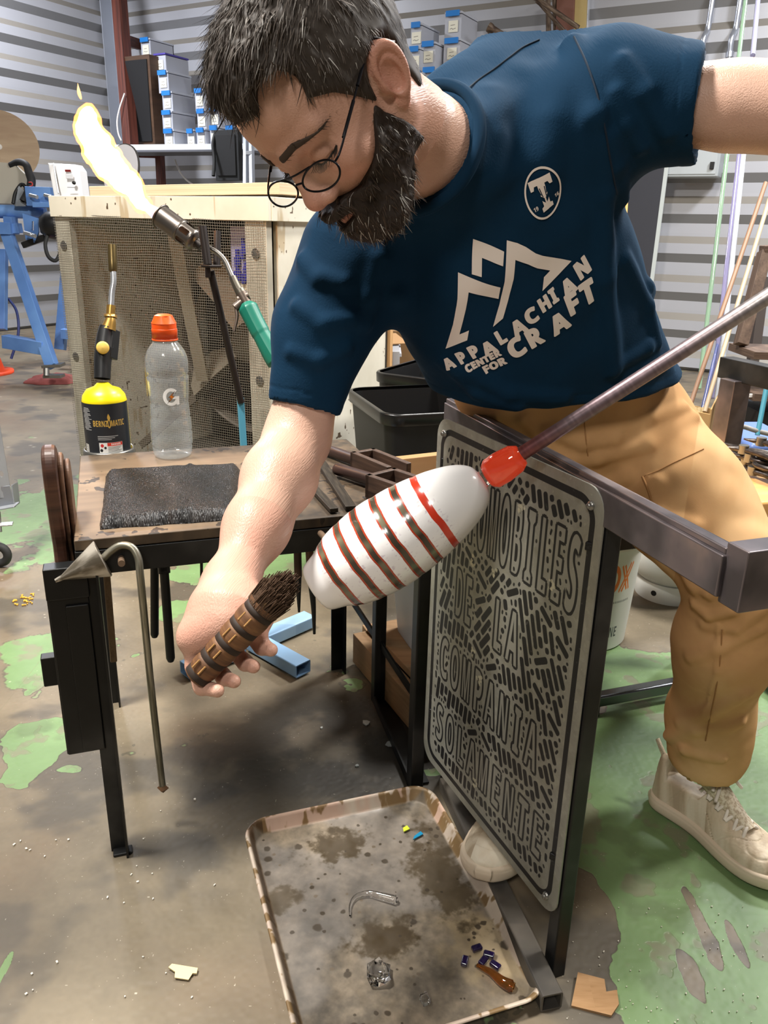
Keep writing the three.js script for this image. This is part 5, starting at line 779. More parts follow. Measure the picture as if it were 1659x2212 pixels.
// ---------------------------------------------------------------- on and around the side table
{
  const c = off(T0, 0.335, -0.195, 0.0), U0 = onY(228, 1020, 0.63), U1 = onY(518, 1006, 0.63), U2 = onY(505, 1112, 0.63), U3 = onY(214, 1132, 0.63);   // folded pad
  const N = 60, pos = [], uv = [], idx = [], hgt = (s, t) => { const e = Math.min(s, 1 - s, t, 1 - t), edge = sstep(0, 0.07, e); return 0.6205 + 0.018 * Math.pow(edge, 0.5) * (1 + 0.25 * (1 - t)) + 0.007 * (fbm(s * 5, t * 4, 3, 7) - 0.5) * edge + 0.004 * Math.exp(-(((s - 0.62 - 0.05 * t) / 0.02) ** 2)) * edge; };
  for (let j = 0; j <= N; j++) for (let i = 0; i <= N; i++) { const s = i / N, t = j / N, p = U0.clone().lerp(U1, s).lerp(U3.clone().lerp(U2, s), t); const w = 0.003 * (noise3(s * 12, t * 12, 5) - 0.5); pos.push(p.x + w, hgt(s, t), p.z + w); uv.push(s * 2, t); }
  for (let j = 0; j < N; j++) for (let i = 0; i < N; i++) { const a = j * (N + 1) + i; idx.push(a, a + N + 1, a + 1, a + 1, a + N + 1, a + N + 2); }
  const g = new THREE.BufferGeometry(); g.setAttribute('position', new THREE.Float32BufferAttribute(pos, 3)); g.setAttribute('uv', new THREE.Float32BufferAttribute(uv, 2)); g.setIndex(idx); g.computeVertexNormals();
  const cr = dataTex(512, 256, (u, v) => 0.6 * fbm(u * 26, v * 18, 4, 3) + 0.4 * noise3(u * 150, v * 90, 2), false);
  solo('folded_pad', g, MAT(0xffffff, 0.40, 0, { map: noisy(71, [[0.045, 0.038, 0.035], [0.075, 0.06, 0.054], [0.11, 0.088, 0.075], [0.15, 0.12, 0.10]], 5), bumpMap: cr, bumpScale: 0.005 }), 'folded black charred wet-newspaper pad on the side table', 'pad');
}
{
  // clear drink bottle
  const B0 = onY(374, 984, 0.6205), m = 1 / 983, b = thing('drink_bottle', 'clear empty plastic drink bottle with an orange sports cap', 'bottle', B0), k = 1.045;
  const P = [[0, 3], [30, 0], [38, 3], [40, 10], [41.5, 24], [39.5, 27], [42.5, 32], [43, 58], [40.5, 61], [42.5, 66], [42, 92], [39.5, 95], [41, 99], [39.5, 128], [37.5, 131], [39.5, 136], [40.5, 150], [42, 178], [43, 190], [40, 194], [43, 200], [43.5, 216], [42.5, 232], [38, 247], [31, 259], [25, 267], [23.5, 272], [23.5, 279]].map(([r, y]) => [r * m, y * m * 0.90]);
  const pet = PHYS(0xeef2f4, 0.13, 0, { transmission: 0.86, thickness: 0, ior: 1.5, clearcoat: 1, clearcoatRoughness: 0.05 });
  part('bottle_body', lathe(P, B0, UP, 56), pet, b);
  const orange = MAT(0xe8510f, 0.4), cy = 276 * m * 0.90, cap0 = B0.clone().add(V(0, cy, 0));
  const lobes = (r0, r1, y0, y1, n) => { const g = new THREE.CylinderGeometry(r1, r0, y1 - y0, 64, 6); g.translate(0, (y0 + y1) / 2, 0); const p = g.attributes.position; for (let i = 0; i < p.count; i++) { const a = Math.atan2(p.getZ(i), p.getX(i)), t = (p.getY(i) - y0) / (y1 - y0), f = 1 - (n ? 0.10 * t * (0.5 + 0.5 * Math.cos(a * n)) : 0); p.setX(i, p.getX(i) * f); p.setZ(i, p.getZ(i) * f); } g.computeVertexNormals(); g.translate(cap0.x, cap0.y, cap0.z); return g; };
  part('cap', [lathe([[0, 0], [25.5, 0], [25.5, 18], [24.5, 19.5], [24, 20]].map(([r, y]) => [r * m, y * m]), cap0, UP, 48), lobes(24.5 * m, 24.5 * m, 20 * m, 30 * m, 0), lobes(25 * m, 18 * m, 30 * m, 45 * m, 6), lathe([[0, 48], [12, 47.5], [17.5, 45]].map(([r, y]) => [r * m, y * m]), cap0, UP, 40)], orange, b);
  part('cap_ring', lathe([[24.2, -4], [26, -4], [26, -1], [24.2, -1]].map(([r, y]) => [r * m, y * m]), cap0, UP, 48), orange, b);
  const logo = (g, w, h, white) => { g.clearRect(0, 0, w, h); g.save(); g.translate(w / 2, h / 2); g.lineWidth = 62; g.strokeStyle = white ? '#fff' : '#f2f2ef'; g.beginPath(); g.ellipse(0, 0, 118, 142, 0, -0.75, -6.25 + 0.4, true); g.stroke(); g.fillStyle = g.strokeStyle; g.fillRect(20, -10, 130, 54); g.fillRect(92, -10, 56, 170);
    g.fillStyle = white ? '#fff' : '#e07a1c'; g.strokeStyle = white ? '#fff' : '#2a2018'; g.lineWidth = 7; g.beginPath(); for (const [x, y] of [[70, -110], [-46, 10], [0, 14], [-60, 110], [60, -14], [12, -20]]) g.lineTo(x, y); g.closePath(); g.fill(); g.stroke(); g.restore(); };
  const patch = (a0, a1, y0, y1, r, map, alpha) => { const g = new THREE.CylinderGeometry(r, r, y1 - y0, 20, 1, true, a0, a1 - a0); g.translate(B0.x, B0.y + (y0 + y1) / 2, B0.z); return g; };
  const tx = canvasTex(400, 440, (g, w, h) => logo(g, w, h)), ms = canvasTex(400, 440, (g, w, h) => { logo(g, w, h, 1); const im = g.getImageData(0, 0, w, h); for (let i = 0; i < im.data.length; i += 4) { const v = im.data[i + 3] > 128 ? 255 : 0; im.data[i] = im.data[i + 1] = im.data[i + 2] = v; im.data[i + 3] = 255; } g.putImageData(im, 0, 0); }, false);
  const face = Math.atan2(-B0.x, -B0.z);
  part('logo', patch(face - 0.42, face + 0.62, 112 * m, 158 * m, 42.6 * m), MAT(0xffffff, 0.5, 0, { map: tx, alphaMap: ms, alphaTest: 0.5 }), b);
  part('label_strip', patch(face - 1.75, face - 1.45, 130 * m, 190 * m, 43.4 * m), MAT(0xd8b52a, 0.5), b);
}
{
  // yellow fuel cylinder with its torch head, standing in the ring behind the table
  const ring = off(T0, 0.06, -TD - 0.05, -0.045), c = V(ring.x, ring.y - 0.085, ring.z), R0 = 0.0475, H = 0.247;
  const t = thing('hand_torch', 'yellow fuel cylinder with a black hand torch head and brass valve', 'torch', c);
  const top = at(221, 815, 1.84).y - c.y, yel = MAT(0xf2dc10, 0.35);
  part('cylinder', lathe([[0, 0], [R0 - 0.004, 0], [R0, 0.006], [R0, top - 0.03], [R0 - 0.003, top - 0.018], [R0 - 0.012, top - 0.006], [0.02, top], [0.012, top + 0.008], [0, top + 0.008]], c, UP, 56), yel, t);
  const lab = canvasTex(1024, 760, (g, w, h) => {
    g.fillStyle = '#20242b'; g.fillRect(0, 0, w, h); g.fillStyle = '#c9a24a'; g.textAlign = 'center'; g.font = 'bold 96px sans-serif'; g.save(); g.translate(600, 300); g.scale(0.74, 1.15); g.fillText('BERNZ', -158, 0); g.fillText('MATIC', 198, 0); g.lineWidth = 17; g.strokeStyle = '#c9a24a'; g.beginPath(); g.ellipse(18, -34, 24, 46, 0, 0, 7); g.stroke(); g.restore();
    g.beginPath(); g.moveTo(612, 128); g.quadraticCurveTo(648, 190, 628, 205); g.lineTo(600, 205); g.quadraticCurveTo(580, 180, 612, 128); g.fill();
    g.fillStyle = '#c8c8c8'; for (let i = 0; i < 3; i++) g.fillRect(430, 430 + i * 22, 300 - i * 50, 7);
    g.fillStyle = '#ecebe8'; g.fillRect(440, 520, 350, 140); g.fillStyle = '#d7392b'; g.fillRect(560, 522, 228, 46); g.fillStyle = '#fff'; g.font = 'bold 36px sans-serif'; g.fillText('\u26A0 DANGER', 674, 558); g.fillStyle = '#444'; for (let i = 0; i < 5; i++) g.fillRect(566, 580 + i * 16, 205 - (i % 3) * 22, 6);
    g.fillStyle = '#c33'; g.beginPath(); g.arc(484, 560, 24, 0, 7); g.fill(); g.fillStyle = '#222'; g.beginPath(); g.arc(470, 625, 22, 0, 7); g.arc(528, 590, 18, 0, 7); g.fill();
    g.fillStyle = '#e8e8e8'; g.font = 'bold 40px sans-serif'; g.fillText('NET WEIGHT 14.1 oz./400g', 610, 716);
    g.fillStyle = '#cfcfcf'; for (let i = 0; i < 17; i++) g.fillRect(206 - (i % 4) * 8, 60 + i * 18, 110 + (i % 3) * 20, 6); g.fillStyle = '#e9e7df'; g.fillRect(150, 560, 90, 120); g.fillStyle = '#333'; for (let i = 0; i < 12; i++) g.fillRect(158, 568 + i * 9, 74, i % 3 ? 3 : 6);
    g.fillRect(0, 0, 90, h);
  });
  const face = Math.atan2(-c.x, -c.z), lg = new THREE.CylinderGeometry(R0 + 0.0006, R0 + 0.0006, 0.124, 48, 1, true, face - 1.75, 3.1); lg.translate(c.x, c.y + top - 0.030 - 0.062, c.z); part('label', lg, MAT(0xffffff, 0.35, 0, { map: lab }), t);
  const d = depthOf(c.clone().setY(c.y + top)), q = (x, y, k = 0) => at(x, y, d + k), blk = MAT(0x17181a, 0.4), m = d / FOCAL;
  part('head', [taper([q(221, 818), q(222, 780), q(225, 750)], (s) => lerp(17, 19, s) * m, 16, 14), taper([q(225, 752), q(227, 725), q(231, 706)], (s) => lerp(21, 17, s) * m, 16, 6), beam(q(237, 775, 0.01), q(243, 712, 0.01), 0.022, 0.03)], blk, t);
  { const o = q(222, 751, -0.024), n = camera.position.clone().sub(o).normalize(); part('button', lathe([[0, 0.008], [0.010, 0.007], [0.0135, 0.004], [0.0135, -0.006]], o, n, 28), MAT(0xd9b65a, 0.5), t); }
  part('brass_valve', [taper([q(234, 712), q(238, 695), q(239, 685)], (s) => lerp(16, 10, s) * m, 12, 16), taper([q(238, 690), q(240, 660)], () => 9.5 * m, 8, 16), lathe([[0.0135, -0.003], [0.0135, 0.003], [0, 0.003]], q(239, 683), q(240, 660).sub(q(239, 683)), 6)], M.brass, t);
  part('tube', taper([q(240, 662), q(242, 630), q(245, 612), q(245, 592), q(243, 570)], () => 6.2 * m, 30, 14), M.bright, t);
  { const a = q(244, 588), e = q(242, 530), D = e.clone().sub(a).normalize(); part('burner_tube', lathe([[0.006, 0], [0.0095, 0.004], [0.0102, 0.022], [0.0102, a.distanceTo(e)], [0.009, a.distanceTo(e)], [0.009, 0.03]], a, D, 28), MAT(0x6b5b3a, 0.3, 0.8), t); }
}
// ---- paddles, cone tool, tools hanging under the table
{
  const lab = ['thick rounded brown wooden paddle, outermost of three at the left of the table', 'brown wooden paddle between two others at the left of the table', 'thin brown wooden paddle nearest the left edge of the side table'];
  const wd = wood(83, [0.20, 0.125, 0.095], [0.30, 0.195, 0.15], [0.40, 0.27, 0.20], 0.4), w2 = wood(84, [0.28, 0.20, 0.15], [0.38, 0.27, 0.20], [0.46, 0.34, 0.25], 0.5);
  [[-0.026, 0.022, 0.0, -0.012], [-0.012, 0.009, -0.016, -0.03], [-0.003, 0.008, -0.03, -0.045]].forEach(([o, th, sh, dy], i) => {
    const c = off(T0, o, -0.045 + sh, 0.0), sil = [[-0.018, -0.07], [0.018, -0.07], [0.017, -0.02], [0.024, 0.0], [0.034, 0.05], [0.038, 0.095], [0.035, 0.122], [0.025, 0.142], [0.0, 0.151], [-0.025, 0.142], [-0.035, 0.122], [-0.038, 0.095], [-0.034, 0.05], [-0.024, 0.0], [-0.017, -0.02]];
    const cv = new THREE.CatmullRomCurve3(sil.map(([a, b]) => V(a, b, 0)), true).getPoints(70).map((p) => [p.x, p.y]); const g = plate(cv, off(c, -th / 2, -0.03, dy), E2.clone().negate(), UP, th, [], Math.min(0.006, th * 0.35)); planarUV(g, E2.clone().multiplyScalar(5), UP.clone().multiplyScalar(5));
    g.applyMatrix4(new THREE.Matrix4()); solo('wooden_paddle', g, i ? w2 : wd, lab[i], 'paddle', 'wooden paddles at the left of the side table');
  });
}
{
  const d = 1.285, A = at(117, 1256, d - 0.02), B = at(223, 1206, d), ax = A.clone().sub(B).normalize(), L = A.distanceTo(B) - 0.002, r = 43 * d / FOCAL;
  const t = thing('cone_tool', 'grey metal cone on a long bent rod hanging from the table peg', 'tool', B);
  part('cone', lathe([[0, 0], [r - 0.001, 0], [r, 0.0015], [0.0045, L - 0.012], [0.0035, L], [0, L]], B, ax, 44), MAT(0xffffff, 0.42, 0.6, { map: noisy(91, [[0.42, 0.39, 0.34], [0.62, 0.59, 0.54], [0.72, 0.69, 0.64], [0.82, 0.79, 0.74]], 7, 1.4) }), t);
  const zinc = MAT(0xffffff, 0.38, 0.75, { map: noisy(92, [[0.40, 0.39, 0.33], [0.52, 0.51, 0.45], [0.66, 0.64, 0.58]], 9) });
  part('rod', tube([B.clone(), at(240, 1190, d), at(262, 1178, d), at(284, 1182, d), at(298, 1204, d), at(303, 1245, d + 0.005), at(325, 1470, d + 0.105), at(347, 1665, d + 0.21), at(351, 1697, d + 0.226)], 0.0062, 120, 12), zinc, t);
  const e = at(352, 1702, d + 0.226); part('rod_tip', new THREE.OctahedronGeometry(0.0115, 0).translate(e.x, e.y, e.z), MAT(0x6b4d33, 0.6, 0.3), t);
}
{
  const hang = (name, label, f) => { const [x, y, d] = f[0], t = thing(name, label, 'tool', at(x, y, d), 0, 'tools hanging under the side table'); return t; };
  const D = 1.62, blk = MAT(0x15191b, 0.5, 0.2);
  let f = [[334, 1200, D], [334, 1376, D + 0.06]], t = hang('hanging_tool', 'shorter of two black tool handles hanging under the side table', f); part('handle', taper([at(...f[0]), at(...f[1])], (s) => 0.0085 * (s > 0.97 ? 0.7 : 1), 30, 14), blk, t); part('ferrule', rod(at(334, 1190, D), at(334, 1212, D), 0.0095), M.black, t);
  f = [[352, 1200, D - 0.05], [369, 1428, D + 0.04]]; t = hang('hanging_tool', 'longer of two black tool handles hanging under the side table', f); part('handle', taper([at(...f[0]), at(...f[1])], (s) => 0.0092 * (s > 0.97 ? 0.7 : 1), 30, 14), blk, t); part('ferrule', rod(at(351, 1188, D - 0.05), at(355, 1238, D - 0.045), 0.0118), M.black, t);
  f = [[435, 1185, D], [436, 1330, D + 0.05]]; t = hang('hanging_tool', 'thin dark metal rod hanging under the side table beside the forearm', f); part('rod', rod(at(...f[0]), at(...f[1]), 0.003), M.black, t);
  f = [[553, 1180, D], [551, 1300, D + 0.05]]; t = hang('hanging_tool', 'pair of thin dark spikes hanging under the side table', f); for (const o of [0, 7]) part('spike', rod(at(551 + o, 1185, D), at(553 + o, 1304 - o, D + 0.05), 0.002, 0.0012, 8), M.black, t);
  const tp = wood(95, [0.16, 0.11, 0.075], [0.26, 0.18, 0.12], [0.36, 0.25, 0.16]);
  f = [[642, 1165, 1.45], [646, 1322, 1.50]]; t = hang('hanging_tool', 'brown charred pointed wooden stick nearest the caster', f); part('handle', taper([at(642, 1160, 1.45), at(644, 1245, 1.475)], () => 0.0072, 12, 12), tp, t); part('burnt_point', taper([at(644, 1243, 1.475), at(646, 1322, 1.5)], (s) => lerp(0.0066, 0.0022, s), 12, 12), blk, t);
  f = [[668, 1165, 1.43], [679, 1368, 1.5]]; t = hang('hanging_tool', 'long charred pointed stick hanging just left of the vessel', f); part('handle', taper([at(667, 1160, 1.43), at(672, 1255, 1.46)], () => 0.0074, 12, 12), wood(96, [0.24, 0.15, 0.08], [0.36, 0.23, 0.13], [0.44, 0.30, 0.18]), t); part('burnt_point', taper([at(672, 1252, 1.46), at(677, 1310, 1.48), at(679, 1369, 1.5)], (s) => lerp(0.0068, 0.0026, s), 12, 12), blk, t);
  f = [[232, 1240, 1.36], [243, 1420, 1.42]]; t = hang('hanging_tool', 'pale wooden lath hanging behind the front left table leg', f); part('lath', beam(at(230, 1235, 1.40), at(246, 1430, 1.46), 0.012, 0.005, E2), wood(97, [0.45, 0.37, 0.28], [0.55, 0.46, 0.35], [0.62, 0.53, 0.41]), t);
}
{
  // tools lying on the right half of the table
  const Y = 0.6205, g = 'tools lying on the side table', on = (x, y, h = 0) => onY(x, y, Y + h), iron = MAT(0xffffff, 0.5, 0.5, { map: noisy(101, [[0.13, 0.11, 0.09], [0.2, 0.175, 0.145], [0.28, 0.25, 0.21]], 8) });
  let t = thing('flat_file', 'flat dark steel bar lying beside the forearm, left of two', 'file', on(690, 1070), 0, g); part('blade', beam(on(655, 1030, 0.006), on(722, 1103, 0.006), 0.016, 0.009), iron, t);
  t = thing('flat_file', 'longer flat dark steel bar, right of two, lying toward the vessel', 'file', on(725, 1060), 0, g); part('blade', beam(on(694, 1000, 0.006), on(758, 1098, 0.006), 0.02, 0.009), iron, t);
  const cherry = wood(103, [0.13, 0.085, 0.075], [0.19, 0.125, 0.11], [0.26, 0.18, 0.155], 0.4), block = (label, h0, h1, b0, b1, w) => {
    const k = thing('wooden_block', label, 'block', h0.clone(), 0, g), d = b1.clone().sub(b0).setY(0).normalize(), s = V(-d.z, 0, d.x), c = b0.clone().lerp(b1, 0.5), L = b0.distanceTo(b1);
    part('handle', taper([h0, h0.clone().lerp(h1, 0.5), h1], (q) => 0.0125 * (q < 0.04 ? 0.6 + q * 10 : 1), 30, 16), cherry, k);
    const cup = plate([[-L / 2, -w / 2], [L / 2, -w / 2], [L / 2, w / 2], [-L / 2, w / 2]], c.clone().add(V(0, 0.016, 0)), d, s.clone().negate(), 0.02, [], 0.004);
    const wl = (a, b, x, y) => beam(c.clone().addScaledVector(d, a).addScaledVector(s, b).add(V(0, 0.006, 0)), c.clone().addScaledVector(d, x).addScaledVector(s, y).add(V(0, 0.006, 0)), 0.012, 0.045);
    part('cup', [beam(c.clone().addScaledVector(d, -L / 2).add(V(0, -0.008, 0)), c.clone().addScaledVector(d, L / 2).add(V(0, -0.008, 0)), w, 0.018), wl(-L / 2, w / 2 - 0.006, L / 2, w / 2 - 0.006), wl(-L / 2, -w / 2 + 0.006, L / 2, -w / 2 + 0.006), wl(-L / 2 + 0.006, -w / 2, -L / 2 + 0.006, w / 2)], wood(104, [0.17, 0.12, 0.095], [0.25, 0.18, 0.14], [0.33, 0.25, 0.2], 0.55), k);
  };
  block('dark wooden ladle block with a thick rounded handle, nearest the vessel', on(724, 1012, 0.016), on(818, 1040, 0.02), on(820, 1048, 0.018), on(905, 1078, 0.018), 0.075);
  block('worn dark wooden ladle block lying at the back, behind the thick-handled one', on(702, 970, 0.013), on(782, 998, 0.016), on(782, 1000, 0.017), on(862, 1034, 0.017), 0.06);
}
// ---------------------------------------------------------------- torch stand, big torch, flame
{
  const s = thing('torch_stand', 'pale blue square-tube floor stand with a dark rod and yoke behind the table', 'stand', V(-0.33, 0, -1.95)), blue = MAT(0xffffff, 0.4, 0.1, { map: noisy(111, [[0.42, 0.55, 0.68], [0.50, 0.64, 0.78], [0.55, 0.69, 0.82], [0.62, 0.75, 0.86]], 4) });
  const y = 0.024, a = onY(392, 1438, y), b = onY(668, 1340, y), c = onY(654, 1442, y), m = onY(556, 1380, y);
  part('base_tube', boxUV(hollow(onY(655, 1445, y), onY(548, 1385, y), 0.05, 0.036, 0.003)), blue, s); part('base_tube', boxUV(hollow(onY(668, 1337, y), onY(540, 1392, y), 0.05, 0.036, 0.003)), blue, s); part('base_tube', boxUV(hollow(onY(400, 1448, y), onY(520, 1400, y), 0.05, 0.036, 0.003)), blue, s);
  const p0 = onY(556, 1395, 0.03), tealM = MAT(0x4f93ad, 0.45, 0.1); part('pole', boxUV(beam(p0, at(519, 858, 1.985), 0.016, 0.016, E2)), tealM, s);
  const dark = MAT(0x2c2624, 0.45, 0.6); part('rod', rod(at(521, 870, 1.98), at(455, 585, 1.86), 0.0085, 0.0085, 14), dark, s);
  const y0 = at(452, 576, 1.85); part('yoke', [beam(at(443, 575, 1.83), at(470, 575, 1.86), 0.03, 0.006), beam(at(449, 572, 1.835), at(449, 600, 1.845), 0.012, 0.006, E2), rod(at(449, 572, 1.842), at(437, 489, 1.83), 0.0098, 0.0098, 14), rod(at(468, 574, 1.90), at(470, 500, 1.90), 0.0085, 0.0085, 12)], dark, s);
}
const BELL = { a: at(347, 467, 1.875), b: at(425, 524, 1.865) };
{
  const { a, b } = BELL, d = b.clone().sub(a).normalize(), L = a.distanceTo(b), r0 = 0.0265, r1 = 0.0255, t = thing('propane_torch', 'large propane torch with slotted steel bell and green handle on the stand', 'torch', a);
  // slotted bell: a double wall with six oblong windows near its back
  const pos = [], idx = [], NU = 96, NV = 44, hole = (i, j) => { const an = (i % NU) / NU * 6, k = (an - Math.floor(an) - 0.5) / 0.26, v = (j / NV - 0.74) / 0.125; return k * k * k * k + v * v * v * v < 1; };
  const [x, y] = dirBasis(d), put = (i, j, dr) => { const an = i / NU * 6.28318, v = j / NV, r = lerp(r0, r1, v) - dr + (v > 0.9 ? -0.012 * ((v - 0.9) / 0.1) ** 2 : 0); const p = a.clone().addScaledVector(d, v * L).addScaledVector(x, r * Math.cos(an)).addScaledVector(y, r * Math.sin(an)); pos.push(p.x, p.y, p.z); };
  for (const dr of [0, 0.0014]) for (let j = 0; j <= NV; j++) for (let i = 0; i < NU; i++) put(i, j, dr);
  const id = (i, j, k) => k * (NV + 1) * NU + j * NU + (i % NU);
  for (let j = 0; j < NV; j++) for (let i = 0; i < NU; i++) { if (hole(i + 0.5, j + 0.5)) continue; idx.push(id(i, j, 0), id(i + 1, j, 0), id(i, j + 1, 0), id(i + 1, j, 0), id(i + 1, j + 1, 0), id(i, j + 1, 0)); idx.push(id(i, j, 1), id(i, j + 1, 1), id(i + 1, j, 1), id(i + 1, j, 1), id(i, j + 1, 1), id(i + 1, j + 1, 1)); }
  const g = new THREE.BufferGeometry(); g.setAttribute('position', new THREE.Float32BufferAttribute(pos, 3)); g.setIndex(idx); g.computeVertexNormals();
  const burnt = MAT(0x77706a, 0.30, 0.9); part('bell', g, burnt, t);
  const lip = new THREE.TorusGeometry(r0 + 0.0008, 0.0022, 10, 60); { const [p, q, z] = dirBasis(d); lip.applyMatrix4(basis(p, q, z, a)); } part('bell_lip', lip, burnt, t);
  part('bell_band', lathe([[r0 - 0.0002, -0.004], [r0 + 0.0008, -0.003], [r0 + 0.0008, 0.003], [r0 - 0.0002, 0.004]], a.clone().addScaledVector(d, 0.55 * L), d, 48), burnt, t);
  const D = 1.865, m = D / FOCAL, q = (px, py, k = 0) => at(px, py, D + k), grey = MAT(0x8f8a84, 0.32, 0.85);
  part('nozzle_nut', [rod(q(420, 520), q(436, 532), 0.013, 0.013, 6), rod(q(405, 509), q(424, 523), 0.008, 0.008, 12)], MAT(0x3c3836, 0.4, 0.8), t);
  part('tube', tube([q(432, 529), q(452, 536), q(472, 548), q(486, 564), q(497, 588), q(505, 606)], 0.0062, 50, 14), grey, t);
  part('coupling', [taper([q(502, 598), q(513, 622), q(520, 634)], (s) => lerp(0.0088, 0.0105, s), 12, 8), rod(q(517, 626), q(526, 644), 0.0125, 0.0125, 6)], MAT(0x6f6a60, 0.4, 0.8), t);
  part('valve', [rod(q(521, 634), q(534, 658), 0.0135, 0.012, 16), rod(q(515, 648), q(538, 638), 0.0105, 0.0105, 12), rod(q(522, 652, -0.004), q(508, 665, -0.006), 0.008, 0.01, 14), taper([q(510, 664, -0.006), q(512, 685, -0.008), q(506, 716, -0.008)], (s) => lerp(0.0045, 0.003, s), 16, 8)], MAT(0x62564e, 0.45, 0.75), t);
  part('handle', taper([q(531, 655), q(541, 676), q(556, 706), q(575, 740), q(598, 778), q(604, 786)], (s) => 0.0235 * (s < 0.06 ? 0.55 + 7 * s : s > 0.95 ? 0.75 : 1 - 0.14 * Math.sin((s - 0.06) * 5) * (s < 0.5 ? 0.3 : 0.8)), 40, 12), MAT(0x0f6a58, 0.42), t);
  part('hose_fitting', [rod(q(600, 782), q(609, 797), 0.0125, 0.0125, 6), rod(q(607, 794), q(614, 806), 0.0095, 0.0095, 14)], M.brass, t);
  part('hose', tube([q(612, 803), q(622, 822, 0.01), q(640, 880, 0.05), q(645, 1000, 0.15)], 0.008, 30, 10), M.rubber, t);
}
{
  // the flame: a bright core in a thin orange sheath, and a wisp that has torn off
  const D = 1.88, f = (x, y, k = 0) => at(x, y, D + k), core = chain([[f(334, 459), 0.006], [f(305, 436), 0.013], [f(285, 405), 0.015], [f(262, 385), 0.020], [f(232, 352), 0.026], [f(212, 320), 0.030], [f(197, 285), 0.0215], [f(192, 252), 0.012], [f(191, 238), 0.006]], 0.03), lobe = cap(f(236, 345), f(248, 336), 0.014, 0.009), lobe2 = cap(f(190, 290), f(174, 276), 0.012, 0.007), lobe3 = cap(f(262, 378), f(293, 400), 0.013, 0.007);
  const F = (g) => (x, y, z) => smin(smin(core(x, y, z), lobe(x, y, z), 0.02), smin(lobe2(x, y, z), lobe3(x, y, z), 0.02), 0.02) - g - 0.010 * (noise3(x * 45, y * 45, z * 45) - 0.5) - 0.005 * (noise3(x * 110, y * 110, z * 110) - 0.5);
  const b = new THREE.Box3().setFromPoints([f(334, 470), f(160, 220), f(300, 400), f(330, 440)]).expandByScalar(0.05);
  const t = thing('flame', 'bright yellow-white flame streaming up and left from the torch bell', 'flame', f(334, 459));
  const hot = tinted(netMesh(F(-0.002), b.min, b.max, 0.0036), () => [1, 1, 1]);
  part('flame_core', hot, MAT(0xffffff, 1, 0, { emissive: new THREE.Color(1, 0.83, 0.60), emissiveIntensity: 3.2 }), t);
  part('flame_sheath', netMesh(F(0.0045), b.min, b.max, 0.004), MAT(0xff9a50, 1, 0, { emissive: new THREE.Color(1, 0.52, 0.24), emissiveIntensity: 0.9, transparent: true, opacity: 0.22 }), t);
  part('flame_wisp', taper([f(175, 214), f(171, 202), f(169, 190), f(168, 180)], (s) => 0.0052 * Math.sin(Math.PI * clamp(0.12 + 0.85 * s)) * (1 - 0.5 * s), 20, 10), MAT(0xffa050, 1, 0, { emissive: new THREE.Color(1, 0.62, 0.28), emissiveIntensity: 1.1 }), t);
  part('flame_root', taper([f(338, 462), f(318, 448), f(300, 432)], (s) => lerp(0.015, 0.006, s), 14, 12), MAT(0x8fa8ff, 1, 0, { emissive: new THREE.Color(0.45, 0.5, 1), emissiveIntensity: 0.35, transparent: true, opacity: 0.25 }), t);
  const l = new THREE.PointLight(0xffb878, 0.5, 0, 2); const lp = f(225, 340).sub(t.position); l.position.copy(lp); l.castShadow = true; l.shadow.radius = 2; t.add(l);
}
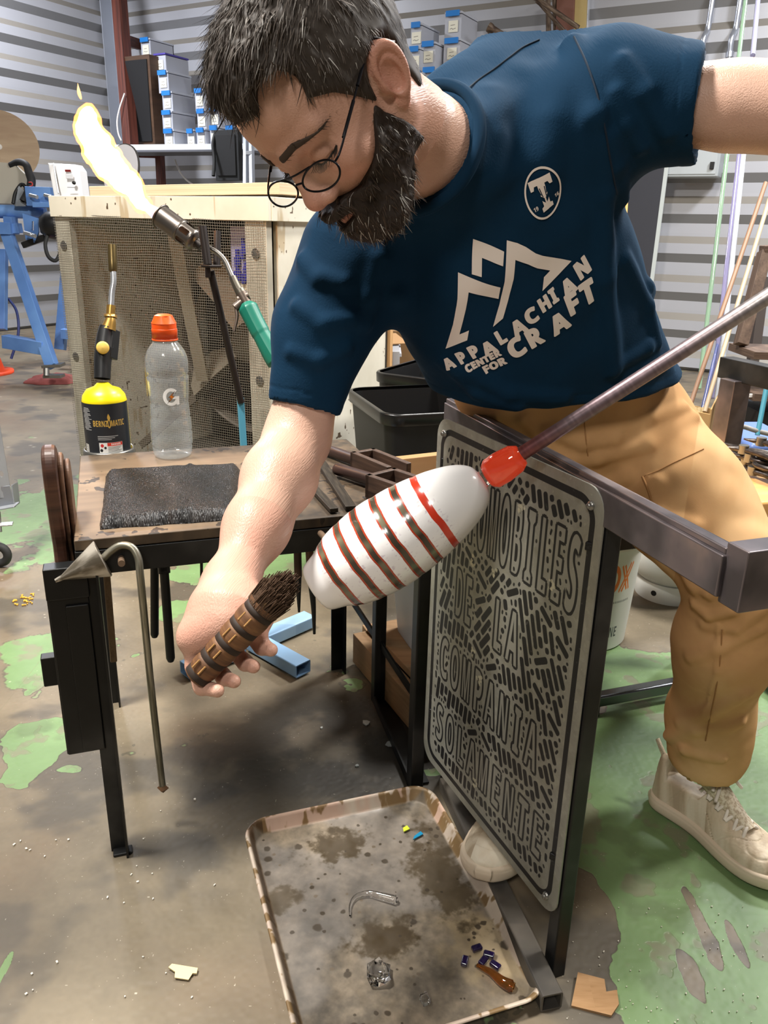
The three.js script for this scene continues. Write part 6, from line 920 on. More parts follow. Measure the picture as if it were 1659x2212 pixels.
// ---------------------------------------------------------------- odds and ends in the pan and on the floor
{
  const clear = PHYS(0xffffff, 0.03, 0, { transmission: 1, thickness: 0.01, ior: 1.5 }), pan = 0.006, on = (x, y, h = pan) => onY(x, y, h);
  solo('glass_drip', taper([on(756, 1978, 0.008), on(757, 1955, 0.008), on(768, 1937, 0.009), on(795, 1929, 0.011), on(820, 1934, 0.012), on(858, 1944, 0.012)], (s) => s < 0.5 ? lerp(0.0016, 0.0042, s * 2) : lerp(0.0042, 0.0072, (s - 0.5) * 2) * (s > 0.97 ? 0.6 : 1), 60, 14), PHYS(0xffffff, 0.03, 0, { transmission: 1, thickness: 0.01, ior: 1.5 }), 'curved clear glass drip lying in the middle of the pan', 'glass scrap');
  { const R = rng(31), g = new THREE.IcosahedronGeometry(0.02, 1), p = g.attributes.position, c = on(818, 2098, 0.015); const h = new Map(); for (let i = 0; i < p.count; i++) { const key = [p.getX(i), p.getY(i), p.getZ(i)].map((v) => v.toFixed(4)).join(); if (!h.has(key)) h.set(key, 0.65 + 0.6 * R()); const k = h.get(key); p.setXYZ(i, p.getX(i) * k, p.getY(i) * k * 0.5, p.getZ(i) * k * 1.15); } g.computeVertexNormals(); g.translate(c.x, c.y, c.z); solo('glass_chunk', g, clear, 'jagged clear glass chunk near the front of the pan', 'glass scrap'); }
  solo('glass_cube', box(0.012, 0.012, 0.014, on(918, 2158, 0.010), 0.5, 0.001), clear, 'small clear glass cube beside the jagged chunk in the pan', 'glass scrap');
  const purple = PHYS(0x1c0f38, 0.08, 0, { clearcoat: 1 });
  [[1030, 2048, 0.4, 'uppermost of the dark purple glass pieces in the pan'], [1056, 2062, -0.3, 'dark purple glass piece touching the pan rim side, second from the top'], [1044, 2076, 0.9, 'middle dark purple glass piece under the two upper ones'], [1070, 2085, -0.7, 'lowest dark purple glass piece nearest the amber scrap'], [1004, 2076, 1.3, 'separate dark purple glass piece left of the cluster']].forEach(([x, y, r, l]) => solo('purple_glass_piece', box(0.018, 0.008, 0.011, on(x, y, 0.008), r, 0.0025), purple, l, 'glass scrap', 'purple glass pieces in the pan'));
  solo('amber_glass_scrap', taper([on(1030, 2085, 0.008), on(1060, 2100, 0.010), on(1085, 2120, 0.011), on(1110, 2133, 0.010)], (s) => 0.003 + 0.007 * s * (s > 0.95 ? 0.6 : 1), 30, 12), PHYS(0xc98a3c, 0.05, 0, { transmission: 0.9, thickness: 0.01, ior: 1.5, attenuationColor: new THREE.Color(0xb07020), attenuationDistance: 0.02 }), 'twisted amber glass scrap in the front right of the pan', 'glass scrap');
  solo('lime_chip', plate([[0, 0], [0.014, 0.004], [0.012, 0.014], [0.002, 0.010]], on(872, 1798, 0.0065), TRAY.ex, TRAY.ez.clone().negate(), 0.002), MAT(0xc3d23e, 0.3), 'lime yellow glass chip at the back of the pan', 'glass scrap');
  solo('blue_chip', plate([[0, 0], [0.024, 0.008], [0.022, 0.016], [0.006, 0.008]], on(892, 1815, 0.0065), TRAY.ex, TRAY.ez.clone().negate(), 0.002), MAT(0x1f7ea6, 0.3), 'teal blue glass chip beside the lime one in the pan', 'glass scrap');
  const shard = (x, y, s, seed, label, k = 1) => { const R = rng(seed), o = Array.from({ length: 6 }, (_, i) => { const a = i / 6 * 6.283; return [s * (0.55 + 0.6 * R()) * Math.cos(a), s * k * (0.55 + 0.6 * R()) * Math.sin(a)]; }); solo('glass_shard', plate(o, onY(x, y, 0.0015), E1, E2.clone().negate(), 0.0025), PHYS(0xdfe6e6, 0.1, 0, { transmission: 0.6, thickness: 0.004 }), label, 'glass shard', 'glass shards on the floor'); };
  shard(791, 1562, 0.010, 3, 'clear leaf-shaped glass shard on the dark floor left of the angle iron', 1.4); shard(843, 1608, 0.012, 5, 'clear jagged glass shard against the angle iron on the floor'); shard(695, 1573, 0.004, 7, 'tiny pale glass bit on the dark floor left of the leaf-shaped shard'); shard(772, 1655, 0.005, 8, 'small bright glass bit on the floor behind the pan');
  const card = wood(121, [0.50, 0.38, 0.25], [0.60, 0.46, 0.31], [0.66, 0.52, 0.37], 0.8);
  { const c = onY(1283, 2150, 0.003), o = [[-0.034, -0.026], [0.024, -0.030], [0.036, -0.010], [0.034, 0.012], [0.018, 0.006], [0.016, 0.026], [-0.024, 0.030]]; const g = plate(o, c, V(0.98, 0.03, 0.2).normalize(), V(0.2, 0.10, -0.97).normalize(), 0.005); planarUV(g, V(6, 0, 0), V(0, 0, 6)); solo('wood_chip', g, card, 'torn brown cardboard scrap on the green floor by the bench post', 'scrap'); }
  { const c = onY(396, 2098, 0.003); solo('paper_scrap', [plate([[-0.024, 0.004], [-0.020, 0.010], [0.022, 0.004], [0.022, -0.005], [-0.012, -0.003]], c, V(1, 0, 0), V(0, 0.1, -1).normalize(), 0.003), plate([[-0.012, -0.002], [0.016, -0.004], [0.012, -0.016], [-0.010, -0.013]], c.clone().add(V(0, 0.001, 0)), V(1, 0, 0), V(0, 0.05, -1).normalize(), 0.0018)], MAT(0xdccb9c, 0.8), 'small cream splinter of wood on the bare floor left of the pan', 'scrap'); }
  const crumb = []; { const R = rng(9); for (let i = 0; i < 26; i++) { const p = onY(22 + 52 * R(), 1282 + 26 * R(), 0.003); crumb.push(box(0.012 * R() + 0.003, 0.004, 0.004, p, R() * 3, 0.001)); } }
  { const g = merge(crumb); const m = part('yellow_crumbs', g, MAT(0xd7a13a, 0.7)); tag(m, 'scatter of yellow crumbs on the floor left of the table', 'crumbs', null, 'stuff'); }
  const grit = []; { const R = rng(19); for (let i = 0; i < 26; i++) { const p = onY(30 + 460 * R(), 1660 + 530 * R(), 0.0015); grit.push(box(0.002 + 0.004 * R() * R(), 0.003, 0.002 + 0.003 * R(), p, R() * 3, 0.0006)); } for (let i = 0; i < 60; i++) { const p = onY(1225 + 430 * R(), 1950 + 260 * R(), 0.0015); grit.push(box(0.001 + 0.003 * R() * R(), 0.002, 0.0015, p, R() * 3, 0.0004)); } }
  { const m = part('floor_grit', grit, MAT(0xd9d3c4, 0.5)); tag(m, 'pale glass grit scattered over the near floor', 'grit', null, 'stuff'); }
}
// ---------------------------------------------------------------- the fan cabinet behind the table
{
  const FL = V(-1.25, 0, -3.14), FR = V(-0.385, 0, -2.67), ex = FR.clone().sub(FL).normalize(), ez = V(ex.z, 0, -ex.x), W = FL.distanceTo(FR), H = 1.18, Dp = 0.80, y0 = 0.11;      // ez points away from the camera
  const P = (a, y, b) => FL.clone().addScaledVector(ex, a).addScaledVector(ez, b).setY(y);
  const t = thing('fan_cabinet', 'white wooden cabinet with a wire mesh front and a large fan inside', 'cabinet', FL.clone().lerp(FR, 0.5));
  const paint = MAT(0xffffff, 0.5, 0, { map: dataTex(512, 512, (u, v) => { const n = fbm(u * 9, v * 9, 4, 131), s = fbm(u * 30, v * 6, 3, 135); let c = mix3([0.78, 0.76, 0.69], [0.89, 0.875, 0.82], n); if (noise3(u * 70, v * 60, 5) > 0.90 && n > 0.5) c = [0.33, 0.27, 0.2]; return mix3(c, [0.62, 0.52, 0.36], 0.5 * sstep(0.62, 0.75, s)); }) });
  const uvs = (g) => planarUV(g, ez.clone().multiplyScalar(1.1), V(0, 1.1, 0)), uvm = (g) => planarUV(g, ex.clone().multiplyScalar(1.1), V(0, 1.1, 0).addScaledVector(ez, 1.1));
  part('top_band', uvm(beam(P(0, H - 0.035, 0.0), P(W + 0.012, H - 0.035, 0.0), 0.03, 0.072)), paint, t);
  part('lid', uvm(beam(P(0, H - 0.012, Dp / 2), P(W + 0.012, H - 0.012, Dp / 2), Dp, 0.02)), paint, t);
  part('side_band', uvs(beam(P(W, H - 0.035, 0), P(W, H - 0.035, Dp), 0.03, 0.072)), paint, t);
  part('side_panel', uvs(beam(P(W - 0.012, (H + y0) / 2 - 0.03, 0.05), P(W - 0.012, (H + y0) / 2 - 0.03, Dp), 0.018, H - y0 - 0.05, UP)), paint, t);
  part('side_panel', uvs(beam(P(0.012, (H + y0) / 2 - 0.03, 0.05), P(0.012, (H + y0) / 2 - 0.03, Dp), 0.018, H - y0 - 0.05, UP)), paint, t);
  part('back_panel', uvm(beam(P(0, (H + y0) / 2, Dp), P(W, (H + y0) / 2, Dp), 0.018, H - y0)), MAT(0x2b2823, 0.8), t);
  part('edge_strip', beam(P(W + 0.004, y0, Dp + 0.012), P(W + 0.004, H - 0.06, Dp + 0.012), 0.024, 0.022, ex), wood(141, [0.66, 0.50, 0.32], [0.76, 0.60, 0.41], [0.82, 0.68, 0.48]), t);
  const grey = wood(143, [0.55, 0.53, 0.47], [0.68, 0.66, 0.60], [0.77, 0.76, 0.70], 0.75);
  for (const [a, k] of [[0.045, 0.075], [W - 0.05, 0.085]]) { const g = beam(P(a, y0, 0.012), P(a, H - 0.07, 0.012), k, 0.03, ez); planarUV(g, V(0, 2, 0), ex.clone().multiplyScalar(2)); part('stile', g, grey, t); for (const y of [H - 0.17, 0.6]) part('washer', lathe([[0, 0.003], [0.008, 0.003], [0.008, 0.0015], [0.016, 0.0015], [0.016, 0]], P(a, y, -0.006), ez.clone().negate(), 20), M.steel, t); }
  part('bottom_rail', uvm(beam(P(0, y0 + 0.04, 0.012), P(W, y0 + 0.04, 0.012), 0.03, 0.09)), grey, t);
  part('floor_panel', beam(P(0, y0, Dp / 2), P(W, y0, Dp / 2), Dp, 0.02), MAT(0x45403a, 0.8), t);
  // wire mesh: every wire a thin bent strip; thousands, so joined
  const pos = [], idx = [], wire = (f, n, w, up) => { const b = pos.length / 3; for (let i = 0; i <= n; i++) { const [a, y] = f(i / n), bulge = -0.012 + 0.010 * (noise3(a * 7, y * 6, 3) - 0.5) + 0.005 * (noise3(a * 20, y * 22, 5) - 0.5), A = a + 0.006 * (noise3(a * 9, y * 5, 8) - 0.5), Y = y + 0.010 * (noise3(a * 6, y * 9, 9) - 0.5); for (const s of [-1, 1]) { const p = P(A + (up ? s * w : 0), Y + (up ? 0 : s * w), bulge); pos.push(p.x, p.y, p.z); } } for (let i = 0; i < n; i++) { const o = b + 2 * i; idx.push(o, o + 1, o + 2, o + 1, o + 3, o + 2); } };
  for (let a = 0.015; a < W - 0.01; a += 0.0092) wire((s) => [a, lerp(y0 + 0.03, H - 0.065, s)], 40, 0.0006, true);
  for (let y = y0 + 0.03; y < H - 0.065; y += 0.0086) wire((s) => [lerp(0.01, W - 0.01, s), y], 40, 0.0008, false);
  const mg = new THREE.BufferGeometry(); mg.setAttribute('position', new THREE.Float32BufferAttribute(pos, 3)); mg.setIndex(idx); mg.computeVertexNormals(); const mm = part('wire_mesh', mg, MAT(0x827d73, 0.45, 0.35), t); mm.userData.kind = 'stuff';
  // the fan
  const fc = P(W * 0.62, 0.66, 0.42), n = ez.clone().negate(), fan = part('fan_motor', [lathe([[0, 0.10], [0.07, 0.09], [0.085, 0.05], [0.085, -0.08], [0, -0.09]], fc, n, 30), beam(fc.clone().setY(y0), fc.clone().setY(H - 0.05), 0.05, 0.04, ez)], MAT(0x6d6558, 0.5, 0.4), t);
  for (let k = 0; k < 4; k++) { const a = 0.55 + k * Math.PI / 2, r = ex.clone().multiplyScalar(Math.cos(a)).addScaledVector(UP, Math.sin(a)), s = n.clone().cross(r), tw = s.clone().multiplyScalar(0.8).addScaledVector(n, 0.6).normalize(); part('fan_blade', plate([[0.07, -0.03], [0.22, -0.085], [0.34, -0.075], [0.355, 0.02], [0.33, 0.085], [0.2, 0.05], [0.07, 0.03]], fc.clone().addScaledVector(n, 0.07), r, tw, 0.004), MAT(0x9a9080, 0.45, 0.4), fan); }
  { const g = new THREE.TorusGeometry(0.37, 0.012, 10, 60); const [x, y, z] = dirBasis(n); g.scale(1, 1, 3); g.applyMatrix4(basis(x, y, z, fc)); part('fan_ring', g, MAT(0x59524a, 0.6, 0.3), t); }
  part('inner_brace', beam(P(0.1, 0.2, 0.25), P(W - 0.1, 0.95, 0.6), 0.06, 0.03), MAT(0x5a5146, 0.7), t); part('inner_brace', beam(P(W * 0.5, H - 0.1, 0.1), P(W * 0.42, 0.5, 0.3), 0.05, 0.02), MAT(0x9b907d, 0.7), t);
  for (const [a, b] of [[W - 0.05, 0.06], [0.06, 0.06], [W - 0.05, Dp - 0.06], [0.06, Dp - 0.06]]) { const c = P(a, 0.05, b), w = new THREE.TorusGeometry(0.034, 0.016, 12, 28); w.rotateY(0.9); w.translate(c.x, c.y, c.z); const cs = part('caster', w, M.rubber, t); const ax = V(Math.sin(0.9), 0, Math.cos(0.9)); part('wheel_hub', [rod(c.clone().addScaledVector(ax, -0.017), c.clone().addScaledVector(ax, 0.017), 0.022, 0.022, 20), beam(c.clone().setY(0.105), c.clone().addScaledVector(ax, 0.022).setY(0.03), 0.03, 0.006)], M.bright, cs); }
  // what lies on top: a thin tan board, and beside it a pale disc
  const bd = thing('tan_board', 'tan board lying on top of the white fan cabinet', 'board', P(W / 2, H, 0.3)); part('sheet', beam(P(0.1, H + 0.020, 0.34), P(W - 0.02, H + 0.030, 0.34), 0.5, 0.036), wood(145, [0.70, 0.61, 0.50], [0.78, 0.70, 0.59], [0.84, 0.77, 0.66], 0.6), bd);
  const bag = thing('plastic_bag', 'clear bag of blue pieces hanging behind the mesh, top right of the cabinet', 'bag', P(W - 0.16, 0.92, 0.06)); part('film', boxUV(beam(P(W - 0.15, 0.90, 0.05), P(W - 0.15, H - 0.09, 0.05), 0.085, 0.01, ez)), MAT(0x9a97b4, 0.3), bag);
  { const R = rng(17); for (let i = 0; i < 14; i++) { const c = P(W - 0.18 + 0.07 * R(), 0.92 + 0.15 * R(), 0.04); part('blue_piece', box(0.016, 0.035, 0.012, c, R() * 3, 0.003), MAT(0x2a2c8c, 0.4), bag); } }
  const tag2 = thing('paper_tag', 'cream paper card hanging below the bag of blue pieces', 'paper', P(W - 0.13, 0.86, 0.04)); part('card', plate([[-0.03, 0.04], [0.035, 0.045], [0.03, -0.03], [0.005, -0.045]], P(W - 0.13, 0.87, 0.045), ex, UP, 0.002), MAT(0xcfc6ae, 0.8), tag2);
}
// ---- bins and boxes behind the man
{
  const bin = (name, label, corner, w, d, h, mat, rimMat, turn = -0.33) => {        // tapered rectangular bin, open at the top; corner = its near left top corner
    const ex = V(Math.cos(turn), 0, Math.sin(turn)), ez = V(ex.z, 0, -ex.x), t = thing(name, label, 'bin', corner.clone().addScaledVector(ex, w / 2).addScaledVector(ez, d / 2).setY(0));
    const c = t.position, ring = (s, y, r) => roundRect(w * s, d * s, r, 5).map(([a, b]) => c.clone().addScaledVector(ex, a).addScaledVector(ez, b).setY(y)), loft = (rings) => { const n = rings[0].length, pos = [], idx = []; rings.flat().forEach((p) => pos.push(p.x, p.y, p.z)); for (let k = 0; k < rings.length - 1; k++) for (let i = 0; i < n; i++) { const a = k * n + i, b = k * n + (i + 1) % n; idx.push(a, b, a + n, b, b + n, a + n); } const g = new THREE.BufferGeometry(); g.setAttribute('position', new THREE.Float32BufferAttribute(pos, 3)); g.setIndex(idx); g.computeVertexNormals(); return g; };
    part('bin_body', loft([ring(0.8, 0, 0.03), ring(0.995, h - 0.01, 0.05), ring(0.97, h - 0.01, 0.05), ring(0.79, 0.015, 0.03), ring(0.01, 0.015, 0.0001)]), mat, t); part('rim', loft([ring(0.985, h - 0.035, 0.05), ring(1.03, h - 0.035, 0.06), ring(1.035, h - 0.005, 0.06), ring(1.02, h, 0.06), ring(0.985, h, 0.05)]), rimMat ?? mat, t); return t;
  };
  const blk = MAT(0x060607, 0.5), rim = MAT(0x121314, 0.28);
  bin('trash_bin', 'black open plastic bin right behind the metal sign, in front of the other', at(838, 897, 2.28), 0.50, 0.42, at(838, 897, 2.28).y, blk, rim);
  bin('trash_bin', 'taller black bin further back beside the white cabinet', at(806, 803, 2.85), 0.5, 0.4, at(806, 803, 2.85).y, blk, rim, 0.5);
  const tub = at(690, 830, 3.05), tt = thing('storage_tub', 'grey translucent plastic tub behind the black bins', 'tub', at(820, 790, 3.35)); part('tub_body', boxUV(beam(at(800, 785, 3.5), at(862, 785, 3.5), 0.25, 0.14)), MAT(0x9c9ea3, 0.4), tt); part('tub_lid', beam(at(798, 757, 3.5), at(866, 757, 3.5), 0.27, 0.016), MAT(0xb4b6bc, 0.35), tt);
  const cb = thing('cardboard_box', 'brown cardboard box seen in the gap above the black bins', 'box', at(870, 780, 3.7)); part('carton', boxUV(beam(at(810, 770, 4.0), at(960, 775, 4.0), 0.35, 0.30)), MAT(0x8a6a46, 0.8), cb); part('flap', beam(at(812, 722, 3.6), at(838, 744, 3.5), 0.2, 0.006), MAT(0xa07c54, 0.8), cb);
  const pl = thing('wood_plank', 'pale wooden plank on edge between the table and the sign', 'plank', at(900, 1010, 2.0)); part('board', boxUV(beam(at(838, 1012, 1.98), at(985, 996, 1.98), 0.03, 0.05)), wood(151, [0.52, 0.38, 0.24], [0.62, 0.47, 0.31], [0.70, 0.55, 0.38]), pl);
  // low wooden crate and white bin behind the bench legs
  const w3 = (s) => wood(153 + s, [0.50, 0.38, 0.26], [0.62, 0.49, 0.35], [0.70, 0.57, 0.43], 0.7), cr = thing('wooden_dolly', 'low dolly of raw wooden boards behind the bench posts', 'dolly', onY(900, 1440, 0));
  const c0 = onY(775, 1432, 0), A = off(c0, 0.0, 0, 0.05), put = (a0, b0, a1, b1, y, i) => part('board', boxUV(beam(off(A, a0, b0, y), off(A, a1, b1, y), 0.036, 0.085), 3), w3(i), cr); put(0, 0, 0.05, 0.42, 0, 0); put(0.02, -0.02, 0.30, -0.02, 0, 1); put(0.07, 0.43, 0.24, 0.43, 0, 2); part('board', boxUV(beam(off(A, 0.2, -0.02, 0.052), off(A, 0.25, 0.42, 0.052), 0.36, 0.018), 3), w3(3), cr);
  bin('white_bin', 'tall white plastic bin standing on the low wooden dolly', off(A, 0.055, 0.30, 0).setY(0), 0.32, 0.30, 0.33, MAT(0xc9ced6, 0.45), MAT(0xd5d9e0, 0.4), -0.33).children.forEach((m) => { m.position.y += 0.112; });
}
{
  const b0 = V(0.575, 0, -2.08), t = thing('white_bucket', 'white plastic bucket with orange lettering under the bench seat', 'bucket', b0), h = 0.36;
  const tex = canvasTex(1024, 512, (g, w, hh) => { g.fillStyle = '#d9dbd6'; g.fillRect(0, 0, w, hh); g.fillStyle = '#e2761f'; g.strokeStyle = '#e2761f'; g.lineWidth = 26; g.beginPath(); g.ellipse(740, 190, 44, 46, 0, 0, 7); g.stroke(); g.lineWidth = 13; for (const k of [0, 26]) { g.beginPath(); g.moveTo(800 + k, 136); g.lineTo(880 + k, 244); g.stroke(); g.beginPath(); g.moveTo(890 + k, 130); g.lineTo(800 + k, 248); g.stroke(); } g.fillStyle = '#8a8d8c'; for (let i = 0; i < 14; i++) g.fillRect(700 + i * 17, 288, 11, 9); g.fillStyle = '#555a60'; g.font = 'bold 62px sans-serif'; g.textAlign = 'center'; g.fillText('ONE', 790, 448); });
  const g = lathe([[0, 0], [0.125, 0], [0.13, 0.006], [0.147, h - 0.06], [0.153, h - 0.058], [0.153, h - 0.045], [0.148, h - 0.043], [0.15, h], [0.146, h], [0.127, 0.01], [0, 0.01]], b0, UP, 56); const p = g.attributes.position, uv = g.attributes.uv; const face = Math.atan2(-b0.x, -b0.z); for (let i = 0; i < p.count; i++) { let a = Math.atan2(p.getX(i) - b0.x, p.getZ(i) - b0.z) - face; if (a > Math.PI) a -= 2 * Math.PI; if (a < -Math.PI) a += 2 * Math.PI; uv.setXY(i, clamp(0.5 + a / 2.6), clamp(p.getY(i) / h)); }
  part('pail', g, MAT(0xffffff, 0.45, 0, { map: tex }), t);
}
{
  const b0 = V(0.93, 0, -2.36), t = thing('propane_tank', 'white round propane tank standing beyond the bucket', 'tank', b0), wh = MAT(0xd5d8d6, 0.4);
  part('tank_body', lathe([[0, 0.035], [0.08, 0.045], [0.125, 0.085], [0.148, 0.14], [0.152, 0.2], [0.152, 0.27], [0.143, 0.33], [0.11, 0.375], [0.05, 0.392], [0, 0.395]], b0, UP, 48), wh, t);
  part('foot_ring', lathe([[0.098, 0], [0.105, 0], [0.105, 0.06], [0.098, 0.06]], b0, UP, 40), wh, t); part('collar', lathe([[0.098, 0.37], [0.105, 0.37], [0.105, 0.45], [0.098, 0.45]], b0, UP, 40), wh, t); part('valve', rod(b0.clone().setY(0.39), b0.clone().setY(0.44), 0.018), M.brass, t);
  for (const a of [-0.4, 0.5]) { const n = V(Math.sin(a - 0.38), 0, Math.cos(a - 0.38)); part('ring_hole', rod(b0.clone().addScaledVector(n, 0.1045).setY(0.03), b0.clone().addScaledVector(n, 0.1056).setY(0.03), 0.009), M.dark, t); }
}
// ---------------------------------------------------------------- along the walls
const turnB = -Math.atan2(WB.z, WB.x);
{
  // brown steel posts and beam in the far corner, shelf with storage boxes, speakers
  const brown = MAT(0xffffff, 0.55, 0.2, { map: noisy(161, [[0.24, 0.12, 0.09], [0.34, 0.17, 0.13], [0.40, 0.21, 0.16]], 6) }), Pp = (x, y, d) => at(x, y, d);
  struct('column_1', [beam(Pp(248, -120, 8.0), Pp(284, 330, 8.0), 0.12, 0.10, WB)], brown); struct('column_2', beam(Pp(316, -120, 8.75), Pp(326, 135, 8.75), 0.13, 0.1, WB), brown);
  struct('beam_1', beam(Pp(256, 82, 8.05), Pp(300, 96, 8.55), 0.05, 0.10), brown); struct('beam_2', [beam(Pp(288, 332, 8.25), Pp(352, 334, 8.25), 0.06, 0.07), beam(Pp(345, 330, 8.25), Pp(352, 470, 8.25), 0.07, 0.07, WB)], brown);
  const sh = thing('wall_shelf', 'long white shelf board in the far corner holding the storage boxes', 'shelf', Pp(400, 322, 8.15)); part('board', beam(Pp(278, 323, 8.05), Pp(560, 321, 7.55), 0.42, 0.05), MAT(0xdfe2e8, 0.5), sh); part('board_edge', beam(Pp(278, 331, 8.0), Pp(560, 329, 7.5), 0.40, 0.02), MAT(0x5d5f66, 0.6), sh);
  const LATCH = MAT(0x1f74c0, 0.4), CLEAR = PHYS(0xcfd2db, 0.55, 0, { transmission: 0.38, thickness: 0 }), NOTE = MAT(0xd9d6c4, 0.8), noteTex = canvasTex(64, 64, (g) => { g.fillStyle = '#dcd9c8'; g.fillRect(0, 0, 64, 64); g.strokeStyle = '#6d6a62'; g.lineWidth = 3; g.beginPath(); g.moveTo(14, 26); g.lineTo(44, 24); g.moveTo(10, 46); g.lineTo(22, 42); g.lineTo(30, 48); g.lineTo(50, 43); g.stroke(); });
  const NT = MAT(0xffffff, 0.8, 0, { map: noteTex }), colours = { o: 0xd8793c, p: 0xa86a96, y: 0xc9b98c, g: 0x8a8d90, b: 0x6b5f56, w: 0xc8cad0 };
  function storage(x, y, d, w, h, fill, level, label, group, purple) {
    if (d > 7.5) { d -= 0.32; }        // (x, y) = middle of the latch
    const c = at(x, y, d), t = thing('storage_box', label, 'storage box', c.clone().setY(c.y - h), 0, group), L = 0.32, f = WL.clone(), r = WB.clone(), Q = (a, yy, b) => c.clone().addScaledVector(r, a).addScaledVector(f, -b).setY(c.y + yy);
    const wall = (a0, b0, a1, b1) => beam(Q(a0, -h / 2, b0), Q(a1, -h / 2, b1), 0.004, h - 0.02, UP, 0);
    part('box_body', [wall(-w / 2, 0, w / 2, 0), wall(-w / 2, L, w / 2, L), wall(-w / 2, 0, -w / 2, L), wall(w / 2, 0, w / 2, L), beam(Q(0, -h + 0.012, 0), Q(0, -h + 0.012, L), w, 0.004, UP, 0)], CLEAR, t);
    part('lid', beam(Q(0, 0.004, -0.008), Q(0, 0.004, L + 0.008), w + 0.008, 0.016), purple ? MAT(0x4a3f97, 0.5) : MAT(0xb9bdc6, 0.4), t);
    if (!purple) part('latch', beam(Q(-w * 0.42, -0.002, -0.018), Q(w * 0.42, -0.002, -0.018), 0.014, 0.042), LATCH, t);
    { const g = plate([[-0.042, -0.042], [0.042, -0.042], [0.042, 0.042], [-0.042, 0.042]], Q(0.004, -h * 0.48, -0.006), r, UP, 0.002); planarUV(g, r.clone().multiplyScalar(1 / 0.084), UP.clone().multiplyScalar(1 / 0.084)); const uv = g.attributes.uv, o = Q(0.004, -h * 0.48, -0.006); for (let i = 0; i < uv.count; i++) uv.setXY(i, uv.getX(i) - o.dot(r) / 0.084 + 0.5, uv.getY(i) - o.y / 0.084 + 0.5); part('paper_note', g, NT, t); }
    if (level > 0) part('contents', beam(Q(0, -h + 0.014 + h * level / 2, 0.008), Q(0, -h + 0.014 + h * level / 2, L - 0.008), w - 0.012, h * level), MAT(colours[fill], 0.6), t);
  }
  const G = 'clear storage boxes on the far corner shelf', w = 0.128, h = 0.188;
  const left = [[365, 283, 8.0, 'g', 0.6, 'leftmost clear box of the bottom row on the shelf'], [412, 283, 7.98, 'p', 0.15, 'second clear box from the left in the bottom row'], [434, 281, 7.9, 'y', 0.2, 'third clear box from the left in the bottom row'], [361, 243, 8.05, 'p', 0.12, 'clear grey-filled box on top of the leftmost bottom box'], [435, 240, 7.95, 'p', 0.12, 'clear box in the second row next to the hair'], [361, 201, 8.08, 'o', 0.16, 'clear box with an orange layer at its bottom'], [430, 196, 8.0, 'y', 0.2, 'topmost clear box of the column left of the hair'], [352, 157, 8.1, 'w', 0.1, 'wide clear box directly under the purple-lidded one'],
    [314, 86, 8.45, 'w', 0.0, 'topmost empty clear box, above the brown speaker'], [463, 276, 7.85, 'w', 0.3, 'clear box in the bottom row above the small black speaker, left one'], [498, 276, 7.8, 'w', 0.3, 'clear box in the bottom row above the small black speaker, right one'], [460, 148, 8.0, 'w', 0.1, 'high clear box half hidden by the hair'], [460, 192, 8.0, 'w', 0.1, 'second high clear box half hidden by the hair'], [463, 236, 7.95, 'w', 0.2, 'clear box behind the front lock of hair']];
  for (const [x, y, d, f, l, s] of left) storage(x, y, d, x === 412 ? 0.085 : x > 400 ? 0.105 : w, h, f, l, s, G);
  storage(345, 118, 8.2, 0.15, 0.19, 'o', 0.22, 'clear box with a purple lid and orange contents', G, true);
  const G2 = 'clear storage boxes above the shoulder';
  for (const [x, y, f, l, s] of [[901, 160, 'w', 0.2, 'lowest clear box at the left, next to the ear'], [928, 151, 'w', 0.2, 'lowest clear box in the middle, above the collar'], [971, 145, 'w', 0.2, 'lowest clear box at the right, above the shirt shoulder'], [896, 106, 'g', 0.3, 'middle-row clear box nearest the ear'], [926, 95, 'y', 0.45, 'middle-row clear box with beige contents'], [977, 88, 'w', 0.15, 'middle-row clear box at the right, nearest the shoulder'], [900, 54, 'w', 0.1, 'top clear box on the left stack beside the hair'], [980, 29, 'p', 0.18, 'top clear box with pink contents at its bottom']]) storage(x, y, 6.5, x < 905 ? 0.095 : x < 930 ? 0.125 : 0.145, 0.195, f, l, s, G2);
  const sh2 = thing('wall_shelf', 'white shelf behind the shoulder holding clear boxes', 'shelf', at(950, 200, 6.6)); part('board', beam(at(860, 205, 6.75), at(1120, 190, 6.45), 0.42, 0.04), MAT(0xcfd2d8, 0.5), sh2);
  // speakers
  const spk = (name, label, x0, y0, x1, y1, d, wide, fm, sm, depth) => { const a = at((x0 + x1) / 2, y0, d), b = at((x0 + x1) / 2, y1, d), W = (x1 - x0) / FOCAL * d * wide, t = thing(name, label, 'speaker', b), H = a.y - b.y, c = b.clone().setY((a.y + b.y) / 2); part('cabinet', boxUV(beam(c.clone().addScaledVector(WL, 0), c.clone().addScaledVector(WL, -depth), W + 0.03, H + 0.03)), sm, t); part('grille', beam(c.clone().addScaledVector(WL, 0.012), c.clone().addScaledVector(WL, -0.01), W - 0.03, H - 0.05), fm, t); };
  spk('wall_speaker', 'tall brown wooden speaker with a black grille by the brown post', 272, 136, 334, 312, 8.15, 1.3, MAT(0x101012, 0.9), wood(165, [0.22, 0.15, 0.10], [0.30, 0.21, 0.14], [0.36, 0.26, 0.18]), 0.26);
  spk('small_speaker', 'small plain black speaker hanging below the shelf next to the forehead', 463, 288, 520, 386, 7.3, 1.02, MAT(0x1d1e20, 0.8), MAT(0x202224, 0.7), 0.06);
  { const t = thing('speaker_cable', 'black cable hanging along the left side of the small black speaker', 'cable', at(462, 380, 7.2)); part('wire', tube([at(464, 290, 7.25), at(460, 310, 7.25), at(463, 345, 7.25), at(461, 380, 7.25)], 0.016, 24, 8), M.dark, t); }
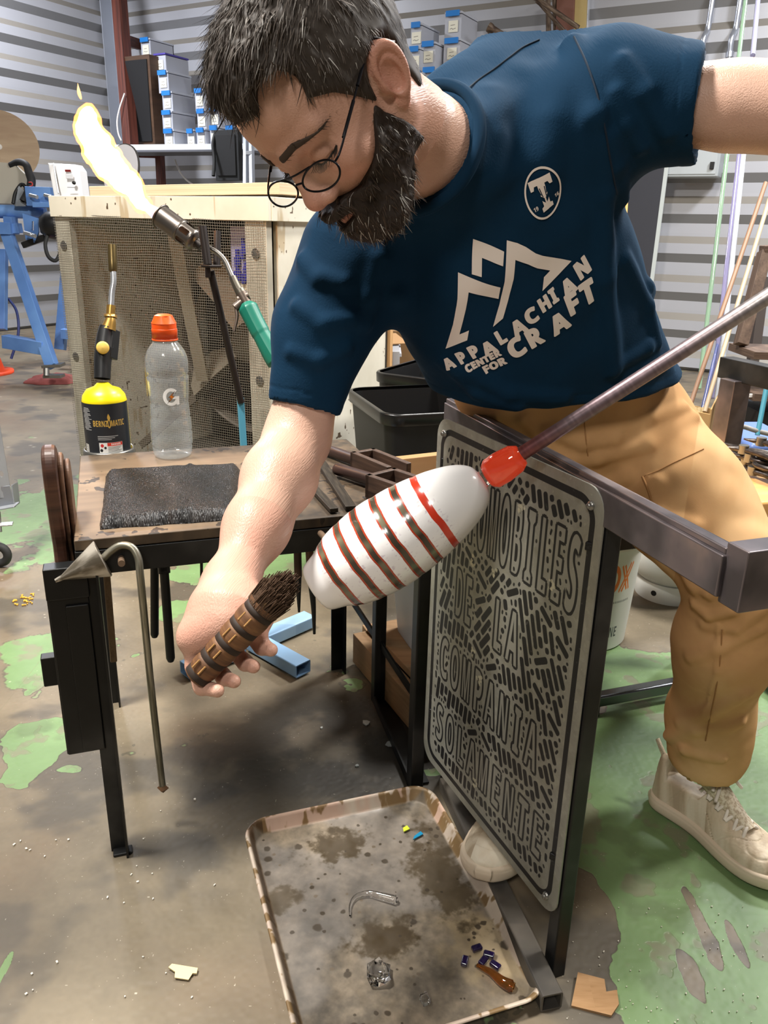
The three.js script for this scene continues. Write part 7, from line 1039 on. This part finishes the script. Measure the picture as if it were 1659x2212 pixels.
  { const t = thing('wall_wire', 'loose pale wire hanging from the brown speaker', 'wire', at(258, 305, 7.9)); part('wire', tube([at(269, 202, 7.9), at(258, 235, 7.9), at(253, 262, 7.9), at(256, 290, 7.9), at(262, 304, 7.9)], 0.008, 30, 6), MAT(0xcfcac4, 0.6), t); }
  { const t = thing('aluminium_ladder', 'aluminium ladder leaning behind the small black speaker', 'ladder', at(530, 420, 6.8)), al = MAT(0xb8bfca, 0.3, 0.6); part('rail', beam(at(531, 300, 7.1), at(531, 420, 6.8), 0.05, 0.03, WB), al, t); part('rail', beam(at(543, 300, 7.1), at(545, 420, 6.8), 0.05, 0.03, WB), al, t); for (const y of [330, 375]) part('rung', beam(at(531, y, 6.98), at(545, y, 6.98), 0.02, 0.03), al, t); }
  { const t = thing('coil_wire', 'thin white cord trailing along the back wall below the shelf', 'cord', at(400, 390, 7.9)); part('cord', tube([at(378, 345, 8.1), at(388, 370, 8.1), at(402, 388, 8.1), at(418, 400, 8.1)], 0.010, 24, 6), MAT(0xd4d4d6, 0.6), t); }
}
{
  // pale oval disc and white control box behind the cabinet
  const t = thing('pale_disc', 'pale oval disc with a dark rim standing behind the flame', 'disc', at(262, 405, 4.2)), c = at(262, 372, 4.2), n = V(-0.15, 0.1, 1).normalize(), ex = UP.clone().cross(n).normalize(), ey = n.clone().cross(ex); ex.applyAxisAngle(n, -0.35); ey.applyAxisAngle(n, -0.35);
  part('face', plate(ellipse(0.088, 0.140, 40), c.clone().addScaledVector(n, 0.002), ex, ey, 0.006), MAT(0xb9b9bf, 0.5), t); part('rim', plate(ellipse(0.093, 0.146, 40), c.clone().addScaledVector(n, -0.012), ex, ey, 0.013), MAT(0x33302e, 0.6), t); part('stem', beam(c.clone().add(V(0, -0.12, -0.02)), c.clone().add(V(0, -0.4, -0.02)), 0.03, 0.01), MAT(0x6b5a45, 0.7), t);
  const k = thing('control_box', 'white kiln control box with a small red display behind the cabinet', 'control box', at(140, 420, 3.6)), d = 3.6, A = at(104, 354, d), m = d / FOCAL, f = V(-0.05, 0, 1), r = V(1, 0, 0.05), q = (x, y, z = 0) => at(x, y, d).addScaledVector(f, z);
  part('case', plate([[0, 0], [0.124, -0.004], [0.142, -0.030], [0.145, -0.16], [0.012, -0.16]], q(103, 352, -0.09), r.clone().normalize(), UP, 0.09, [], 0.006), MAT(0xdadce0, 0.45), k);
  part('door', plate([[0, 0.0], [0.088, -0.002], [0.102, -0.018], [0.105, -0.14], [0.006, -0.14]], q(121, 357, -0.002), r.clone().normalize(), UP, 0.006, [], 0.002), MAT(0xe4e6ea, 0.4), k); part('hinge', beam(q(116, 352, 0.004), q(127, 418, 0.004), 0.006, 0.006), MAT(0xbfc3ca, 0.4), k);
  part('display', box(0.026, 0.009, 0.003, q(148, 369, 0.006), 0, 0.001), MAT(0x5a1512, 0.3, 0, { emissive: 0x7a1a14, emissiveIntensity: 0.25 }), k); part('keypad', box(0.034, 0.020, 0.002, q(151, 381, 0.005), 0, 0.001), MAT(0xc3c6cc, 0.6), k); part('knob', lathe([[0, 0.008], [0.007, 0.007], [0.008, 0]], q(161, 395, 0.004), f, 18), M.dark, k); part('caption', box(0.036, 0.003, 0.001, q(155, 405, 0.005), 0, 0), MAT(0x7d8086, 0.7), k);
}
{
  // blue machine stand at the far left
  const d = 5.6, q = (x, y, k = 0) => at(x, y, d + k), m = d / FOCAL, blue = MAT(0xffffff, 0.42, 0.1, { map: noisy(171, [[0.30, 0.46, 0.70], [0.37, 0.53, 0.78], [0.42, 0.59, 0.83], [0.48, 0.64, 0.87]], 3) }), t = thing('blue_machine', 'blue steel machine stand with splayed legs and a black motor', 'machine', onY(90, 800, 0)), W = 24 * m;
  part('tube', rod(q(-60, 456), q(98, 458, 0.05), 14 * m, 14 * m, 24), blue, t);
  part('leg', boxUV(beam(q(16, 505), q(113, 792, -0.15), W * 0.95, W * 0.8, V(0, 0, 1))), blue, t); part('leg', boxUV(beam(q(5, 540, 0.5), q(3, 712, 0.5), W * 0.9, W * 0.7, V(0, 0, 1))), blue, t); part('leg', boxUV(beam(q(150, 520, 0.5), q(130, 755, 0.6), W * 0.95, W * 0.8, V(0, 0, 1))), blue, t);
  part('cross_brace', boxUV(beam(q(12, 737, -0.05), q(98, 752, -0.12), W, 27 * m, UP)), blue, t); part('cross_brace', boxUV(beam(q(135, 720, 0.5), q(190, 726, 0.5), W, 22 * m, UP)), blue, t);
  part('head_block', [boxUV(beam(q(-10, 492), q(32, 494), 0.14, 24 * m)), boxUV(beam(q(14, 475), q(32, 476), 0.1, 14 * m)), boxUV(beam(q(8, 495), q(44, 493), 0.08, 20 * m))], blue, t);
  part('bracket', plate([[0, 0], [0.10, -0.03], [0.095, -0.12], [0.06, -0.19], [0.0, -0.17]].map(([a, b]) => [a, b]), q(51, 461, -0.12), V(1, 0, 0), UP, 0.02, [[[0.058, -0.05], [0.072, -0.05], [0.064, -0.11], [0.05, -0.11]]]), blue, t);
  part('top_bracket', [boxUV(beam(q(62, 424, -0.1), q(116, 426, -0.1), 0.1, 38 * m)), boxUV(beam(q(80, 443, -0.1), q(116, 443, -0.1), 0.16, 10 * m))], blue, t); for (const [x, y] of [[72, 424], [104, 424], [60, 505], [68, 508]]) part('bolt', rod(q(x - 7, y - 2, -0.17), q(x + 8, y + 2, -0.19), 0.014, 0.014, 10), M.bright, t);
  part('motor', [lathe([[0, 0], [0.05, 0.005], [0.085, 0.05], [0.10, 0.12], [0.10, 0.26], [0, 0.27]], q(84, 486, -0.2), V(1, 0, -0.35).normalize(), 28), beam(q(50, 530, -0.05), q(100, 512, -0.05), 0.06, 0.04)], MAT(0x131416, 0.35), t);
  part('motor_cable', tube([q(103, 505, -0.2), q(98, 530, -0.2), q(106, 556, -0.2), q(120, 563, -0.2), q(130, 545, -0.2), q(131, 515, -0.2)], 0.013, 40, 8), M.rubber, t);
  part('foot', [beam(q(95, 790, -0.15), q(136, 788, -0.15), 0.10, 0.02), rod(q(100, 796, -0.2), q(100, 812, -0.2), 0.02, 0.02, 10), beam(q(97, 812, -0.15), q(136, 812, -0.15), 0.08, 0.02)], M.steel, t);
  const s = thing('white_board', 'pale marked splash board fixed above the blue machine', 'board', q(30, 430)); part('panel', plate([[-0.35, 0], [0.26, 0], [0.20, 0.16], [0.08, 0.262], [-0.35, 0.29]], q(20, 440, 0.05), V(1, 0, 0.1).normalize(), UP, 0.03), MAT(0xb9b5a9, 0.7), s); part('stain', plate([[-0.08, 0.01], [0.12, 0.01], [0.13, 0.09], [-0.02, 0.11], [-0.08, 0.08]], q(20, 440, 0.03), V(1, 0, 0.1).normalize(), UP, 0.004), MAT(0x8b877d, 0.8), s);
  { const st = Array.from({ length: 10 }, (_, i) => { const r = i % 2 ? 0.008 : 0.02, a = i / 10 * 6.283 + 0.3; return [r * Math.cos(a), r * Math.sin(a)]; }); part('star_mark', plate(st, q(4, 382, 0.005), V(1, 0, 0.1).normalize(), UP, 0.004), MAT(0x3d3f92, 0.6), s); }
  const dk = thing('tan_disc', 'large round tan grinding disc against the left wall', 'disc', q(3, 390, 0.6)); { const c = at(-2, 318, 6.2), n = V(0.5, 0.05, 1).normalize(), ex = UP.clone().cross(n).normalize(), ey = n.clone().cross(ex); part('face', plate(ellipse(0.29, 0.265, 48), c, ex, ey, 0.025, [ellipse(0.012, 0.012, 12)]), wood(175, [0.60, 0.50, 0.40], [0.66, 0.57, 0.46], [0.72, 0.63, 0.52]), dk); part('hub', lathe([[0, 0.01], [0.02, 0.008], [0.022, 0]], c.clone().addScaledVector(n, 0.026), n, 18), MAT(0xd8d4cc, 0.5), dk); }
  const g = thing('safety_goggles', 'black goggles with an orange-lettered strap hung on the pale board', 'goggles', q(60, 430, -0.1)); part('strap', [taper([q(22, 357, -0.06), q(40, 350, -0.08), q(56, 356, -0.1), q(62, 372, -0.1), q(68, 392, -0.1), q(60, 420, -0.1), q(52, 436, -0.1)], (s) => lerp(0.02, 0.034, s), 40, 8)], MAT(0x17181b, 0.7), g); part('frame', tube([q(28, 440, -0.1), q(34, 415, -0.1), q(48, 398, -0.1), q(56, 408, -0.1), q(50, 436, -0.1)], 0.012, 30, 8), M.dark, g); part('lens', plate([[-0.05, -0.07], [0.03, -0.07], [0.035, 0.03], [0.0, 0.06], [-0.03, 0.02]], q(44, 422, -0.09), V(1, 0, 0), UP, 0.006), MAT(0x8d949c, 0.2), g); for (let i = 0; i < 3; i++) part('strap_letter', tube([q(62 + i * 3, 398 + i * 9 - 4, -0.14), q(68, 394 + i * 10, -0.14), q(70, 400 + i * 10, -0.14), q(64, 403 + i * 10, -0.14)], 0.004, 16, 6), MAT(0xb8352a, 0.6), g);
  const o = thing('orange_cone', 'orange traffic cone edge at the far left of the floor', 'cone', onY(0, 800, 0)); part('cone_shell', lathe([[0.20, 0.0], [0.20, 0.02], [0.14, 0.02], [0.03, 0.45], [0.028, 0.45], [0.135, 0.0]], onY(-32, 806, 0), UP, 32), MAT(0xe0481a, 0.5), o);
  const cl = thing('red_cloth', 'crumpled dull red cloth on the floor by the blue machine foot', 'cloth', onY(120, 825, 0)); { const c = onY(120, 826, 0), gg = new THREE.SphereGeometry(1, 40, 20), p = gg.attributes.position; for (let i = 0; i < p.count; i++) { const x = p.getX(i), y = p.getY(i), z = p.getZ(i), n = fbm(x * 3 + 4, z * 3, 3, 5); p.setXYZ(i, x * 0.19 * (0.8 + 0.5 * n), Math.max(0, y) * 0.055 * (0.4 + 1.3 * n), z * 0.10 * (0.8 + 0.5 * n)); } gg.computeVertexNormals(); gg.rotateY(0.2); gg.translate(c.x, 0.002, c.z); part('fabric', gg, MAT(0x8c4a47, 0.9), cl); }
  const cable = thing('floor_cable', 'thin blue cable hanging behind the blue machine legs', 'cable', q(38, 760, 0.6)); part('wire', tube([q(18, 645, 0.6), q(34, 668, 0.6), q(40, 700, 0.6), q(38, 730, 0.6), q(24, 775, 0.6)], 0.010, 30, 6), MAT(0x1f2f6b, 0.5), cable);
}
{
  // steel cart at the left edge
  const d = 2.62, q = (x, y, k = 0) => at(x, y, d + k), grey = MAT(0xffffff, 0.42, 0.4, { map: noisy(181, [[0.52, 0.54, 0.57], [0.62, 0.64, 0.67], [0.70, 0.72, 0.75]], 4) }), t = thing('steel_cart', 'grey perforated steel cart post on a caster at the left edge', 'cart', onY(0, 1140, 0));
  const a = q(-22, 820), b = q(6, 1085), ex = V(1, 0, -0.2).normalize(), H = a.y - b.y, holes = []; for (let i = 0; i < 7; i++) holes.push(ellipse(0.0065, 0.011, 12, [0.012 + 0.002 * (i % 2), 0.03 + i * 0.052]));
  part('post', plate([[-0.02, 0], [0.034, 0], [0.034, 0.42], [-0.02, 0.42]], q(2, 1075), ex, V(-0.02, 1, 0).normalize(), 0.003, holes), grey, t); part('shelf_edge', [boxUV(beam(q(-60, 1082), q(28, 1072), 0.003, 0.075, UP)), boxUV(beam(q(28, 1072), q(40, 1064, 0.15), 0.003, 0.075, UP)), boxUV(beam(q(-60, 1108), q(36, 1090), 0.05, 0.004, UP))], grey, t);
  part('caster', [new THREE.TorusGeometry(0.03, 0.014, 10, 24).translate(q(-12, 1140).x, 0.045, q(-12, 1140).z)], M.rubber, t); part('brake_pedal', box(0.04, 0.006, 0.03, q(14, 1132), 0.3, 0.002), M.bright, t); part('fork', beam(q(-10, 1105), q(-6, 1150), 0.03, 0.004), M.steel, t);
}
{
  // ---- right side: column with leaning rods, conduits, grey box, dark panel, glass canes, rack
  const wd = (x, y, o = 0) => onPlane(x, y, CORNER.clone().addScaledVector(WL, o), WL);
  struct('column_3', [beam(wd(1234, -150, 0.30), wd(1222, 160, 0.30), 0.16, 0.14, WB)], MAT(0x6b4639, 0.6, 0.2)); struct('trim_2', [beam(wd(1252, -150, 0.34), wd(1240, 160, 0.34), 0.03, 0.16, WB)], MAT(0xa08c5a, 0.6)); struct('trim_3', beam(wd(1275, -150, 0.1), wd(1262, 160, 0.1), 0.05, 0.03, WB), MAT(0xb9bcc2, 0.4, 0.3));
  const rust = MAT(0xffffff, 0.6, 0.4, { map: noisy(191, [[0.22, 0.17, 0.14], [0.35, 0.29, 0.24], [0.46, 0.40, 0.34]], 8) });
  const R1 = [[1055, 58, 1150, 118, 0.9, 0.028, 'thick rusty pipe end leaning above the shoulder, upper of two'], [1056, 66, 1130, 112, 0.7, 0.016, 'thin rusty pipe beside the thick one above the shoulder'], [1150, -10, 1250, 60, 0.6, 0.018, 'rusty rod crossing the brown column from upper left'], [1160, 0, 1225, 75, 0.5, 0.016, 'second rusty rod crossing the brown column'], [1183, -40, 1185, 70, 0.45, 0.020, 'upright rusty rod left of the brown column'], [1196, -40, 1200, 66, 0.4, 0.018, 'upright rusty rod right against the brown column']];
  for (const [x0, y0, x1, y1, o, r, l] of R1) { const a = wd(x0, y0, o), b = wd(x1, y1, o - 0.1), t = thing('rusty_pipe', l, 'pipe', b, 0, 'rusty pipes leaning by the column'); part('pipe', taper([a, a.clone().lerp(b, 0.06), a.clone().lerp(b, 0.1), b], (s) => r * (s < 0.08 ? 1.25 : 1), 20, 12), rust, t); }
  const cond = MAT(0xb9bec8, 0.25, 0.7);
  for (const [x, l] of [[0, 'left of two bright metal conduits on the wall above the arm'], [60, 'right of two bright metal conduits on the wall above the arm']]) { const t = thing('metal_conduit', l, 'conduit', wd(1517 + x, 320, 0.06), 0, 'metal conduits'); part('pipe', tube([wd(1546 + x, -60, 0.06), wd(1536 + x, 20, 0.06), wd(1528 + x, 66, 0.06), wd(1521 + x, 80, 0.09), wd(1516 + x, 120, 0.09), wd(1500 + x, 290, 0.09)], 0.022, 60, 12), cond, t); part('coupling', rod(wd(1517 + x, 112, 0.09), wd(1516 + x, 124, 0.09), 0.03), cond, t); }
  { const t = thing('electrical_box', 'grey electrical box on the wall below the raised arm', 'electrical box', wd(1500, 372, 0.1)), a = wd(1505, 318, 0.16), Wd = 0.40; part('enclosure', beam(a.clone().addScaledVector(WB, -Wd / 2), a.clone().addScaledVector(WB, Wd / 2), 0.2, 0.44, UP, 0.01), MAT(0xa3a9ab, 0.45, 0.1), t); part('latch', box(0.03, 0.05, 0.03, a.clone().addScaledVector(WB, 0.15).addScaledVector(WL, 0.11).add(V(0, -0.14, 0)), turnB), M.dark, t); part('cover', beam(a.clone().addScaledVector(WB, -Wd / 2 + 0.02).addScaledVector(WL, 0.1), a.clone().addScaledVector(WB, Wd / 2 - 0.02).addScaledVector(WL, 0.1), 0.012, 0.40), MAT(0xacb2b4, 0.4, 0.1), t); }
  { const t = thing('dark_panel', 'tall dark charcoal panel leaning on the wall beside the shirt', 'panel', wd(1380, 700, 0.35)), a = wd(1330, 330, 0.25), b = wd(1444, 330, 0.3), H = 1.15, c = a.clone().lerp(b, 0.5); c.y -= H / 2; part('sheet', beam(a.clone().setY(c.y), b.clone().setY(c.y), 0.02, H), MAT(0x3a3b41, 0.5, 0.1), t); part('edge_strip', beam(b.clone(), b.clone().setY(b.y - H), 0.022, 0.03, WB), MAT(0xb8bfbc, 0.4), t); }
  { const t = thing('wrapped_stick', 'pale wooden stick with a foil-wrapped end beside the sleeve', 'stick', at(1347, 500, 4.2)); part('stick', rod(at(1357, 386, 4.2), at(1346, 560, 4.2), 0.007, 0.007, 10), MAT(0xc39a55, 0.6), t); part('foil', new THREE.IcosahedronGeometry(0.022, 1).scale(1.2, 0.5, 1).translate(at(1360, 384, 4.2).x, at(1360, 384, 4.2).y, at(1360, 384, 4.2).z), M.bright, t); }
  const glassM = (c, o = 0.5) => PHYS(c, 0.08, 0, { transmission: o, thickness: 0.02, ior: 1.5 }), G = 'glass and cane rods leaning in the corner';
  for (const [x0, y0, x1, y1, d, r, m, l] of [[1614, -30, 1510, 840, 3.9, 0.011, glassM(0xa5c4a8, 0.6), 'pale green glass rod, leftmost of the leaning rods'], [1600, 300, 1538, 860, 3.6, 0.010, glassM(0xb3aed4, 0.6), 'violet glass rod right of the green one'], [1611, 290, 1548, 880, 3.55, 0.011, glassM(0xe6ebf2, 0.5), 'white striped glass rod right of the violet one'], [1640, -30, 1626, 120, 3.8, 0.012, glassM(0xc3c3de, 0.6), 'faint violet glass rod above the arm'], [1654, 395, 1492, 872, 3.4, 0.010, MAT(0x8a6a52, 0.5), 'brown wooden cane crossing the rods'], [1662, 430, 1522, 890, 3.38, 0.0095, MAT(0xb7a488, 0.5), 'beige ridged cane leaning right of the brown cane'], [1575, 640, 1512, 905, 3.5, 0.008, glassM(0x7580b4, 0.5), 'dark blue glass rod low behind the beige cane'], [1568, 690, 1556, 920, 3.45, 0.009, glassM(0xc4ccd4, 0.6), 'clear grey twisted glass rod by the bench post']]) { const t = thing('glass_rod', l, 'rod', at(x1, y1, d), 0, G); part('rod', rod(at(x0, y0, d + 0.25), at(x1, y1, d), r, r, 12), m, t); }
  { const t = thing('cardboard_carton', 'open tan cardboard carton of rods behind the left thigh', 'box', at(1515, 930, 3.35)), m = MAT(0xb08d5c, 0.8), w = (x0, y0, d0, x1, y1, d1) => { const a = at(x0, y0, d0), b = at(x1, y1, d1); return boxUV(beam(a.clone().setY(a.y - 0.2), b.clone().setY(a.y - 0.2), 0.006, 0.4)); }; part('carton', [w(1470, 882, 3.3, 1536, 884, 3.2), w(1536, 884, 3.2, 1548, 872, 3.5), w(1470, 872, 3.6, 1548, 872, 3.5), w(1470, 882, 3.3, 1470, 872, 3.6)], m, t); for (let i = 0; i < 3; i++) part('short_rod', rod(at(1500 + i * 9, 880, 3.4), at(1505 + i * 9, 940, 3.4), 0.01, 0.01, 8), MAT(0xcdb98d, 0.6), t); }
  const rw = wood(195, [0.22, 0.16, 0.13], [0.32, 0.25, 0.20], [0.42, 0.34, 0.28]), t = thing('wooden_rack', 'dark brown wooden rack with pale shelf edges at the right edge', 'rack', at(1640, 880, 3.2)), d = 3.2;
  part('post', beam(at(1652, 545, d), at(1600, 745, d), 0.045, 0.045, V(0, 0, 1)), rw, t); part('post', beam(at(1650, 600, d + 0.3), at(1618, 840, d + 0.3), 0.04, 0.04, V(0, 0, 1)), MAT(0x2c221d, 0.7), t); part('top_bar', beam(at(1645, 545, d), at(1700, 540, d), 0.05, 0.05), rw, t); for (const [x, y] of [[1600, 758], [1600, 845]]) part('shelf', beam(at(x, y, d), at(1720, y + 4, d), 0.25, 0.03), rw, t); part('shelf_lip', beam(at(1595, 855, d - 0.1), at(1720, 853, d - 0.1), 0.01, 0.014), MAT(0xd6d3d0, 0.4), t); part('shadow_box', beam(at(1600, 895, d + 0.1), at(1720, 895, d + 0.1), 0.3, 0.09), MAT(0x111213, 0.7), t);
  const bl = thing('blue_pipe', 'thin teal pipe standing at the right edge beyond the bench seat', 'pipe', at(1636, 940, 2.3)); part('pipe', rod(at(1663, 800, 2.3), at(1636, 940, 2.3), 0.007, 0.007, 12), MAT(0x4790a6, 0.4), bl);
  const ho = thing('grey_hose', 'grey hose arching over the far edge of the bench seat', 'hose', at(1600, 945, 2.25)); part('hose', tube([at(1580, 962, 2.22), at(1584, 935, 2.25), at(1604, 922, 2.3), at(1632, 930, 2.3), at(1680, 942, 2.3)], 0.007, 40, 10), MAT(0x7d7a76, 0.6), ho);
  const pk = thing('blue_plastic', 'crumpled blue plastic sheet behind the bench seat', 'plastic sheet', at(1610, 945, 2.6)); part('sheet', boxUV(beam(at(1575, 948, 2.55), at(1690, 948, 2.55), 0.3, 0.05, UP, 0.02)), MAT(0x5a73ad, 0.4), pk);
}
{
  // hand tools heaped on the bench seat
  const Y = 0.60, on = (x, y, h = 0) => onY(x, y, Y + h), iron = MAT(0xffffff, 0.36, 0.75, { map: noisy(201, [[0.20, 0.18, 0.17], [0.30, 0.275, 0.265], [0.40, 0.37, 0.35]], 6) }), G = 'hand tools heaped on the bench seat';
  const jack = (label, piv, tipA, tipB, endA, endB, loop) => { const t = thing('hand_tool', label, 'hand tool', piv.clone(), 0, G); for (const [tip, end] of [[tipA, endA], [tipB, endB]]) { part('blade', taper([piv, piv.clone().lerp(tip, 0.5), tip], (s) => lerp(0.0075, 0.002, s), 20, 8), iron, t); if (loop) { const c = end, d = c.clone().sub(piv).setY(0).normalize(), s = V(-d.z, 0, d.x), pts = Array.from({ length: 20 }, (_, i) => { const a = i / 20 * 6.283; return c.clone().addScaledVector(d, 0.032 * Math.cos(a)).addScaledVector(s, 0.020 * Math.sin(a)); }); part('handle', [tube(pts, 0.0058, 50, 8, true), taper([piv, piv.clone().lerp(c, 0.5), c.clone().addScaledVector(d, -0.03)], () => 0.006, 16, 8)], iron, t); } else part('handle', taper([piv, piv.clone().lerp(end, 0.5).add(V(0, 0.004, 0)), end], (s) => 0.006 + 0.002 * s, 20, 8), iron, t); } part('pivot', rod(piv.clone().add(V(0, -0.008, 0)), piv.clone().add(V(0, 0.011, 0)), 0.011, 0.011, 14), M.steel, t); };
  jack('broad-bladed shears lying with their pivot next to the thigh', on(1606, 972, 0.05), on(1555, 955, 0.05), on(1562, 965, 0.05), on(1690, 992, 0.05), on(1690, 1005, 0.045), false);
  jack('pointed shears on top of the heap with tips toward the back', on(1644, 955, 0.06), on(1607, 948, 0.06), on(1612, 950, 0.06), on(1710, 975, 0.055), on(1710, 985, 0.05), false);
  jack('loop-handled shears in the middle of the heap on the seat', on(1618, 990, 0.035), on(1575, 975, 0.035), on(1580, 982, 0.035), on(1656, 995, 0.035), on(1660, 1008, 0.03), true);
  jack('long tweezers at the front of the heap on the pine seat', on(1610, 1000, 0.02), on(1580, 990, 0.02), on(1585, 994, 0.02), on(1680, 1024, 0.02), on(1678, 1032, 0.018), false);
  jack('dark jacks at the bottom of the heap, nearest the seat edge', on(1625, 1018, 0.012), on(1596, 1008, 0.012), on(1600, 1012, 0.012), on(1690, 1038, 0.012), on(1690, 1046, 0.012), false);
}
renderer.render(scene, camera);
